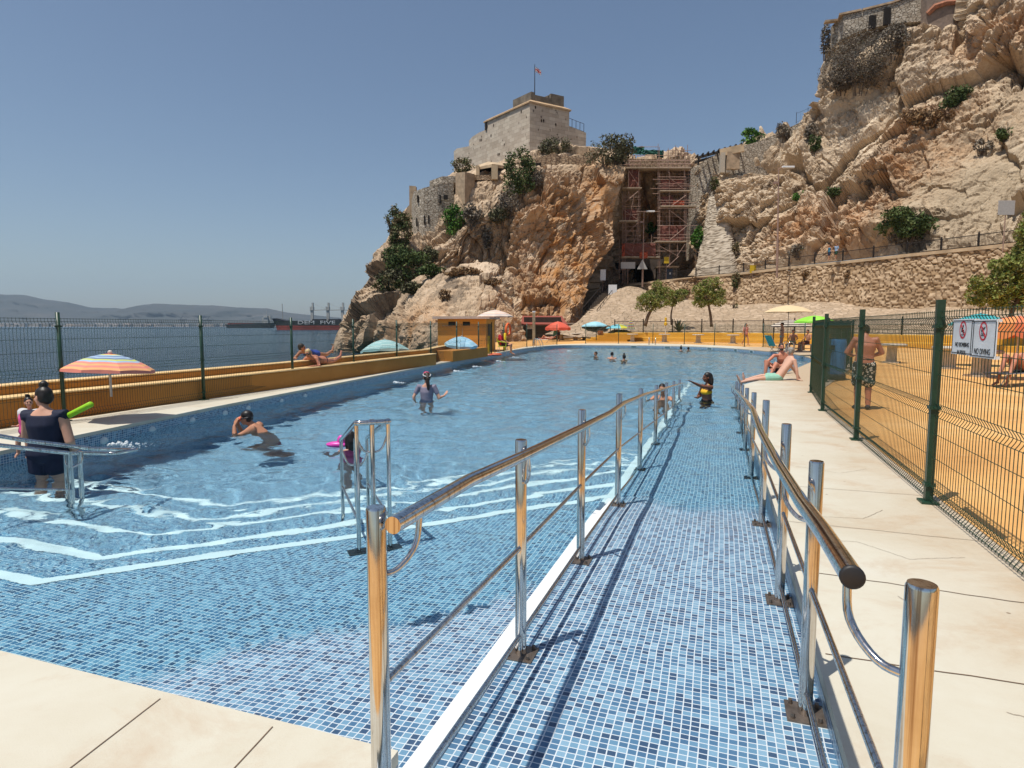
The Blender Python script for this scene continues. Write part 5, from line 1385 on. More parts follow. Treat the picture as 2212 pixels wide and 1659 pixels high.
for i, (px, py, lab) in enumerate([(1363, 751, 'pool skimmer left of the far ladder'), (1423, 751.5, 'pool skimmer right of the far ladder'), (1483, 754, 'pool skimmer behind the two far swimmers'), (1539, 756.5, 'pool skimmer below the middle stone table'), (1593, 759.5, 'pool skimmer below the woman in pink'), (1643, 764.5, 'pool skimmer left of the bearded man'), (1724, 773, 'pool skimmer right of the grey haired man')]):
    q = G(px, py, -.12); s, t = to_st(q); best = min(((Vector(ST(*POOL[i2])) - Vector(ST(*POOL[(i2 + 1) % len(POOL)]))).length and ((Vector((s, t)) - Vector(POOL[i2]).lerp(Vector(POOL[(i2 + 1) % len(POOL)]), f / 8)).length, i2, f / 8)) for i2 in range(len(POOL)) for f in range(9))
    A, B = Vector(POOL[best[1]]), Vector(POOL[(best[1] + 1) % len(POOL)]); c_ = A.lerp(B, best[2]); d = ST(*B) - ST(*A)
    o = empty('skimmer', ST(c_.x, c_.y, -.13), math.atan2(d.y, d.x), lab, 'skimmer', 'skimmers on the far pool wall'); mb = MB()
    for x, z, w_, h_ in ((0, .09, .5, .03), (0, -.09, .5, .03), (-.235, 0, .03, .15), (.235, 0, .03, .15)): mb.box((x, 0, z), (w_, .05, h_))
    mb.build('frame', M_INLET, o); mb = MB(); mb.box((0, .0, 0), (.44, .03, .15)); mb.build('opening', simple('skimmer inside', (.10, .17, .19), .6), o)

# ---- the two boards on the right fence
def board(px0, py0, px1, py1, w, h, lines, kind, label, tsize):
    A, B = ST(*RF[1]), ST(*RF[2]); d = (B - A).normalized(); n = Vector((-d.y, d.x, 0))
    if n.dot(A) > 0: n = -n
    # where the pixel hits the fence plane
    q = ray((px0 + px1) / 2, (py0 + py1) / 2); nn = n; lam = (A - Vector((0, 0, EYE))).dot(nn) / q.dot(nn); P = Vector((0, 0, EYE)) + q * lam
    rz = math.atan2(n.y, n.x) + math.pi / 2; root = empty('warning_sign', P + n * .036, rz + 0.0, label, 'sign')
    mb = MB(); mb.box((0, 0, 0), (w, .006, h)); mb.build('board', simple('white sign board', (.72, .73, .74), .4), root, bevel=.002)
    bl = simple('sign black', (.015, .015, .017), .5); rd = simple('sign red', (.55, .02, .04), .5); y = -.0045
    mb = MB(); e = .012; t_ = .005
    for x, z, a, b in ((0, h / 2 - e, w - 2 * e, t_), (0, -h / 2 + e, w - 2 * e, t_), (-w / 2 + e, 0, t_, h - 2 * e), (w / 2 - e, 0, t_, h - 2 * e)): mb.box((x, y, z), (a, .003, b))
    mb.build('border', bl, root)
    cz = h * .2; Rr = h * .25; mb = MB(); vs = []; n_ = 32
    for k in range(n_):
        a = 2 * math.pi * k / n_
        for r in (Rr, Rr * .8): vs.append((r * math.cos(a), y, cz + r * math.sin(a)))
    fs = [(2 * k, 2 * ((k + 1) % n_), 2 * ((k + 1) % n_) + 1, 2 * k + 1) for k in range(n_)]; mb.add(vs, fs)
    a = R(135 if kind == 'bomb' else 45); a = R(135); s = Rr * .86; mb.obox((s * math.cos(a), y - .001, cz + s * math.sin(a)), (s * math.cos(a) * -1, y - .001, cz - s * math.sin(a)), .002, Rr * .16)
    mb.build('prohibition_ring', rd, root)
    mb = MB()
    if kind == 'bomb':
        mb.ball((.0, y, cz + Rr * .42), (Rr * .16, .002, Rr * .16)); mb.obox((0, y, cz + Rr * .25), (-Rr * .05, y, cz - Rr * .25), .002, Rr * .26); mb.obox((-Rr * .05, y, cz - Rr * .2), (Rr * .3, y, cz - Rr * .05), .002, Rr * .14); mb.obox((Rr * .3, y, cz - Rr * .05), (Rr * .22, y, cz - Rr * .4), .002, Rr * .12)
        mb.obox((-Rr * .5, y, cz - Rr * .55), (Rr * .5, y, cz - Rr * .55), .002, Rr * .07); mb.obox((Rr * .45, y, cz - Rr * .2), (Rr * .5, y, cz - Rr * .55), .002, Rr * .09)
    else:
        mb.obox((Rr * .45, y, cz + Rr * .42), (-Rr * .25, y, cz + Rr * .05), .002, Rr * .13); mb.obox((-Rr * .25, y, cz + Rr * .05), (-Rr * .55, y, cz + Rr * .1), .002, Rr * .1); mb.obox((0, y, cz + Rr * .2), (-Rr * .2, y, cz + Rr * .4), .002, Rr * .1); mb.ball((-Rr * .35, y, cz - Rr * .06), (Rr * .11, .002, Rr * .11))
        for zz in (-.32, -.48):
            for k in range(6): x0 = -Rr * .5 + k * Rr * .17; mb.obox((x0, y, cz + Rr * (zz + .06 * (k % 2))), (x0 + Rr * .17, y, cz + Rr * (zz + .06 * ((k + 1) % 2))), .002, Rr * .06)
    mb.build('pictogram', bl, root)
    for i, ln in enumerate(lines):
        text_obj('lettering', ln, tsize, bl, root, (0, y, -h * .22 - i * tsize * 1.25 - (0 if len(lines) > 1 else tsize * .55)), (math.pi / 2, 0, 0), .0008, sx=.92)
    for x in (-w / 2 + .01, w / 2 - .01):
        for z in (-h / 2 + .01, h / 2 - .01): mb = MB(); mb.box((x, .01, z), (.012, .03, .02)); mb.build('cable_tie', M_LETTER, root)
board(2074, 694, 2112, 762, .42, .262, ['NO BOMBING', 'IN POOL'], 'bomb', 'white no bombing in pool sign on the right fence', .046)
board(2116, 694, 2160, 770, .42, .262, ['NO DIVING'], 'dive', 'white no diving sign on the right fence', .056)
def mat_sea():
    k = NT('sea'); v = k.coord()
    n = k.noise(k.coord(scale=(1, 1, 1)), .22, 5, .6, .4); n2 = k.noise(v, .9, 5, .62, .5); n3 = k.noise(v, .02, 4, .6)
    h = k.math('ADD', k.math('MULTIPLY', n.outputs['Fac'], 1.3), k.math('MULTIPLY', n2.outputs['Fac'], .8))
    c = k.ramp(n3.outputs['Fac'], [(.35, (.008, .034, .062)), (.65, (.014, .055, .085))])
    k.bsdf(c, .12, normal=k.bump(h, 1.0, 1.5), spec=.5, IOR=1.33); return k.m
mb = MB(); mb.add([(-14000, -300, SEA_Z), (14000, -300, SEA_Z), (14000, 14000, SEA_Z), (-14000, 14000, SEA_Z)], [(0, 1, 2, 3)])
tag(mb.build('sea', mat_sea()), kind='structure')
# ---- mountains across the bay
def mountains():
    D = 6500.0
    prof = [(-160, 628), (-60, 634), (0, 638), (60, 641), (100, 650), (150, 656), (200, 666), (250, 667), (268, 669), (300, 662), (345, 659), (400, 661), (470, 664), (530, 668), (580, 668), (620, 676), (700, 684), (760, 690), (840, 697), (900, 700), (2400, 701)]
    n = 260; px = np.linspace(-160, 900, n); py = np.interp(px, [p[0] for p in prof], [p[1] for p in prof])
    rows = []
    for k, f in enumerate(np.linspace(0, 1, 26)):
        row = []
        for x, y in zip(px, py):
            t = W(x, y, D); b = W(x, 704.5, D - 1500); p = b.lerp(t, f); p.z = SEA_Z + (t.z - SEA_Z) * f ** 1.25; row.append(p)
        rows.append(row)
    rows.append([Vector((p.x * 1.1, p.y + 1500, 0)) for p in rows[-1]])
    X = np.array([[tuple(p) for p in r] for r in rows]); P = X.reshape(-1, 3)
    d = fbm(P / np.array([700, 700, 400]), 5, 70, ridged=True).reshape(X.shape[:2])
    wv = np.linspace(0, 1, 27); X[..., 1] -= d * 300 * (wv * (1 - wv) * 4)[:, None]; X[1:26, :, 2] += (d * 22 * (wv * (1.0))[:, None])[1:26]
    k = NT('far hills'); v = k.coord(); n1 = k.noise(v, .0035, 6, .65)
    k.bsdf(k.ramp(n1.outputs['Fac'], [(.35, (.035, .042, .04)), (.6, (.06, .06, .055)), (.78, (.11, .095, .08))]), .95)
    grid_mesh('mountains', X, k.m, kind='structure', smooth=True)
    # the far shore: low town and works, one mass
    mb = MB(); rr = random.Random(5)
    for i in range(240):
        x = rr.uniform(-100, 800); p = W(x, 704.4, 4700 + rr.uniform(-150, 250)); h = rr.uniform(6, 28); mb.box((p.x, p.y, SEA_Z + h / 2), (rr.uniform(15, 70), 30, h))
    o = mb.build('far_town', simple('far town walls', (.5, .42, .36), .9, 0, .5, .01)); tag(o, 'low far off town on the opposite shore', 'town', kind='stuff')
mountains()
M_HULLD = simple('dark hull', (.03, .032, .036), .6, 0, .3, .05); M_HULLR = simple('red lead hull', (.26, .05, .04), .7, 0, .25, .05)
M_SHIPW = simple('ship grey white', (.42, .41, .38), .6, 0, .2, .1)
def cargo_ship():
    D = 620.0; bow = W(592, 708, D); z0 = SEA_Z; mpx = D / 1320
    root = empty('cargo_ship', (bow.x, D, z0), label='big dark cargo ship with four deck cranes and white letters on the hull', cat='ship')
    L = 330 * mpx; zt = (W(600, 693, D).z - z0); zr = 4.6; hw = 11
    def hull(name, za, zb_, mat, rake0, rake1, e=0):
        sec = []
        for x, w in ((0, .12), (6, .5), (16, .85), (30, 1), (L - 10, 1), (L, .8)): sec.append((x, w * hw + e))
        n = len(sec); vs = []
        for z, rk in ((za, rake0), (zb_, rake1)):
            for s in (-1, 1):
                for i, (x, w) in enumerate(sec): vs.append((x + (rk if i == 0 else rk * .5 if i == 1 else 0), s * w, z + (2.4 if (z == zb_ and i < 2 and name == 'hull') else 0)))
        fs = []
        for i in range(n - 1):
            fs += [(i, i + 1, 2 * n + i + 1, 2 * n + i), (n + i + 1, n + i, 3 * n + i, 3 * n + i + 1), (2 * n + i, 2 * n + i + 1, 3 * n + i + 1, 3 * n + i)]
        fs += [(0, n, 3 * n, 2 * n), (n - 1, 2 * n - 1, 4 * n - 1, 3 * n - 1)]
        fs[-1] = (n - 1, 3 * n - 1, 4 * n - 1, 2 * n - 1)
        mb = MB(); mb.add(vs, fs); return mb.build(name, mat, root, recalc=True)
    hull('lower_hull', 0, zr, M_HULLR, 3.2, 2.2); hull('hull', zr + .01, zt, M_HULLD, 2.2, -1.5, .02)
    for i, px in enumerate((673, 707, 738, 772)):
        x = (px - 590) * mpx; mb = MB(); mb.box((x, 0, zt + 5.5), (2.6, 2.6, 11)); mb.box((x, 0, zt + 12.3), (3.4, 3.6, 3.6)); mb.box((x + .8, 0, zt + 16), (1.6, 2.2, 4.2))
        c = mb.build('deck_crane', M_SHIPW, root); m2 = MB(); m2.obox((x + 1.5, -1, zt + 10.5), (x + 16, -1, zt + 11), .6, .7); m2.obox((x + 1, -1, zt + 17.5), (x + 16, -1, zt + 11), .15, .15); m2.build('jib', M_SHIPW, c)
        if i < 3:
            m3 = MB(); m3.box((x + 8, 0, zt + .8), (11, 16, 1.8)); m3.build('hatch', M_HULLD, root)
    mb = MB(); mb.tube([(9, 0, zt), (9, 0, zt + 17)], .35, 6); mb.tube([(9, -2, zt + 9), (9, 2, zt + 9)], .2, 5); mb.build('mast', M_SHIPW, root)
    mb = MB(); mb.box((L - 12, 0, zt + 4), (16, 18, 9)); mb.build('bridge', M_SHIPW, root)
    text_obj('lettering', 'DEM  FIVE', 4.9, M_LETTER, root, ((689 - 590) * mpx, -hw - .25, zr + (zt - zr) * .56), (math.pi / 2, 0, 0), .05, sx=1.75)
cargo_ship()
def tanker():
    D = 1500.0; mpx = D / 1320; p = W(490, 706, D); root = empty('tanker', (p.x, D, SEA_Z), label='long low distant tanker lying left of the big cargo ship', cat='ship')
    L = 97 * mpx; mb = MB(); mb.add([(0, 0, 0), (4, -9, 0), (L, -9, 0), (L + 5, 0, 0), (L, 9, 0), (4, 9, 0), (-4, 0, 9), (4, -9, 8), (L, -9, 12), (L + 9, 0, 13), (L, 9, 12), (4, 9, 8)], [(0, 1, 7, 6), (1, 2, 8, 7), (2, 3, 9, 8), (3, 4, 10, 9), (4, 5, 11, 10), (5, 0, 6, 11), (6, 7, 8, 9, 10, 11)])
    mb.build('hull', M_HULLD, root, recalc=True); mb = MB()
    for i in range(7): mb.box((8 + i * 9, 0, 9.5), (6.5, 12, 3.5))
    mb.build('deck_load', M_HULLR, root); mb = MB(); mb.box((L - 14, 0, 18), (14, 14, 14)); mb.box((L - 12, 0, 27), (9, 16, 5)); mb.tube([(L - 12, 0, 29), (L - 12, 0, 42)], .6, 5); mb.box((L - 4, 0, 24), (5, 5, 12)); mb.build('bridge', M_SHIPW, root)
tanker()
def harbour_crane(px, top, D, label):
    p = W(px, 700, D); h = W(px, top, D).z - SEA_Z; root = empty('harbour_crane', (p.x, D, SEA_Z), label=label, cat='crane', group='far harbour cranes')
    mb = MB(); w = h * .14
    for dx in (-w, w): mb.obox((dx, 0, 0), (dx * .7, 0, h * .62), h * .035, h * .035)
    mb.obox((-w, 0, h * .6), (w, 0, h * .6), h * .04, h * .05); mb.build('gantry', M_HULLD, root)
    mb = MB(); mb.obox((-w * 1.6, 0, h * .62), (w * .2, 0, h), h * .035, h * .035); mb.obox((-w * 2.5, 0, h * .63), (w * 2.8, 0, h * .66), h * .03, h * .04); mb.obox((w * .1, 0, h), (w * 2.8, 0, h * .66), h * .015, h * .015); mb.build('boom', M_HULLD, root)
for px, top, lab in [(395, 682, 'dark harbour crane in front of the far hills, third from left fence post'), (442, 683, 'left one of a pair of dark harbour cranes below the far hills'), (453, 683, 'right one of a pair of dark harbour cranes below the far hills'), (298, 690, 'small far harbour crane, leftmost on the opposite shore'), (320, 690, 'small far harbour crane, middle of the left row'), (347, 690, 'small far harbour crane, right end of the left row')]:
    harbour_crane(px, top, 4200.0, lab)
# ---- air
def haze():
    mb = MB(); x0, x1, y0, y1, z0, z1 = -12000, 12000, -290, 13000, SEA_Z - 1.5, 900
    mb.add([(x0, y0, z0), (x1, y0, z0), (x1, y1, z0), (x0, y1, z0), (x0, y0, z1), (x1, y0, z1), (x1, y1, z1), (x0, y1, z1)], [(0, 3, 2, 1), (4, 5, 6, 7), (0, 1, 5, 4), (1, 2, 6, 5), (2, 3, 7, 6), (3, 0, 4, 7)])
    k = NT('haze'); v = k.n('ShaderNodeVolumePrincipled'); v.inputs['Color'].default_value = (.58, .78, 1, 1); v.inputs['Density'].default_value = 6e-5; v.inputs['Anisotropy'].default_value = .25
    k.l(v.outputs[0], k.out.inputs['Volume']); o = mb.build('haze', k.m); tag(o, kind='stuff')
haze()
# ================================================================ scaffolding, lamps, signs on the path
M_TUBE = simple('galvanised tube', (.36, .235, .185), .55, .3, .25, 4); M_BOARD = simple('scaffold board', (.42, .33, .24), .85, 0, .25, 3)
M_NET = simple('red debris netting', (.17, .062, .045), .9, 0, .25, 3); M_NETB = simple('bright red netting', (.46, .10, .05), .9, 0, .2, 3); M_NETG = simple('dark green sheeting', (.02, .10, .07), .8, 0, .3, 2)
def zz(x, y): return (1080 + x * .2197, 270 + y * .2197)        # close-up of the gorge -> picture
def scaffolding():
    D = 97.5; o = W(1420, 606, D); root = empty('scaffolding', o, label='tall steel scaffolding with red netting in the gorge', cat='scaffolding')
    V = lambda x, y, d=D: W(*zz(x, y), d) - o
    for x, y0, y1 in [(1205, 660, 1560), (1230, 660, 1560), (1265, 330, 700), (1365, 330, 1150), (1240, 1100, 1300), (1555, 185, 1530), (1572, 470, 1520), (1665, 450, 1410), (1725, 200, 330), (1745, 1020, 1300), (1812, 230, 1150), (1830, 520, 1300), (1868, 300, 440), (1655, 230, 470), (1845, 195, 330), (1172, 1120, 1560), (1490, 1080, 1160), (1785, 220, 330), (1350, 820, 1300), (1300, 290, 470)]:
        mb = MB(); mb.tube([V(x, y1), V(x, y0)], .045, 6); mb.build('standard', M_TUBE, root)
        if x in (1205, 1265, 1365, 1555, 1665, 1812):
            mb = MB(); mb.tube([V(x + 12, y1, D + 1.4), V(x + 12, y0 + 30, D + 1.4)], .045, 6); mb.build('standard', M_TUBE, root)
    for y, x0, x1 in [(350, 1230, 1870), (385, 1230, 1920), (250, 1640, 1885), (275, 1600, 1870), (300, 1290, 1860), (215, 1350, 1555), (510, 1560, 1830), (535, 1500, 1830), (580, 1530, 1860), (600, 1560, 1920), (625, 1480, 1830), (675, 1500, 1560), (710, 1210, 1370), (740, 1560, 1880), (765, 1570, 1940), (800, 1210, 1380), (820, 1560, 1960), (850, 1340, 1570), (880, 1230, 1360), (990, 1560, 1940), (1040, 1210, 1360), (1080, 1550, 1900), (1110, 1510, 1870), (1120, 1230, 1360), (1160, 1230, 1560), (1240, 1180, 1830), (1275, 1190, 1550), (1300, 1190, 1560), (1420, 1160, 1240)]:
        mb = MB(); mb.tube([V(x0, y, D - .06), V(x1, y, D - .06)], .04, 6); mb.build('ledger', M_TUBE, root)
    for y in list(range(345, 640, 34)) + list(range(680, 1150, 44)):
        mb = MB(); mb.tube([V(1545, y, D + 1.4), V(1880, y + 3, D + 1.4)], .05, 6); mb.build('ledger', M_TUBE, root)
        mb = MB(); mb.tube([V(1215, y + 12, D + 1.4), V(1385, y + 10, D + 1.4)], .05, 6); mb.build('ledger', M_TUBE, root)
    for x in (1310, 1600, 1640, 1700, 1770, 1850):
        mb = MB(); mb.tube([V(x, 1290 if x < 1400 else 1160, D + 1.4), V(x, 340, D + 1.4)], .05, 6); mb.build('standard', M_TUBE, root)
    for a in [(1265, 450, 1380, 620), (1210, 830, 1370, 940), (1230, 760, 1360, 650), (1230, 1080, 1360, 960), (1650, 505, 1820, 640), (1830, 690, 1680, 800), (1670, 840, 1840, 970), (1840, 990, 1670, 1130), (1570, 1190, 1750, 1290), (1820, 1170, 1740, 1290), (1640, 1400, 1760, 1290), (1230, 800, 1250, 1230), (1350, 1000, 1300, 1260), (1320, 680, 1270, 950)]:
        mb = MB(); mb.tube([V(a[0], a[1], D - .12), V(a[2], a[3], D - .12)], .042, 6); mb.build('brace', M_TUBE, root)
    for y, x0, x1, h in [(432, 1230, 1870, .32), (628, 1195, 1385, .3), (655, 1560, 1870, .35), (805, 1570, 1920, .38), (950, 1165, 1345, .4), (1150, 1520, 1820, .35), (1302, 1190, 1560, .4)]:
        a, b = V(x0, y, D + .6), V(x1, y, D + .6); mb = MB(); mb.obox(a, b, 1.5, h * .5); mb.build('platform', M_BOARD, root)
    def net(x0, y0, x1, y1, mat, d=D + .2, seed=1):
        vs = []; fs = []; n, m = 10, 6; r_ = random.Random(seed)
        for j in range(m + 1):
            for i in range(n + 1): vs.append(V(x0 + (x1 - x0) * i / n + r_.uniform(-4, 4), y0 + (y1 - y0) * j / m + r_.uniform(-5, 5), d + r_.uniform(-.1, .15)))
        for j in range(m):
            for i in range(n): k = j * (n + 1) + i; fs.append((k, k + n + 1, k + n + 2, k + 1))
        ob = mesh_np('netting', vs, fs, mat, root); s = ob.modifiers.new('t', 'SOLIDIFY'); s.thickness = .02
    net(1575, 535, 1815, 640, M_NET, seed=2); net(1585, 700, 1700, 800, M_NET, seed=3); net(1700, 740, 1820, 800, M_NETB, seed=4); net(1575, 990, 1815, 1140, M_NET, seed=5); net(1215, 830, 1350, 945, M_NET, seed=6); net(1265, 440, 1365, 610, M_NET, seed=7)
    net(1200, 1165, 1530, 1290, M_NET, D - .2, 8); net(1198, 1170, 1225, 1290, M_NETB, D - .3, 9); net(1370, 1250, 1450, 1310, M_NETB, D - .3, 10)
    net(1295, 210, 1420, 290, M_NETG, D + 2, 11); net(1420, 245, 1610, 290, M_NETG, D + 2, 12); net(1540, 260, 1610, 320, M_NETG, D + 2.2, 13)
scaffolding()
V_ = lambda x, y, d: W(*zz(x, y), d)
def gorge_parts():
    # rubble parapet and lintels spanning the gorge
    wallrun('span_wall', [(1350, 366, 342, 101.5), (1420, 366, 344, 101.5), (1490, 366, 343, 101)], 2.2, M_MASONW, 'rubble wall spanning the top of the gorge behind the scaffolding', 'wall')
    t = empty('tunnel', W(1383, 603, 104), label='dark road tunnel mouth under the scaffolding', cat='tunnel'); o = t.location
    a = W(1350, 604, 104) - o; b = W(1418, 604, 104) - o; h = (W(1383, 571, 104) - o).z; top_ = (W(1383, 560, 104) - o).z; mb = MB(); w = b.x - a.x; n = 16
    arch = [Vector((a.x + w * .06 + w * .88 * i / n, 0, h * math.sqrt(max(0, 1 - (2 * i / n - 1) ** 2)))) for i in range(n + 1)]
    outer = [Vector((a.x - 1.2 + (w + 2.4) * i / n, 0, top_)) for i in range(n + 1)]
    vs = arch + outer + [p + Vector((0, 6, 0)) for p in arch]; fs = [(i, i + 1, n + 2 + i, n + 1 + i) for i in range(n)] + [(i + 1, i, 2 * n + 2 + i, 2 * n + 3 + i) for i in range(n)]
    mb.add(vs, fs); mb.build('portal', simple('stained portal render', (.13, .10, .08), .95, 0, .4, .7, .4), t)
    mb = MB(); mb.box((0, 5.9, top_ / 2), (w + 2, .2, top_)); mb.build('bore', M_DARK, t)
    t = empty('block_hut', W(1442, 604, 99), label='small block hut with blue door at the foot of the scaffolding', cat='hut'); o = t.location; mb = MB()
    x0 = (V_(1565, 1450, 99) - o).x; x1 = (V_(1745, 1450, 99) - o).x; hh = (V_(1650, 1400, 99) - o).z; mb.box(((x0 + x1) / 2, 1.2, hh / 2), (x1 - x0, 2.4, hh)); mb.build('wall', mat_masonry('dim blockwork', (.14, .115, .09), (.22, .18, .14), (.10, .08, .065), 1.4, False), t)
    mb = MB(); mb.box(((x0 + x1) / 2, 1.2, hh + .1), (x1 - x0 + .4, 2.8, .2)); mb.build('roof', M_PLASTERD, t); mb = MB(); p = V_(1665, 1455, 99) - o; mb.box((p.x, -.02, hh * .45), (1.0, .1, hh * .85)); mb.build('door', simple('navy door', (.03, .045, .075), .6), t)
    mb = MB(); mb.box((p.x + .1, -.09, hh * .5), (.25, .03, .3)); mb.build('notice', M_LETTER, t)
gorge_parts()
def lamp(px, pt_, pb, y, label, arm):
    o = W(px, pb, y); root = empty('street_lamp', o, label=label, cat='street lamp'); T = W(px + 3, pt_, y) - o; mb = MB(); mb.tube([(0, 0, -1), (T.x * .3, 0, T.z * .3), (T.x * .3, 0, T.z * .3), T], [.13, .11, .08, .06], 8); mb.tube([T, T + Vector((arm * .5, 0, .12))], .045, 6); mb.build('pole', M_TUBE, root)
    mb = MB(); mb.box(T + Vector((arm * 1.0, 0, .16)), (abs(arm) * 1.3, .35, .22)); mb.build('lamp_head', M_LETTER, root, bevel=.05)
    mb = MB(); z = T.z * .86; mb.box((T.x * .86 - .35, 0, z), (.4, .3, .25)); mb.build('floodlight', M_TUBE, root)
lamp(1388, 459, 606, 95, 'grey street lamp standing in front of the scaffolding', 1.0); lamp(1679, 364, 582, 73.5, 'grey street lamp on the path in front of the right cliff', 1.1)
def roadsign(px, pt_, pb, y, w, h, label, shape='rect', mat=None):
    o = W(px, pb, y); root = empty('road_sign', o, label=label, cat='sign'); z = (W(px, pt_, y) - o).z; mb = MB(); mb.tube([(0, .05, -.5), (0, .05, z)], .04, 6); mb.build('post', M_TUBE, root); mb = MB()
    if shape == 'rect': mb.box((0, 0, z - h / 2), (w, .03, h))
    else: mb.add([(-w / 2, 0, z - h), (w / 2, 0, z - h), (0, 0, z), (-w / 2, -.03, z - h), (w / 2, -.03, z - h), (0, -.03, z)], [(0, 1, 2), (5, 4, 3), (0, 3, 4, 1), (1, 4, 5, 2), (2, 5, 3, 0)])
    mb.build('plate', mat or simple('sign back', (.42, .40, .38), .6), root)
roadsign(2168, 433, 530, 51, 1.35, 1.15, 'square grey sign board seen from behind on the path at far right')
roadsign(1356, 566, 606, 95, 2.2, 1.0, 'blank pinkish board beside the tunnel mouth'); roadsign(1387, 560, 606, 94.6, 1.6, 1.5, 'triangular road sign seen from behind before the tunnel', 'tri')
roadsign(1302, 582, 640, 92, .8, 1.6, 'upright pale notice at the dark foot of the gorge', mat=M_LETTER); roadsign(1323, 615, 650, 88, 1.2, 1.6, 'square white notice above the rubble cone', mat=M_LETTER)
roadsign(1439, 555, 600, 98, .8, 1.0, 'yellow warning notice on the scaffolding', mat=simple('yellow notice', (.62, .42, .02), .6)); roadsign(1626, 573, 592, 81, .8, 1.0, 'small yellow notice on the path railing', mat=simple('yellow notice', (.62, .42, .02), .6))
# railing along the path
def path_rail():
    out = []; L = [p + Vector((0, .1, .16)) for p in WALLTOP[1:]]; acc = [L[0]]
    for a, b in zip(L[:-1], L[1:]):
        n = max(2, int((b - a).length / .5))
        for k in range(1, n + 1):
            q = a.lerp(b, k / n)
            if (q - acc[-1]).length > 3.4: acc.append(q)
    iron_fence([(p.x, p.y) for p in acc], [p.z for p in acc], 'long black bar railing along the path above the retaining wall', 1.15, .13, 1.25)
path_rail()
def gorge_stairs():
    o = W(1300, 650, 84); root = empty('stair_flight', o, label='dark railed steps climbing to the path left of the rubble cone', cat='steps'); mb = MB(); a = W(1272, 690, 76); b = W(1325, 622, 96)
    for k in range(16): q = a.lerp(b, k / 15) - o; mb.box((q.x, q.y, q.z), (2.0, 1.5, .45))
    mb.build('flight', simple('dark shaded steps', (.10, .075, .055), .95, 0, .3, 1), root)  # step colour darkened to stand in for the gloom of the gorge
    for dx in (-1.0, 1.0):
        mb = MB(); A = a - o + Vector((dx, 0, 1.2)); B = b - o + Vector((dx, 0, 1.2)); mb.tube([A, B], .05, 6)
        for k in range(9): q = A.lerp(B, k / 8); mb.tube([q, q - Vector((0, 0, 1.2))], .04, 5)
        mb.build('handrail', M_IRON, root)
gorge_stairs()
iron_fence([(W(1303, 640, 93).x, 93), (W(1318, 630, 95).x, 95), (W(1345, 618, 98).x, 98)], [W(1303, 640, 93).z, W(1318, 632, 95).z, W(1345, 618, 98).z], 'short dark railing at the dark foot of the gorge', 1.3, .2, 1.3)
# pergola on the old wall
def pergola():
    o = W(1512, 352, 99); root = empty('pergola', o, label='dark timber pergola on top of the old wall', cat='pergola'); wd = simple('dark pergola timber', (.035, .028, .024), .8, 0, .3, 2)
    A = W(1506, 341, 99) - o; B = W(1600, 316, 97) - o; mb = MB(); mb.obox(A, B, .2, .4); mb.obox(A + Vector((0, 3, 0)), B + Vector((0, 3, 0)), .2, .4); mb.build('beam', wd, root)
    for k in range(9):
        q = A.lerp(B, k / 8) + Vector((0, 0, .3)); mb = MB(); mb.obox(q - Vector((.1, .7, .05)), q + Vector((.1, 1.2, .0)), .2, .22); mb.build('rafter', wd, root)
    mb = MB(); p = W(1508, 356, 99) - o; mb.obox(p, p + Vector((.1, 0, A.z - p.z)), .25, .25); mb.obox(p + Vector((.1, 0, .5)), p + Vector((1.3, 0, A.z - p.z)), .2, .2); mb.build('post', wd, root)
pergola()
iron_fence([(W(1720, 262, 97).x, 97), (W(1745, 250, 96.5).x, 96.5), (W(1772, 238, 96).x, 96)], [W(1720, 266, 97).z, W(1745, 256, 96.5).z, W(1772, 244, 96).z], 'thin wire railing on the skyline left of the right cliff', 1.5, .5, .6)

# ================================================================ plants
def leafmats(tag_, cols, rough=.75):
    return [simple(f'{tag_} leaf {i}', tuple(1.35 * q for q in c_), rough, 0, .25, 3, spec=.2) for i, c_ in enumerate(cols)]
LM = {'green': leafmats('evergreen', [(.035, .055, .018), (.055, .080, .024), (.085, .105, .036), (.026, .040, .014)]),
      'lush': leafmats('lush', [(.025, .075, .012), (.05, .12, .02), (.09, .17, .03), (.02, .05, .01)]),
      'olive': leafmats('olive', [(.06, .058, .03), (.085, .085, .045), (.11, .095, .06), (.045, .04, .028)]),
      'grey': leafmats('dry grey', [(.12, .10, .08), (.16, .135, .105), (.09, .075, .06), (.085, .09, .055)]),
      'brown': leafmats('dry brown', [(.17, .10, .05), (.22, .14, .07), (.12, .075, .045), (.09, .06, .035)]),
      'tama': leafmats('tamarisk', [(.10, .135, .03), (.155, .175, .045), (.19, .18, .065), (.065, .095, .025)]),
      'mixed': leafmats('mixed', [(.05, .075, .022), (.09, .085, .04), (.14, .10, .05), (.035, .045, .018)])}
M_BARK = simple('grey brown bark', (.12, .085, .06), .9, 0, .3, 6, .5)
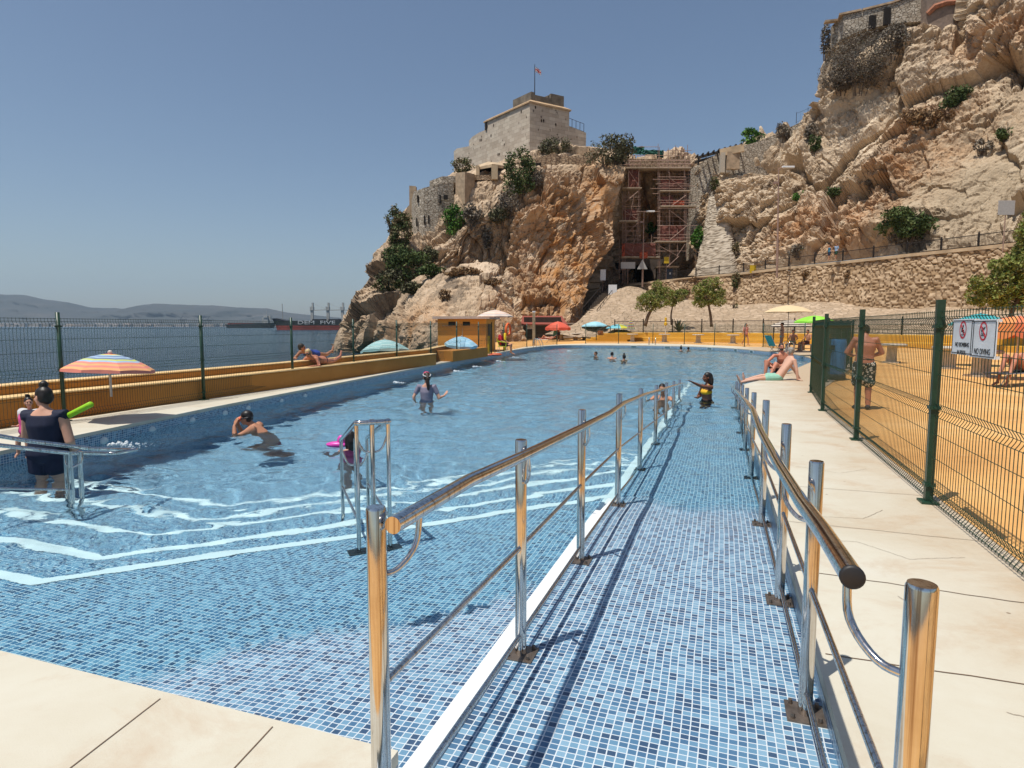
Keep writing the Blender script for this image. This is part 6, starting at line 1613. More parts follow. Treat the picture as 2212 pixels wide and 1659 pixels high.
def leaf_mesh(name, clumps, n, size, kind, parent, seed, flat=.0, loc=None):
    r = np.random.default_rng(seed); tot = sum(cl[1][0] * cl[1][1] * cl[1][2] for cl in clumps) ; vs = []; fs = []; C_ = []
    for ce, ra in clumps:
        k = max(20, int(n * ra[0] * ra[1] * ra[2] / tot)); d = r.normal(size=(k, 3)); d /= np.linalg.norm(d, axis=1, keepdims=True)
        rad = r.uniform(.35, 1.05, k) ** .6; g = 1 + .32 * fbm(d * 2.3 + seed, 3, seed); C_.append(np.array(ce) + d * (rad * g)[:, None] * np.array(ra))
    C_ = np.concatenate(C_); k = len(C_)
    keep = fbm(C_ / (size * 5), 3, seed + 3) > -.22; C_ = C_[keep]; k = len(C_)
    a = r.normal(size=(k, 3)); a /= np.linalg.norm(a, axis=1, keepdims=True); b = np.cross(a, r.normal(size=(k, 3))); b /= np.linalg.norm(b, axis=1, keepdims=True) + 1e-9
    s = size * r.uniform(.55, 1.35, k)[:, None]; a = a * s; b = b * s * .5
    V = np.stack([C_ - a, C_ + b * .9 , C_ + a, C_ - b], 1).reshape(-1, 3); Fc = np.arange(4 * k).reshape(-1, 4)
    o = mesh_np(name, V, Fc, LM[kind], parent); tone = fbm(C_ / (size * 4), 2, seed + 9)
    mi = np.clip(((tone + r.normal(0, .3, k)) * 1.8 + 1.5), 0, 3).astype(int); o.data.polygons.foreach_set('material_index', mi.tolist()); return o
def bush(px, py, y, rx, rz, kind, label, seed, n=900, leaf=.2, name='bush', stems=True, clumps=None, ry=None):
    y = min(rock_y(px, py + rz * .5, y), rock_y(px, py, y) + 1.0) - .32 * min(rx, rz) * y / F; rx *= 1.28; rz *= 1.28; n = int(n * 1.5); o = W(px, py + rz * .75, y); m = y / F; root = empty(name, o, label=label, cat='bush' if name == 'bush' else name.replace('_', ' '))
    r = random.Random(seed); X, Z = rx * m, rz * m; Y = (ry or min(rx, rz) * .8) * m; ce = Vector((0, 0, Z * .9))
    if clumps is None:
        clumps = [(tuple(ce), (X * .62, Y * .7, Z * .62))]
        for k in range(7):
            a = r.uniform(0, 6.28); q = r.uniform(.35, .62); clumps.append(((ce.x + X * q * math.cos(a), r.uniform(-.4, .4) * Y, ce.z + Z * q * math.sin(a)), (X * r.uniform(.28, .42), Y * .5, Z * r.uniform(.28, .42))))
    else: clumps = [((cx_ * m, 0, cz_ * m), (ax * m, min(ax, az) * m * .8, az * m)) for cx_, cz_, ax, az in clumps]
    leaf_mesh('foliage', clumps, n, leaf, kind, root, seed)
    if stems:
        mb = MB()
        for k in range(6): a = r.uniform(-1, 1); mb.tube([(a * X * .2, .1, -Z * .2), (a * X * .4, 0, Z * .6), (a * X * .7, r.uniform(-.3, .3) * Y, Z * r.uniform(1.0, 1.6))], [.06, .045, .015], 5)
        mb.build('stem', M_BARK, root)
    return root
RZ = lambda px_: px_
BUSH = [(1120, 385, 89.5, 32, 55, 'green', 'tall dark bush clinging to the headland below the castle tower', 2600, .2), (1100, 440, 89, 28, 26, 'grey', 'grey dry scrub below the tall bush on the headland', 900, .18), (1165, 395, 92, 18, 22, 'grey', 'greyish bush right of the tall bush on the headland', 700, .17),
        (1318, 333, 94, 50, 36, 'olive', 'windswept dark bush on the edge of the gorge left of the scaffolding', 2600, .2), (1197, 322, 100, 36, 20, 'olive', 'rounded bush growing against the right castle wall', 1300, .19),
        (998, 366, 97, 26, 20, 'mixed', 'rusty green bush at the foot of the left castle wall', 1100, .18), (985, 482, 89.5, 30, 30, 'lush', 'bright green bush below the grey corner bastion', 1600, .2),
        (868, 512, 93, 30, 42, 'mixed', 'scrub covering the left flank of the headland under the bastion', 2000, .2), (880, 585, 83.5, 55, 38, 'green', 'broad dark green scrub on the left ledge of the headland', 2600, .2), (835, 618, 84, 34, 16, 'mixed', 'low scrub on the overhang at the far left of the headland', 900, .18), (935, 590, 80, 30, 16, 'green', 'low green scrub just above the front boulder', 900, .17),
        (1055, 500, 84, 17, 48, 'grey', 'dark dry creeper hanging in a cleft of the headland', 1500, .2), (1000, 588, 76, 40, 10, 'brown', 'brown dry grass on top of the front boulder', 900, .15), (1062, 612, 66, 20, 9, 'brown', 'small brown tuft on the right shoulder of the front boulder', 400, .13), (960, 640, 63, 16, 12, 'brown', 'brown tuft on the face of the front boulder', 350, .12),
        (1855, 135, 88, 68, 58, 'grey', 'huge grey leafless shrub under the fort wall', 8000, .13), (1820, 175, 88, 40, 26, 'grey', 'dark dry shrub hanging at the left edge of the right cliff', 1400, .2), (1930, 90, 87, 30, 32, 'grey', 'dry shrub below the slit windows of the fort wall', 1100, .2),
        (1957, 490, 65.5, 60, 32, 'green', 'big rounded green bush on the path at the foot of the right cliff', 3200, .19), (1960, 522, 65, 50, 16, 'grey', 'brown dead skirt below the big rounded bush', 900, .17),
        (2010, 262, 73, 68, 22, 'brown', 'orange brown dry shrubs on the ledge of the right cliff', 2000, .19), (2062, 216, 74, 32, 24, 'green', 'dark green bush on the ledge of the right cliff', 1100, .19), (2172, 292, 66, 18, 16, 'green', 'small green bush on the bulge at the right edge of the cliff', 500, .17), (2120, 320, 67, 20, 14, 'grey', 'small grey bush in the shade of the right cliff', 400, .17),
        (1622, 299, 96, 26, 16, 'lush', 'bright green fig on top of the old wall', 900, .22), (1690, 290, 93, 20, 18, 'grey', 'grey bush on the old wall right of the fig', 600, .18), (1752, 290, 92, 16, 18, 'grey', 'dry bush on the old wall below the skyline', 500, .18), (1757, 318, 90, 14, 18, 'green', 'oval green bush at the top left of the right cliff', 600, .17), (1723, 427, 82, 14, 11, 'lush', 'small bright green bush in the middle of the right cliff', 400, .17), (1795, 418, 78, 18, 14, 'green', 'green bush in the diagonal cleft of the right cliff', 500, .17), (1880, 395, 76, 12, 12, 'grey', 'small grey tuft halfway up the right cliff', 300, .16), (1725, 545, 78, 22, 14, 'grey', 'dry bush at the foot of the cliff behind the path lamp', 600, .17), (1590, 545, 85, 9, 16, 'mixed', 'brownish hanging plant right of the pale buttress', 400, .17),
        (1508, 518, 91.5, 14, 30, 'lush', 'lush green creeper left of the pale buttress', 1200, .2), (1408, 495, 101, 20, 14, 'lush', 'bright green fig behind the scaffolding', 600, .22), (1545, 402, 94, 12, 14, 'mixed', 'dry plants on top of the pale buttress', 400, .17),
        (1588, 612, 79, 8, 18, 'mixed', 'yellowish plant hanging on the retaining wall', 400, .16), (1738, 594, 72, 7, 9, 'brown', 'brown tuft on the retaining wall right of the lamp', 250, .14), (1830, 595, 66, 8, 9, 'brown', 'brown tuft on the retaining wall below the walkers', 250, .13), (1420, 632, 82, 26, 9, 'brown', 'rusty dry grass on top of the rubble slope', 800, .15), (1485, 630, 80, 18, 8, 'brown', 'rusty dry grass between the two tamarisk trees', 500, .15), (1585, 660, 68, 8, 9, 'mixed', 'small green tuft on the mortared slope', 250, .13), (1505, 605, 84, 16, 7, 'brown', 'dry tuft hanging over the coping of the retaining wall', 300, .14), (860, 555, 88, 30, 26, 'mixed', 'brownish scrub between the bastion and the broad green scrub', 1500, .2), (925, 560, 85, 26, 22, 'olive', 'olive scrub below the grey round bastion', 1200, .2), (845, 605, 83, 30, 20, 'olive', 'olive scrub above the sea cliff overhang', 1200, .2), (850, 480, 97, 22, 26, 'mixed', 'scrub on the skyline left of the round bastion', 1100, .2), (895, 625, 80, 34, 14, 'olive', 'olive scrub in the notch behind the front boulder', 1000, .18), (1020, 470, 88, 22, 22, 'grey', 'grey dry scrub right of the bright green bush', 800, .18), (1080, 470, 87, 22, 20, 'olive', 'olive scrub below the tall bush on the headland', 900, .2), (1455, 590, 97, 14, 9, 'mixed', 'weeds beside the block hut', 300, .17)]
for i, (px, py, y, rx, rz, kind, lab, n, lf) in enumerate(BUSH): bush(px, py, y, rx, rz, kind, lab, 100 + i, n, lf)
bush(1783, 97, 95, 12, 28, 'grey', 'small thin tree on the skyline left of the fort wall', 301, 700, .16, 'small_tree')
def tree(px, pyb, y, label, trunk, clumps, kind, n, leaf, seed, r0=.16):
    o = W(px, pyb, y); m = y / F; root = empty('tamarisk_tree', o, label=label, cat='tree'); P = [Vector((a * m, 0, -b * m)) for a, b in trunk]; mb = MB(); mb.smooth = True
    k = len(P); mb.tube(spline(P, 4), [r0 * (1 - .6 * i / (4 * (k - 1))) for i in range(4 * (k - 1) + 1)], 8); rr = random.Random(seed)
    for cx_, cz_, ax, az in clumps:
        e = Vector((cx_ * m, rr.uniform(-.4, .4) * ax * m, -cz_ * m)); s = P[-2].lerp(P[-1], rr.uniform(0, 1)); mb.tube([s, s.lerp(e, .5) + Vector((0, 0, .15)), e], [r0 * .4, r0 * .25, r0 * .08], 6)
    mb.build('trunk', M_BARK, root)
    leaf_mesh('crown', [((cx_ * m, rr.uniform(-.3, .3) * ax * m, -cz_ * m), (ax * m, ax * m * .8, az * m)) for cx_, cz_, ax, az in clumps], n, leaf, kind, root, seed)
tree(1393, 704, 64, 'leaning tamarisk tree left of the closed parasol pole', [(0, 0), (8, -25), (22, -45), (30, -62)], [(18, -62, 24, 16), (2, -56, 20, 14), (40, -72, 20, 15), (30, -50, 22, 12), (10, -40, 20, 11), (28, -86, 14, 12), (-8, -42, 12, 10)], 'tama', 9000, .095, 401, .2)
tree(1451, 702, 66, 'slim tamarisk behind the agave, middle one of the three', [(0, 0), (-2, -20), (0, -35), (4, -58)], [(10, -60, 18, 12), (-2, -48, 14, 10), (20, -68, 16, 10)], 'tama', 3000, .095, 402, .12)
tree(1537, 706, 63, 'tall tamarisk tree in the middle of the black railing', [(0, 0), (-3, -25), (-8, -48), (-10, -66)], [(-8, -66, 26, 18), (-24, -54, 18, 12), (12, -72, 18, 14), (-6, -90, 20, 14), (-30, -78, 16, 14), (10, -54, 18, 10), (12, -98, 12, 9)], 'tama', 8000, .095, 403, .17)
tree(2190, 725, 36, 'large green tree at the right edge in front of the retaining wall', [(0, 0), (-10, -40), (5, -80), (20, -130)], [(-30, -110, 40, 28), (-60, -85, 40, 22), (10, -150, 45, 36), (40, -100, 50, 36), (-85, -110, 26, 18), (20, -215, 36, 34), (55, -180, 50, 50), (-10, -75, 40, 20), (30, -260, 24, 20), (-40, -150, 24, 16), (60, -245, 40, 40)], 'tama', 30000, .10, 404, .16)
def agave():
    o = W(1466, 716, 64.5); root = empty('agave', o, label='spiky blue green agave behind the black railing', cat='agave'); mb = MB(); rr = random.Random(3)
    for k in range(26):
        a = rr.uniform(0, 6.28); l = rr.uniform(1.0, 1.9); e = rr.uniform(.5, 1.4); d = Vector((math.cos(a) * math.cos(e), math.sin(a) * math.cos(e), math.sin(e))); s = d.cross(Vector((0, 0, 1))).normalized(); w_ = .09
        p0 = d * .1; p1 = d * l * .55 + Vector((0, 0, .05)); p2 = d * l - Vector((0, 0, .1 * l)); mb.add([p0 - s * w_, p0 + s * w_, p1 + s * w_ * .9, p2, p1 - s * w_ * .9, p1 - Vector((0, 0, .05))], [(0, 1, 5), (1, 2, 5), (2, 3, 5), (3, 4, 5), (4, 0, 5)])
    mb.build('leaf_rosette', simple('agave leaf', (.085, .12, .085), .6, 0, .3, 2), root)
agave()
# ================================================================ people
SK_L = simple('light skin', (.56, .30, .205), .55, 0, .08, 5); SK_P = simple('pale tanned skin', (.60, .34, .24), .55, 0, .08, 5); SK_T = simple('tanned skin', (.46, .215, .125), .55, 0, .08, 5); SK_R = simple('reddened skin', (.54, .22, .135), .5, 0, .1, 4); SK_D = simple('dark brown skin', (.17, .068, .038), .42, 0, .1, 5)
HR_K = simple('black hair', (.014, .011, .010), .45, 0, .3, 20); HR_B = simple('dark brown hair', (.035, .022, .015), .5, 0, .3, 20); HR_G = simple('short grey hair', (.26, .235, .21), .6, 0, .25, 30); HR_Y = simple('blond hair', (.62, .46, .24), .5, 0, .2, 20)
def V3(*a): return Vector(a)
class Body(MB):
    def loft(self, st, n=16):
        """stations (centre, lateral half vector, depth half vector)"""
        vs = []; fs = []
        for ce, la, de in st:
            for j in range(n):
                t = 2 * math.pi * j / n; vs.append(ce + la * math.cos(t) + de * math.sin(t))
        for i in range(len(st) - 1):
            for j in range(n): q = (j + 1) % n; fs.append((i * n + j, i * n + q, (i + 1) * n + q, (i + 1) * n + j))
        fs.append(tuple(range(n - 1, -1, -1))); fs.append(tuple((len(st) - 1) * n + j for j in range(n))); self.add(vs, fs)
    def egg(self, ce, M, rad, nu=14, nv=10):
        b = len(self.v); self.ball((0, 0, 0), rad, nu, nv)
        for i in range(b, len(self.v)): self.v[i] = tuple(ce + M @ Vector(self.v[i]))
    def limb(self, pts, rr, n=10):
        self.tube(pts, rr, n)
        for p, r in zip(pts, rr): self.ball(p, r * .99, 10, 7)
def remesh(o, vox, it=3):
    m = o.modifiers.new('remesh', 'REMESH'); m.mode = 'VOXEL'; m.voxel_size = vox; m.use_smooth_shade = True
    s = o.modifiers.new('smooth', 'SMOOTH'); s.factor = .5; s.iterations = it
    dg = bpy.context.evaluated_depsgraph_get(); me = bpy.data.meshes.new_from_object(o.evaluated_get(dg)); old = o.data; o.modifiers.clear(); o.data = me; me.name = old.name
    me.polygons.foreach_set('use_smooth', [True] * len(me.polygons)); bpy.data.meshes.remove(old)
MALE = dict(pel=(.165, .12), wst=(.148, .108), chs=(.178, .122), sho=(.17, .085), arm=(.05, .042, .029), leg=(.082, .056, .040), neck=.058)
FEM = dict(pel=(.175, .125), wst=(.13, .10), chs=(.15, .115), sho=(.145, .075), arm=(.044, .036, .025), leg=(.084, .052, .036), neck=.048)
def human(label, loc, J, build, skin, face, sc=1.0, vox=.011, clothes=(), hair=None, hairstyle='short', beard=None, fingers=True, lat=None, waterline=None, head=1.0, fat=1.0):
    """J: joints as offsets in metres from loc: pel wst chs nek hed, sh el wr ha (pairs L,R), hp kn an to (pairs)"""
    root = empty('person', loc, label=label, cat='person')
    J = {k: ([V3(*q) * sc for q in v] if isinstance(v[0], (tuple, list)) else V3(*v) * sc) for k, v in J.items()}
    B = {k: (tuple(q * sc * fat for q in v) if isinstance(v, tuple) else v * sc) for k, v in build.items()}
    if 'hp' not in J: J['hp'] = [J['pel'] + V3(0, 0, -.02)] * 2
    latv = (J['sh'][0] - J['sh'][1]).normalized() if lat is None else V3(*lat).normalized()
    latp = (J['hp'][0] - J['hp'][1]); latp = latp.normalized() if latp.length > .02 else latv
    def torso(b, f0, f1, off):
        S = [(J['pel'] - (J['wst'] - J['pel']) * .55, B['pel'], latp, .72), (J['pel'], B['pel'], latp, 1), (J['wst'], B['wst'], (latp + latv).normalized(), 1), (J['chs'], B['chs'], latv, 1), (J['chs'].lerp(J['nek'], .62), B['sho'], latv, 1.0), (J['nek'], (B['neck'] * 1.25, B['neck'] * 1.1), latv, 1)]
        out = []
        for i, (ce, (rx, ry), la, k) in enumerate(S):
            if not (f0 <= i <= f1): continue
            up = (S[min(i + 1, 5)][0] - S[max(i - 1, 0)][0]).normalized(); la = (la - up * la.dot(up)).normalized(); de = up.cross(la)
            out.append((ce, la * (rx * k + off), de * (ry * k + off)))
        b.loft(out)
    b = Body(); torso(b, 0, 5, 0)
    a0, a1, a2 = B['arm']; l0, l1, l2 = B['leg']
    for i in (0, 1):
        if 'sh' in J and 'el' in J:
            s, e, w = J['sh'][i], J['el'][i], J['wr'][i]; b.limb([J['chs'].lerp(J['nek'], .5).lerp(s, .6), s, s.lerp(e, .4), e, e.lerp(w, .3), w], [a0 * 1.05, a0 * 1.08, a0, a1, a1 * .98, a2])
            h = J['ha'][i]; d = (h - w).normalized(); sd = d.cross(V3(0, 0, 1)); sd = sd.normalized() if sd.length > .1 else V3(1, 0, 0); nn = sd.cross(d); hs = .085 * sc
            M = Matrix((sd, nn, d)).transposed(); b.egg(w + d * hs * .55, M, (.040 * sc, .017 * sc, .052 * sc))
            if fingers:
                for k, ln in enumerate((.068, .078, .074, .058)):
                    r0 = w + d * hs * .95 + sd * (.012 - .0 + (k - 1.5) * .019) * sc; m1 = r0 + d * ln * .55 * sc + sd * (k - 1.5) * .006 * sc + nn * .004 * sc; m2 = r0 + d * ln * sc + sd * (k - 1.5) * .010 * sc - nn * .016 * sc
                    b.tube([r0 - d * .02 * sc, r0, m1, m2], [.0095 * sc, .0092 * sc, .0085 * sc, .007 * sc], 7)
                t0 = w + d * .03 * sc + sd * .03 * sc * (1 if i else -1); b.tube([t0, t0 + d * .03 * sc + sd * .026 * sc * (1 if i else -1), t0 + d * .06 * sc + sd * .034 * sc * (1 if i else -1)], [.012 * sc, .0105 * sc, .008 * sc], 7)
        if 'kn' in J:
            h, k_, an = J['hp'][i], J['kn'][i], J['an'][i]; b.limb([h, h.lerp(k_, .35), k_, k_.lerp(an, .3), an], [l0 * 1.05, l0, l1, l1 * 1.03, l2])
            t = J['to'][i]; b.limb([an - (t - an).normalized() * .03 * sc - V3(0, 0, .02 * sc), an.lerp(t, .55), t], [.034 * sc, .036 * sc, .024 * sc])
            if fingers:
                d = (t - an).normalized(); sd = d.cross(V3(0, 0, 1)).normalized() if abs(d.z) < .95 else V3(0, 1, 0)
                for q in range(5): p = t + sd * (q - 2) * .016 * sc; b.tube([p, p + d * (.03 - .002 * q) * sc], [.011 * sc, .008 * sc], 6)
    # head
    hc = J['hed']; f = V3(*face).normalized(); up = (hc - J['nek']).normalized(); up = (up * .4 + V3(0, 0, 1)).normalized(); f = (f - up * f.dot(up)).normalized(); sd = f.cross(up); Mh = Matrix((sd, f, up)).transposed(); hs = sc * head if sc > .8 else sc * head * 1.12
    b.limb([J['nek'] - (hc - J['nek']) * .2, J['nek'], hc - up * .05 * hs - f * .01 * hs], [B['neck'] * 1.15, B['neck'], B['neck'] * .95])
    P = lambda x, y, z: hc + Mh @ V3(x * hs, y * hs, z * hs)
    b.egg(P(0, -.012, .03), Mh, (.074 * hs, .094 * hs, .085 * hs)); b.egg(P(0, .022, -.035), Mh, (.058 * hs, .064 * hs, .075 * hs)); b.egg(P(0, .055, -.082), Mh, (.03 * hs, .027 * hs, .022 * hs))
    b.tube([P(0, .082, .02), P(0, .102, -.022), P(0, .088, -.034)], [.009 * hs, .015 * hs, .012 * hs], 7)
    b.egg(P(0, .074, .033), Mh, (.05 * hs, .018 * hs, .012 * hs)); b.egg(P(0, .078, -.058), Mh, (.024 * hs, .012 * hs, .011 * hs))
    for s_ in (-1, 1): b.egg(P(.074 * s_, -.008, -.012), Mh, (.012 * hs, .02 * hs, .032 * hs)); b.egg(P(.036 * s_, .062, -.022), Mh, (.024 * hs, .02 * hs, .02 * hs))
    o = b.build('body', skin, root); remesh(o, vox * (sc if sc < 1 else 1))
    # eyes, mouth: small parts of their own
    e = MB(); dark = simple('eye dark', (.02, .015, .012), .3)
    for s_ in (-1, 1):
        e = Body(); e.egg(P(.030 * s_, .079, .008), Mh, (.013 * hs, .008 * hs, .008 * hs), 8, 6); e.build('eye', dark, root, smooth=True)
    e = Body(); e.egg(P(0, .089, -.060), Mh, (.021 * hs, .007 * hs, .006 * hs), 8, 6); e.build('mouth', simple('lips', (.30, .09, .07), .5), root, smooth=True)
    if beard:
        e = Body(); e.egg(P(0, .030, -.068), Mh, (.060 * hs, .066 * hs, .050 * hs)); e.egg(P(0, .084, -.045), Mh, (.03 * hs, .012 * hs, .008 * hs)); q = e.build('beard', beard, root, smooth=True)
    if hair:
        e = Body(); top_ = lambda: (e.egg(P(0, -.022, .042), Mh, (.082 * hs, .098 * hs, .086 * hs)))
        top_()
        for s_ in (-1, 1): e.egg(P(.045 * s_, -.045, -.0), Mh, (.04 * hs, .058 * hs, .07 * hs))
        if hairstyle == 'bun': e.egg(P(0, -.03, .150), Mh, (.048 * hs, .05 * hs, .042 * hs)); e.egg(P(.02, -.01, .18), Mh, (.028 * hs, .03 * hs, .02 * hs)); e.egg(P(0, -.06, -.02), Mh, (.066 * hs, .055 * hs, .07 * hs))
        if hairstyle == 'pony': e.limb([P(0, -.10, .05), P(0, -.135, -.02), P(.01, -.125, -.14), P(.02, -.11, -.27), P(.03, -.10, -.34)], [.035 * hs, .04 * hs, .045 * hs, .032 * hs, .012 * hs])
        if hairstyle == 'long': e.limb([P(0, -.07, .05), P(0, -.095, -.06), P(0, -.09, -.16), P(0, -.085, -.26)], [.065 * hs, .07 * hs, .062 * hs, .03 * hs]); e.limb([P(-.06, -.05, .02), P(-.07, -.05, -.12), P(-.06, -.04, -.2)], [.03 * hs, .03 * hs, .015 * hs])
        if hairstyle == 'wild': e.limb([P(0, -.07, .05), P(-.12, -.06, .0), P(-.24, -.06, -.07)], [.07 * hs, .06 * hs, .02 * hs]); e.limb([P(0, -.07, .05), P(0, -.1, -.15), P(0, -.09, -.26)], [.06 * hs, .06 * hs, .03 * hs])
        q = e.build('hair', hair, root); remesh(q, .009 * max(.7, hs), 2)
    for nm, mat, spec in clothes:
        cb = Body()
        for it in spec:
            if it[0] == 'torso': torso(cb, it[1], it[2], it[3])
            elif it[0] == 'thigh':
                for i in (0, 1):
                    h, k_ = J['hp'][i], J['kn'][i]; cb.limb([h, h.lerp(k_, it[1])], [l0 * 1.05 + it[2], l0 * (1.02 - .2 * it[1]) + it[2] * 1.3])
            elif it[0] == 'sleeve':
                for i in (0, 1):
                    s, e_ = J['sh'][i], J['el'][i]; cb.limb([J['chs'].lerp(J['nek'], .5).lerp(s, .6), s, s.lerp(e_, it[1])], [a0 * 1.1 + it[2], a0 * 1.1 + it[2], a0 * 1.05 + it[2]])
            elif it[0] == 'strap':
                for i in (0, 1):
                    s = J['chs'].lerp(J['nek'], .75).lerp(J['sh'][i], .45); cb.tube([J['chs'].lerp(J['sh'][i], .3) + f * .1 * sc, s + V3(0, 0, .05 * sc), J['chs'].lerp(J['sh'][i], .3) - f * .1 * sc], .012 * sc, 6)
            elif it[0] == 'egg': cb.egg(J[it[1]] + V3(*it[2]) * sc, Mh, tuple(q * sc for q in it[3]))
            elif it[0] == 'foot':
                for i in (0, 1): an, t = J['an'][i], J['to'][i]; cb.limb([an - (t - an).normalized() * .03 - V3(0, 0, .03), an.lerp(t, .5) - V3(0, 0, .01), t + (t - an).normalized() * .03], [.046, .045, .034])
        q = cb.build(nm, mat, root); remesh(q, .013 if sc > .9 else .011, 3)
    root['_'] = 0; del root['_']
    return root, P, Mh, J

def rot(J, ang):
    """turn a pose about z; poses are written facing +x"""
    m = Matrix.Rotation(ang, 3, 'Z'); t = lambda q: tuple(m @ Vector(q))
    return {k: ([t(q) for q in v] if isinstance(v[0], (tuple, list)) else t(v)) for k, v in J.items()}
def stand(**kw):
    J = dict(pel=(0, 0, .95), wst=(0, 0, 1.12), chs=(.0, 0, 1.30), nek=(-.01, 0, 1.49), hed=(.02, 0, 1.64), sh=[(0, .185, 1.42), (0, -.185, 1.42)], el=[(-.03, .24, 1.14), (-.03, -.24, 1.14)], wr=[(.03, .26, .90), (.03, -.26, .90)], ha=[(.06, .26, .80), (.06, -.26, .80)],
             hp=[(0, .09, .90), (0, -.09, .90)], kn=[(.03, .10, .50), (.03, -.10, .50)], an=[(0, .10, .08), (0, -.10, .08)], to=[(.15, .12, .03), (.15, -.12, .03)])
    J.update(kw); return J
FL = -.02
CL = lambda n, c_, r=.8: simple(n, c_, r, 0, .12, 12, spec=.2)
# --- woman in navy with a small child, left foreground
p = G(92, 1022, WATER_Z); Lw = V3(p.x, p.y + .1, -.92)
J = stand(sh=[(0, .19, 1.40), (0, -.19, 1.40)], el=[(.10, .29, 1.12), (-.03, -.27, 1.10)], wr=[(.26, .20, 1.12), (.16, -.20, .95)], ha=[(.36, .14, 1.18), (.25, -.12, .93)], hed=(.03, .03, 1.615))
human('woman in navy tank top with a black hair bun, holding a child', Lw, rot(J, R(96)), FEM, SK_L, (-1, .25, -.25), .99, .010, [('tank_top', CL('navy swim top', (.018, .022, .045), .7), [('torso', 0, 4, .014), ('sleeve', .07, .012), ('thigh', .45, .02)])], HR_K, 'bun', fat=1.26)
J = stand(hed=(.02, 0, 1.66)); Lc = W(52, 905, 7.1)
human('small child with a black topknot carried by the woman in navy', V3(Lc.x - .02, Lc.y + .12, Lc.z - .60), rot(stand(hed=(.02, 0, 1.70), kn=[(.25, .14, .75), (.25, -.14, .75)], an=[(.25, .16, .42), (.25, -.16, .42)], to=[(.33, .17, .33), (.33, -.17, .33)], wr=[(.2, .2, 1.1), (.2, -.2, 1.1)], ha=[(.28, .18, 1.12), (.28, -.18, 1.12)]), R(-100)), FEM, SK_L, (.7, -.7, 0), .46, .010, [('swim_vest', CL('pink swim vest', (.62, .09, .28)), [('torso', 0, 4, .05)]), ('zebra_sleeve', None or mat_orange('zebra cloth', (.03, .03, .03), (.6, .6, .6), (.7, .7, .7)), [('sleeve', .9, .03)])], HR_K, 'bun', fat=1.15)
def noodle():
    a = W(122, 912, 7.15); b = W(144, 900, 7.1); e = W(197, 873, 6.9); o = a; root = empty('foam_water_squirter', o, label='lime green foam water squirter held by the woman in navy', cat='pool toy'); mb = MB(); mb.smooth = True; d = (e - b); vs = []
    mb.tube([b - o, b + d * .02 - o, e - d * .02 - o, e - o], [.028, .034, .034, .028], 12); mb.build('foam_tube', simple('lime foam', (.30, .62, .02), .55), root); mb = MB(); mb.tube([a - o, b + d * .1 - o], .014, 10); mb.build('handle', simple('lime plastic', (.42, .68, .03), .35), root, smooth=True)
noodle()
# --- boy with a diving mask
p = G(556, 934, WATER_Z); Lb = V3(p.x, p.y, -1.08)
J = dict(pel=(-.22, 0, .46), wst=(-.17, 0, .66), chs=(-.05, 0, .86), nek=(.08, 0, 1.03), hed=(.17, 0, 1.145), sh=[(.02, .16, .99), (.02, -.16, .99)], el=[(.30, .17, .84), (.30, -.17, .84)], wr=[(.33, .08, 1.03), (.33, -.05, 1.05)], ha=[(.30, .05, 1.12), (.29, -.02, 1.13)], hp=[(-.24, .09, .44), (-.24, -.09, .44)], kn=[(.1, .1, .25), (.1, -.1, .25)], an=[(-.5, .1, .05), (-.5, -.1, .05)], to=[(-.38, .1, .02), (-.38, -.1, .02)])
r_, P, Mh, _ = human('boy in a diving mask crouching in the water with hands at his face', Lb, rot(J, R(184)), MALE, SK_T, (-1, -.12, -.1), .98, .009, [('swim_shorts', CL('dark red swim shorts', (.25, .03, .03)), [('torso', 0, 1, .015)])], HR_K, 'short', lat=(0, -1, 0))
e = Body(); e.egg(P(0, .085, .005), Mh, (.062, .036, .042)); q = e.build('diving_mask', simple('orange mask', (.72, .11, .04), .35), r_, smooth=True); e = Body(); e.egg(P(0, .112, .005), Mh, (.048, .02, .03)); e.build('lens', simple('mask lens', (.03, .03, .08), .1), r_, smooth=True); e = MB(); e.tube([tuple(P(.085 * math.cos(a), -.012 + .10 * math.sin(a), .01)) for a in [k * .393 for k in range(17)]], .011, 6, caps=False); e.build('mask_strap', simple('black strap', (.02, .02, .025), .5), r_)
# --- girl in the grey rash shirt
p = G(922, 862, WATER_Z); Lg = V3(p.x, p.y, -1.30)
J = stand(el=[(-.06, .30, 1.18), (-.02, -.30, 1.16)], wr=[(-.05, .27, .95), (.12, -.40, 1.20)], ha=[(-.02, .26, .85), (.16, -.44, 1.28)])
r_, P, Mh, _ = human('girl in a grey rash shirt with a pink mask on her ponytailed head', Lg, rot(J, R(85)), FEM, SK_L, (-.3, 1, .1), .985, .010, [('rash_shirt', CL('grey violet rash shirt', (.22, .20, .26), .6), [('torso', 0, 4, .014), ('sleeve', .55, .012)])], HR_B, 'pony')
e = Body(); e.egg(P(0, .05, .105), Mh, (.07, .05, .034)); e.build('diving_mask', simple('pink mask', (.62, .05, .13), .35), r_, smooth=True); e = MB(); e.tube([tuple(P(.09 * math.cos(a), -.02 + .11 * math.sin(a), .06 + .035 * math.sin(a))) for a in [k * .393 for k in range(17)]], .01, 6, caps=False); e.build('mask_strap', simple('white strap', (.6, .6, .6), .5), r_)
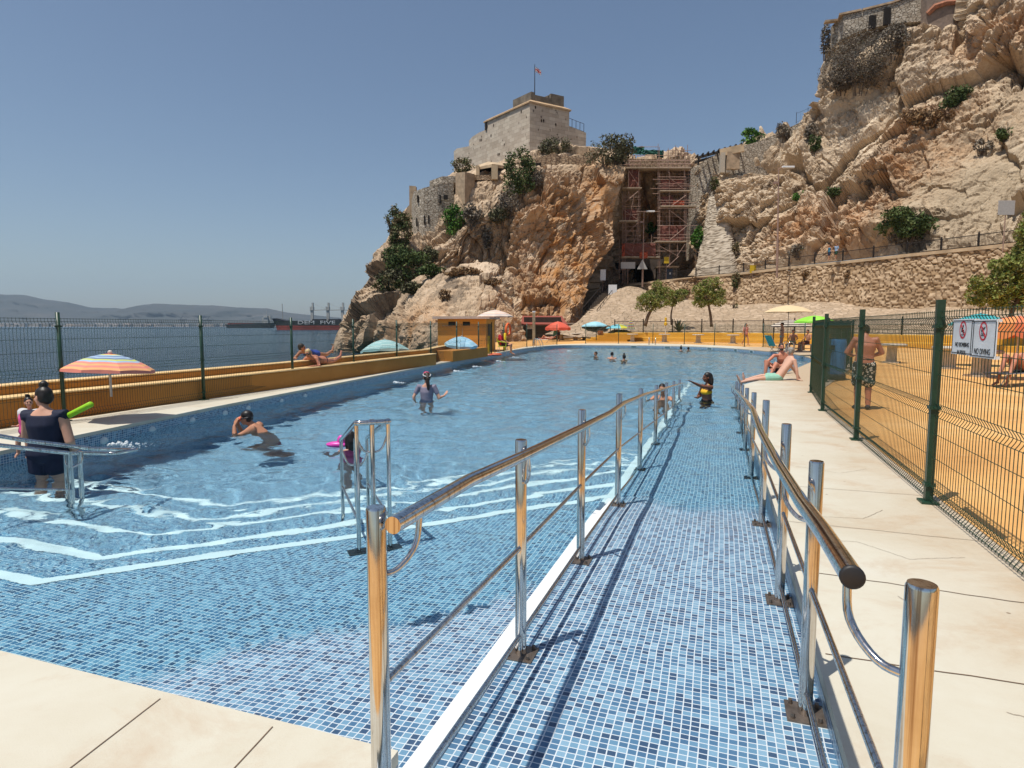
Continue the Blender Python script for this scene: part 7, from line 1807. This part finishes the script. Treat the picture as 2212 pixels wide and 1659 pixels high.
# --- child behind the step handrail
p = G(757, 968, WATER_Z); Lk = V3(p.x, p.y, -1.42)
r_, P, Mh, _ = human('black haired child low in the water behind the step handrail', Lk, rot(stand(el=[(.15, .26, 1.2), (.15, -.26, 1.2)], wr=[(.35, .2, 1.2), (.3, -.3, 1.2)], ha=[(.43, .18, 1.2), (.38, -.32, 1.2)]), R(140)), FEM, SK_L, (-.5, .8, 0), .84, .010, [('swimsuit', CL('pink swimsuit', (.60, .10, .22)), [('torso', 0, 4, .012)])], HR_K, 'long')
mb = MB(); mb.ball((0, 0, .0), (.16, .07, .05), 10, 6); mb.ball((.06, 0, .05), (.06, .045, .09), 10, 6); o = mb.build('pool_float', simple('magenta vinyl', (.66, .06, .40), .35), smooth=True); q = G(728, 962, WATER_Z); o.location = (q.x, q.y, WATER_Z + .01); tag(o, 'small magenta float on the water left of the step handrail', 'pool float')
# --- girl in yellow
p = G(1527, 862, WATER_Z); Ly = V3(p.x, p.y, -1.30)
J = stand(chs=(.02, 0, 1.30), el=[(.30, .20, 1.45), (.02, -.27, 1.16)], wr=[(.57, .21, 1.56), (.20, -.10, 1.15)], ha=[(.68, .22, 1.61), (.28, -.02, 1.18)], sh=[(.02, .165, 1.42), (.0, -.165, 1.42)])
human('girl in a yellow top stretching out an arm at the end of the ramp', Ly, rot(J, R(200)), FEM, SK_D, (-1, -.1, .05), .985, .010, [('yellow_top', CL('yellow swim top', (.70, .42, .03)), [('egg', 'chs', (0, 0, .0), (.168, .132, .085)), ('strap',)]), ('swim_shorts', CL('black swim shorts', (.02, .02, .024)), [('torso', 0, 2, .014), ('thigh', .3, .015)])], HR_K, 'long')
# --- swimmers
def swimmer(px, py, label, face, hair, style, skin=SK_T, sc=1.0, up=.0):
    p = G(px, py, WATER_Z); human(label, V3(p.x, p.y, WATER_Z - 1.46 * sc + up), rot(stand(el=[(.2, .3, 1.3), (.2, -.3, 1.3)], wr=[(.4, .3, 1.3), (.4, -.3, 1.3)], ha=[(.5, .3, 1.3), (.5, -.3, 1.3)]), math.atan2(face[1], face[0])), MALE, skin, face, sc, .014, [], hair, style, fingers=False)
swimmer(1430, 862, 'swimmer seen through the posts of the ramp railing, head above water', (-.4, -1, 0), HR_K, 'short', SK_T, 1.0, .06)
swimmer(1287, 771, 'leftmost of the three distant swimmers, facing left', (-1, -.4, 0), HR_B, 'short', SK_T); swimmer(1322, 775, 'middle one of the three distant swimmers, seen from behind', (.1, 1, 0), HR_K, 'short', SK_L, 1.0, .06); swimmer(1348, 778.5, 'distant swimmer with a pink hair tie, right one of three', (-.3, 1, 0), HR_K, 'bun', SK_T)
swimmer(1471, 757.5, 'dark haired swimmer near the far pool wall, left one of the pair', (.3, 1, 0), HR_K, 'bun', SK_L); swimmer(1487, 757, 'swimmer near the far pool wall, right one of the pair', (.6, 1, 0), HR_K, 'short', SK_T, 1.0, -.05)
# --- two men sitting on the coping
p = G(1690, 821); Lm = V3(p.x, p.y, 0)
def sit(px, py, y): return W(px, py, y)
Q = lambda px, py, y: tuple(W(px, py, y) - Lm)
y0 = Lm.y
J = dict(pel=Q(1683, 813, y0), wst=Q(1694, 797, y0), chs=Q(1704, 783, y0 + .03), nek=Q(1709, 768, y0 + .05), hed=Q(1707, 759, y0 + .05), sh=[Q(1698, 779, y0 + .26), Q(1716, 779, y0 - .16)], el=[Q(1716, 800, y0 + .36), Q(1721, 800, y0 - .24)], wr=[Q(1728, 819, y0 + .45), Q(1723, 819, y0 - .25)], ha=[Q(1736, 819.5, y0 + .5), Q(1732, 821.5, y0 - .28)],
         hp=[Q(1680, 814, y0 + .10), Q(1679, 816, y0 - .08)], kn=[Q(1645, 812, y0 + .16), Q(1644, 817, y0 - .10)], an=[Q(1607, 822, y0 + .20), Q(1600, 826, y0 - .08)], to=[Q(1605, 806, y0 + .20), Q(1592, 811, y0 - .08)])
human('grey haired man in mint green shorts leaning back on his hands', Lm, J, MALE, SK_P, (-.35, .9, .15), 1.0, .010, [('swim_shorts', CL('mint green shorts', (.27, .50, .38), .8), [('torso', 0, 1, .018), ('thigh', .62, .022)])], HR_G, 'short')
p = G(1672, 806); Lm = V3(p.x, p.y, 0); y0 = Lm.y
J = dict(pel=Q(1684, 797, y0), wst=Q(1688, 786, y0), chs=Q(1690, 774, y0 - .05), nek=Q(1689, 760, y0 - .07), hed=Q(1688, 749.5, y0 - .1), sh=[Q(1705, 767, y0), Q(1672, 768, y0 - .1)], el=[Q(1698, 786, y0 - .25), Q(1656, 783, y0 - .25)], wr=[Q(1672, 795, y0 - .40), Q(1668, 793, y0 - .42)], ha=[Q(1663, 798, y0 - .42), Q(1673, 799, y0 - .44)],
         hp=[Q(1691, 799, y0), Q(1676, 799, y0)], kn=[Q(1676, 786, y0 - .38), Q(1656, 782, y0 - .34)], an=[Q(1662, 815, y0 - .5), Q(1652, 817, y0 - .40)], to=[Q(1658, 820, y0 - .62), Q(1647, 821, y0 - .52)])
human('bearded man in dark shorts sitting with his arms round one knee', Lm, J, MALE, SK_R, (-.15, -1, -.05), 1.0, .010, [('swim_shorts', CL('dark wine shorts', (.045, .018, .02), .8), [('torso', 0, 1, .016), ('thigh', .5, .018)])], HR_B, 'short', HR_B)
# --- man in patterned shorts behind the right fence
def mat_leafprint():
    k = NT('black and white print'); v = k.coord(); vo = k.n('ShaderNodeTexVoronoi', feature='F1'); vo.inputs['Scale'].default_value = 24; k.l(v, vo.inputs['Vector']); k.bsdf(k.ramp(vo.outputs['Distance'], [(.38, (.62, .60, .52)), (.46, (.02, .02, .02))]), .8); return k.m
p = G(1862, 882); L_ = V3(p.x, p.y, FL)
r_, P, Mh, J_ = human('bare backed man in black and white patterned shorts behind the right fence', L_, rot(stand(hed=(.09, 0, 1.60), nek=(.02, 0, 1.48), el=[(.06, .31, 1.16), (.06, -.31, 1.16)], wr=[(.25, .18, 1.08), (.25, -.18, 1.08)], ha=[(.33, .12, 1.10), (.33, -.12, 1.10)]), R(70)), MALE, SK_R, (.5, 1, -.55), .90, .011, [('patterned_shorts', mat_leafprint(), [('torso', 0, 1, .02), ('thigh', .85, .03)]), ('waistband', CL('black waistband', (.02, .02, .02)), [('torso', 1, 1, .026), ('torso', 1, 2, .01)][:0] + [('egg', 'pel', (0, 0, .06), (.185, .14, .03))]), ('shoe', CL('dark sandals', (.05, .04, .05)), [('foot',)])], HR_K, 'short', fat=1.12)
# --- woman sunbathing on the bench wall
b0_ = W(668, 797, 16.4); Lm = V3(b0_.x, b0_.y, .42); u = (ST(*BW[6]) - ST(*BW[5])).normalized(); z_ = V3(0, 0, 1); v_ = V3(u.y, -u.x, 0)
K = lambda a, b, c_: tuple(u * a + v_ * b + z_ * c_)
J = dict(pel=K(.62, 0, .14), wst=K(.44, 0, .15), chs=K(.24, 0, .20), nek=K(.04, .0, .27), hed=K(-.08, .03, .36), sh=[K(.12, .17, .22), K(.12, -.17, .22)], el=[K(.06, .27, .02), K(-.02, -.26, .04)], wr=[K(-.14, .22, .03), K(-.18, -.1, .05)], ha=[K(-.22, .16, .03), K(-.26, -.05, .05)], hp=[K(.66, .09, .12), K(.66, -.09, .12)], kn=[K(1.06, .10, .10), K(1.06, -.10, .10)], an=[K(1.42, .1, .22), K(1.42, -.1, .12)], to=[K(1.48, .1, .36), K(1.55, -.1, .10)])
r_, P, Mh, _ = human('blond woman in sunglasses and bikini lying on the bench wall', Lm, J, FEM, SK_R, (.1, -1, -.1), 1.0, .011, [('bikini_bottom', CL('black patterned bikini', (.05, .03, .06)), [('torso', 0, 1, .012)]), ('bikini_top', CL('pink bikini strap', (.5, .12, .25)), [('torso', 3, 3, .012), ('egg', 'chs', (0, 0, 0), (.16, .12, .05))])], HR_Y, 'short', lat=tuple(v_))
e = Body()
for s_ in (-1, 1): e.egg(P(.033 * s_, .088, .008), Mh, (.029, .012, .022))
e.egg(P(0, .09, .012), Mh, (.03, .008, .006)); e.build('sunglasses', simple('black sunglasses', (.01, .01, .012), .15), r_, smooth=True)
Lm2 = Lm + v_ * -.42 + z_ * .16; J2 = {k: v for k, v in J.items()}
human('second sunbather in blue lying on the parapet behind the blond woman', Lm2 + u * .35, J2, FEM, SK_T, (1, .3, 0), .95, .013, [('swimsuit', CL('blue swimsuit', (.05, .09, .40)), [('torso', 0, 4, .012)])], HR_B, 'short', lat=tuple(v_), fingers=False)
def towel(name, a, b, w0, hang, mats, label, z=.41):
    n, m = 10, 9; vs = []; fs = []; mi = []
    for i in range(n + 1):
        for j in range(m + 1):
            q = a.lerp(b, i / n); t = j / m; over = max(0, t - .55) / .45; vs.append(q + v_ * (t * w0 if t < .55 else .55 * w0 + .012) + V3(0, 0, -over * hang * (1 + .25 * math.sin(i * .9)) + .012 * math.sin(i * 1.7 + j)))
    for i in range(n):
        for j in range(m): k = i * (m + 1) + j; fs.append((k, k + m + 1, k + m + 2, k + 1)); mi.append(0 if i < n * .62 else 1 if len(mats) > 1 else 0)
    o = vs[0].copy(); t = mesh_np(name, [q - o for q in vs], fs, mats); t.location = o; t.data.polygons.foreach_set('material_index', mi); s = t.modifiers.new('t', 'SOLIDIFY'); s.thickness = .01; tag(t, label, 'towel')
E1 = Lm - v_ * .16; E1.z = .415
towel('towel', E1 + u * .55, E1 + u * 1.42, .36, .16, [CL('golden towel', (.66, .40, .02)), CL('red towel', (.60, .06, .07))], 'yellow and red towel hanging over the bench wall edge')
towel('towel', E1 - u * .45, E1 + u * .2, .36, .05, [CL('white towel', (.62, .62, .62))], 'white towel under the elbows of the blond woman')
mb = MB(); mb.ball((0, 0, .03), (.10, .05, .03), 8, 5); mb.ball((.12, .03, .04), (.06, .05, .035), 8, 5); o = mb.build('sandals', simple('purple black sandals', (.12, .02, .10), .6), smooth=True); q = G(719, 819); o.location = (q.x, q.y, .0); tag(o, 'purple and black sandals at the foot of the left fence', 'sandals')
# --- lifeguard
Lm = CH.copy()
J = dict(pel=(-.02, 0, .54), wst=(-.10, 0, .70), chs=(-.12, 0, .88), nek=(-.10, 0, 1.07), hed=(-.05, -.02, 1.21), sh=[(-.12, .18, 1.0), (-.12, -.18, 1.0)], el=[(-.02, .25, .76), (-.02, -.25, .74)], wr=[(.2, .16, .68), (.2, -.16, .66)], ha=[(.28, .12, .66), (.28, -.12, .64)], hp=[(0, .09, .53), (0, -.09, .53)], kn=[(.44, .13, .54), (.44, -.13, .52)], an=[(.40, .13, .12), (.52, -.13, .10)], to=[(.56, .14, .04), (.68, -.14, .03)])
human('lifeguard in a red shirt sitting on the lime chair under the striped parasol', Lm, rot(J, R(-12)), MALE, SK_T, (-.1, -1, 0), 1.0, .012, [('red_shirt', CL('red shirt', (.52, .025, .035)), [('torso', 0, 4, .016), ('sleeve', .75, .014)]), ('shorts', CL('dark shorts', (.08, .03, .03)), [('torso', 0, 0, .02), ('thigh', .6, .02), ('torso', 0, 1, .018)])], HR_K, 'short')
# --- far people
def far(px, py, y, label, ang, skin, hair, style, clothes, z=FL, pose=None, sc=1.0, face=None, vox=.016):
    q = W(px, py, y); f_ = face or (math.cos(ang), math.sin(ang), 0); human(label, V3(q.x, q.y, z), rot(pose or stand(), ang), FEM, skin, f_, sc, vox, clothes, hair, style, fingers=False)
walk = stand(kn=[(.16, .10, .52), (-.02, -.10, .50)], an=[(.18, .10, .09), (-.25, -.10, .16)], to=[(.33, .12, .04), (-.12, -.12, .06)], wr=[(.2, .27, .95), (-.1, -.28, .9)])
far(1610, 746, 49, 'woman in a pink shirt walking behind the far pool fence', R(-60), SK_T, HR_B, 'wild', [('pink_shirt', CL('pink shirt', (.58, .24, .20)), [('torso', 0, 4, .03), ('sleeve', .7, .02)]), ('bikini_bottom', CL('black briefs', (.02, .02, .02)), [('torso', 0, 0, .02)])], pose=walk)
far(1688, 752, 37, 'woman in a dark bikini standing by the teal deck chair', R(170), SK_T, HR_B, 'short', [('bikini_top', CL('black bikini', (.02, .02, .02)), [('torso', 3, 3, .012), ('egg', 'chs', (0, 0, 0), (.16, .13, .06))]), ('bikini_bottom', CL('aqua bikini', (.20, .45, .42)), [('torso', 0, 1, .014)])])
chair_pose = {k: (v if not isinstance(v, list) else v) for k, v in J.items()}
far(1712, 752, 37.5, 'heavy man in green shorts sitting in the shade of the beige parasol', R(-120), SK_T, HR_B, 'short', [('green_shorts', CL('green shorts', (.06, .30, .14)), [('torso', 0, 1, .02), ('thigh', .6, .02)])], pose=chair_pose)
far(1742, 752, 37, 'man sitting at the right under the beige parasol', R(200), SK_T, HR_B, 'short', [('shorts', CL('dark shorts', (.08, .03, .03)), [('torso', 0, 1, .02), ('thigh', .6, .02)])], pose=chair_pose)
def bench_box(px, py, y, w, d, h, label):
    q = W(px, py, y); root = empty('bench', (q.x, q.y, FL), R(-20), label, 'bench'); mb = MB(); mb.box((0, 0, h - .03), (w, d, .06)); mb.build('seat', M_CONC, root)
    for x in (-w * .4, w * .4): mb = MB(); mb.box((x, 0, (h - .06) / 2), (.12, d * .8, h - .06)); mb.build('leg', M_CONCD, root)
bench_box(1713, 752, 37.55, .9, .5, .45, 'low stone bench under the man in green shorts'); bench_box(1742, 752, 37.05, .7, .5, .45, 'low stone bench under the man at the right of the parasol')
far(1296, 732, 62.0, 'brown skinned person sitting in the folding chair below the rubble slope', R(70), SK_D, HR_K, 'short', [('swimwear', CL('dark swimwear', (.05, .03, .03)), [('torso', 0, 1, .015)])], pose=chair_pose)
far(1206, 732, 61.5, 'person standing in the shade of the red parasol', R(-90), SK_D, HR_K, 'short', [('shorts', CL('dark trunks', (.03, .03, .05)), [('torso', 0, 1, .02), ('thigh', .5, .02)])])
lie = dict(pel=(0, 0, .12), wst=(-.18, 0, .13), chs=(-.36, 0, .16), nek=(-.56, 0, .20), hed=(-.70, 0, .24), sh=[(-.48, .17, .16), (-.48, -.17, .16)], el=[(-.3, .27, .06), (-.3, -.27, .06)], wr=[(-.08, .25, .05), (-.08, -.25, .05)], ha=[(.0, .24, .05), (.0, -.24, .05)], hp=[(.04, .09, .11), (.04, -.09, .11)], kn=[(.42, .10, .34), (.44, -.10, .10)], an=[(.62, .10, .02), (.84, -.10, .06)], to=[(.76, .1, .0), (.9, -.1, .2)])
far(1184, 733, 57.0, 'sunbather lying on the pink lounger', R(170), SK_R, HR_B, 'short', [('swimwear', CL('orange swimwear', (.6, .25, .05)), [('torso', 0, 1, .015)])], pose=lie, z=.30, face=(0, 0, 1))
q = V3(*LG); l2 = rot(dict(pel=(.10, 0, .14), wst=(-.06, 0, .20), chs=(-.22, 0, .34), nek=(-.38, 0, .50), hed=(-.46, 0, .62), sh=[(-.32, .18, .42), (-.32, -.18, .42)], el=[(-.1, .26, .3), (-.1, -.26, .3)], wr=[(.1, .2, .34), (.1, -.2, .34)], ha=[(.18, .16, .36), (.18, -.16, .36)], hp=[(.14, .09, .12), (.14, -.09, .12)], kn=[(.56, .12, .42), (.54, -.12, .40)], an=[(.90, .12, -.26), (.80, -.14, -.26)], to=[(1.04, .14, -.32), (.95, -.16, -.32)]), R(205))
human('sunburnt woman reclining on the black sun lounger behind the right fence', q + V3(0, 0, .36), l2, FEM, SK_R, (-.8, -.4, 0), 1.0, .011, [('bikini_bottom', CL('pale patterned bikini', (.5, .42, .4)), [('torso', 0, 1, .012)])], HR_B, 'short')
# --- two walkers on the path and a scaffolder
far(1791, 562, 69.6, 'walker in a blue vest with a backpack on the path, left one of two', R(200), SK_T, HR_B, 'short', [('blue_vest', CL('blue vest', (.04, .16, .25)), [('torso', 0, 4, .03)]), ('shorts', CL('navy shorts', (.02, .025, .05)), [('torso', 0, 1, .025), ('thigh', .8, .03)])], z=W(1791, 565, 69.8).z + .1, pose=walk, vox=.02)
far(1806, 560, 69.4, 'walker in a pale blue shirt on the path, right one of two', R(200), SK_T, HR_B, 'short', [('blue_shirt', CL('pale blue shirt', (.25, .36, .52)), [('torso', 0, 4, .03), ('sleeve', .8, .02)]), ('shorts', CL('dark green shorts', (.02, .05, .03)), [('torso', 0, 1, .025), ('thigh', .8, .03)])], z=W(1806, 563, 69.6).z + .1, pose=walk, vox=.02)
q = V_(1255, 330, 99); far(*zz(1258, 330), 99.2, 'scaffolder in a yellow vest on top of the scaffolding', R(-90), SK_T, HR_B, 'short', [('yellow_vest', CL('high visibility vest', (.62, .62, .02)), [('torso', 0, 4, .04)]), ('trousers', CL('dark trousers', (.03, .03, .04)), [('torso', 0, 1, .025), ('thigh', .9, .03)])], z=q.z, vox=.025)
# white churn where the inlets blow
M_FOAM = simple('white water churn', (.72, .78, .80), .4, 0, .1, 30)
for i, (px, py, s, lab) in enumerate([(262, 962, .55, 'white churning jet in the water beside the woman in navy'), (985, 803, .42, 'white water jet behind the girl in grey, near one'), (1025, 793, .40, 'white water jet farther along the left pool wall'), (855, 828, .3, 'white water jet left of the girl in grey'), (1075, 781, .35, 'white water jet below the lifeguard chair'), (1110, 773, .3, 'white water jet beyond the lifeguard'), (1228, 758.5, .35, 'white water jet in the far left bend')]):
    p = G(px, py, WATER_Z); mb = MB(); rr = random.Random(i)
    n = 60
    for k in range(n):
        f = rr.random(); a = rr.gauss(0, .10 + .12 * f) * s; mb.ball((f * s * 1.2 - .2 * s, a, .012 + rr.uniform(-.01, .03) * (1 - f)), rr.uniform(.008, .028) * (1.2 - f) * (1 if i == 0 else 1.2), 6, 4)
    o = mb.build('water_churn', M_FOAM, smooth=True); o.location = p; o.rotation_euler.z = R(-18); tag(o, lab, 'water jet', kind='stuff')
# ================================================================ light, sky, camera
SUN_EL = R(70); SUN_DIR = Vector((-.80 * math.cos(SUN_EL), -.60 * math.cos(SUN_EL), math.sin(SUN_EL)))
w = bpy.data.worlds.new('World'); scene.world = w; w.use_nodes = True
nt = w.node_tree; nt.nodes.clear()
sky = nt.nodes.new('ShaderNodeTexSky'); sky.sky_type = 'NISHITA'; sky.sun_disc = False
sky.sun_elevation = SUN_EL; sky.sun_rotation = math.atan2(SUN_DIR.x, SUN_DIR.y)
sky.air_density = 1.0; sky.dust_density = 1.0; sky.ozone_density = 1.0
bg = nt.nodes.new('ShaderNodeBackground'); bg.inputs['Strength'].default_value = .08
ow = nt.nodes.new('ShaderNodeOutputWorld'); nt.links.new(sky.outputs[0], bg.inputs[0]); nt.links.new(bg.outputs[0], ow.inputs[0])
sl = bpy.data.lights.new('sun', 'SUN'); sl.energy = 4.0; sl.angle = R(.53); sl.color = (1, .95, .86)
so = bpy.data.objects.new('sun', sl); COL.objects.link(so)
so.rotation_euler = (-SUN_DIR).to_track_quat('-Z', 'Y').to_euler(); so.location = (-20, -20, 60)
sl.cycles.is_caustics_light = True
cam = bpy.data.cameras.new('camera'); co = bpy.data.objects.new('camera', cam); COL.objects.link(co)
cam.sensor_fit = 'HORIZONTAL'; cam.sensor_width = 36; cam.lens = 36 * F / 2212; cam.clip_start = .05; cam.clip_end = 40000
co.location = (0, 0, EYE); co.rotation_euler = (math.pi / 2 - PITCH, 0, 0); scene.camera = co
scene.view_settings.view_transform = 'Standard'; scene.view_settings.look = 'None'
scene.view_settings.exposure = .28; scene.view_settings.gamma = 1; scene.view_settings.use_curve_mapping = False
scene.render.engine = 'CYCLES'
cy = scene.cycles
cy.use_denoising = True; cy.max_bounces = 8; cy.transparent_max_bounces = 8; cy.transmission_bounces = 6; cy.glossy_bounces = 4; cy.diffuse_bounces = 3
cy.caustics_refractive = True; cy.caustics_reflective = False; cy.sample_clamp_indirect = 6
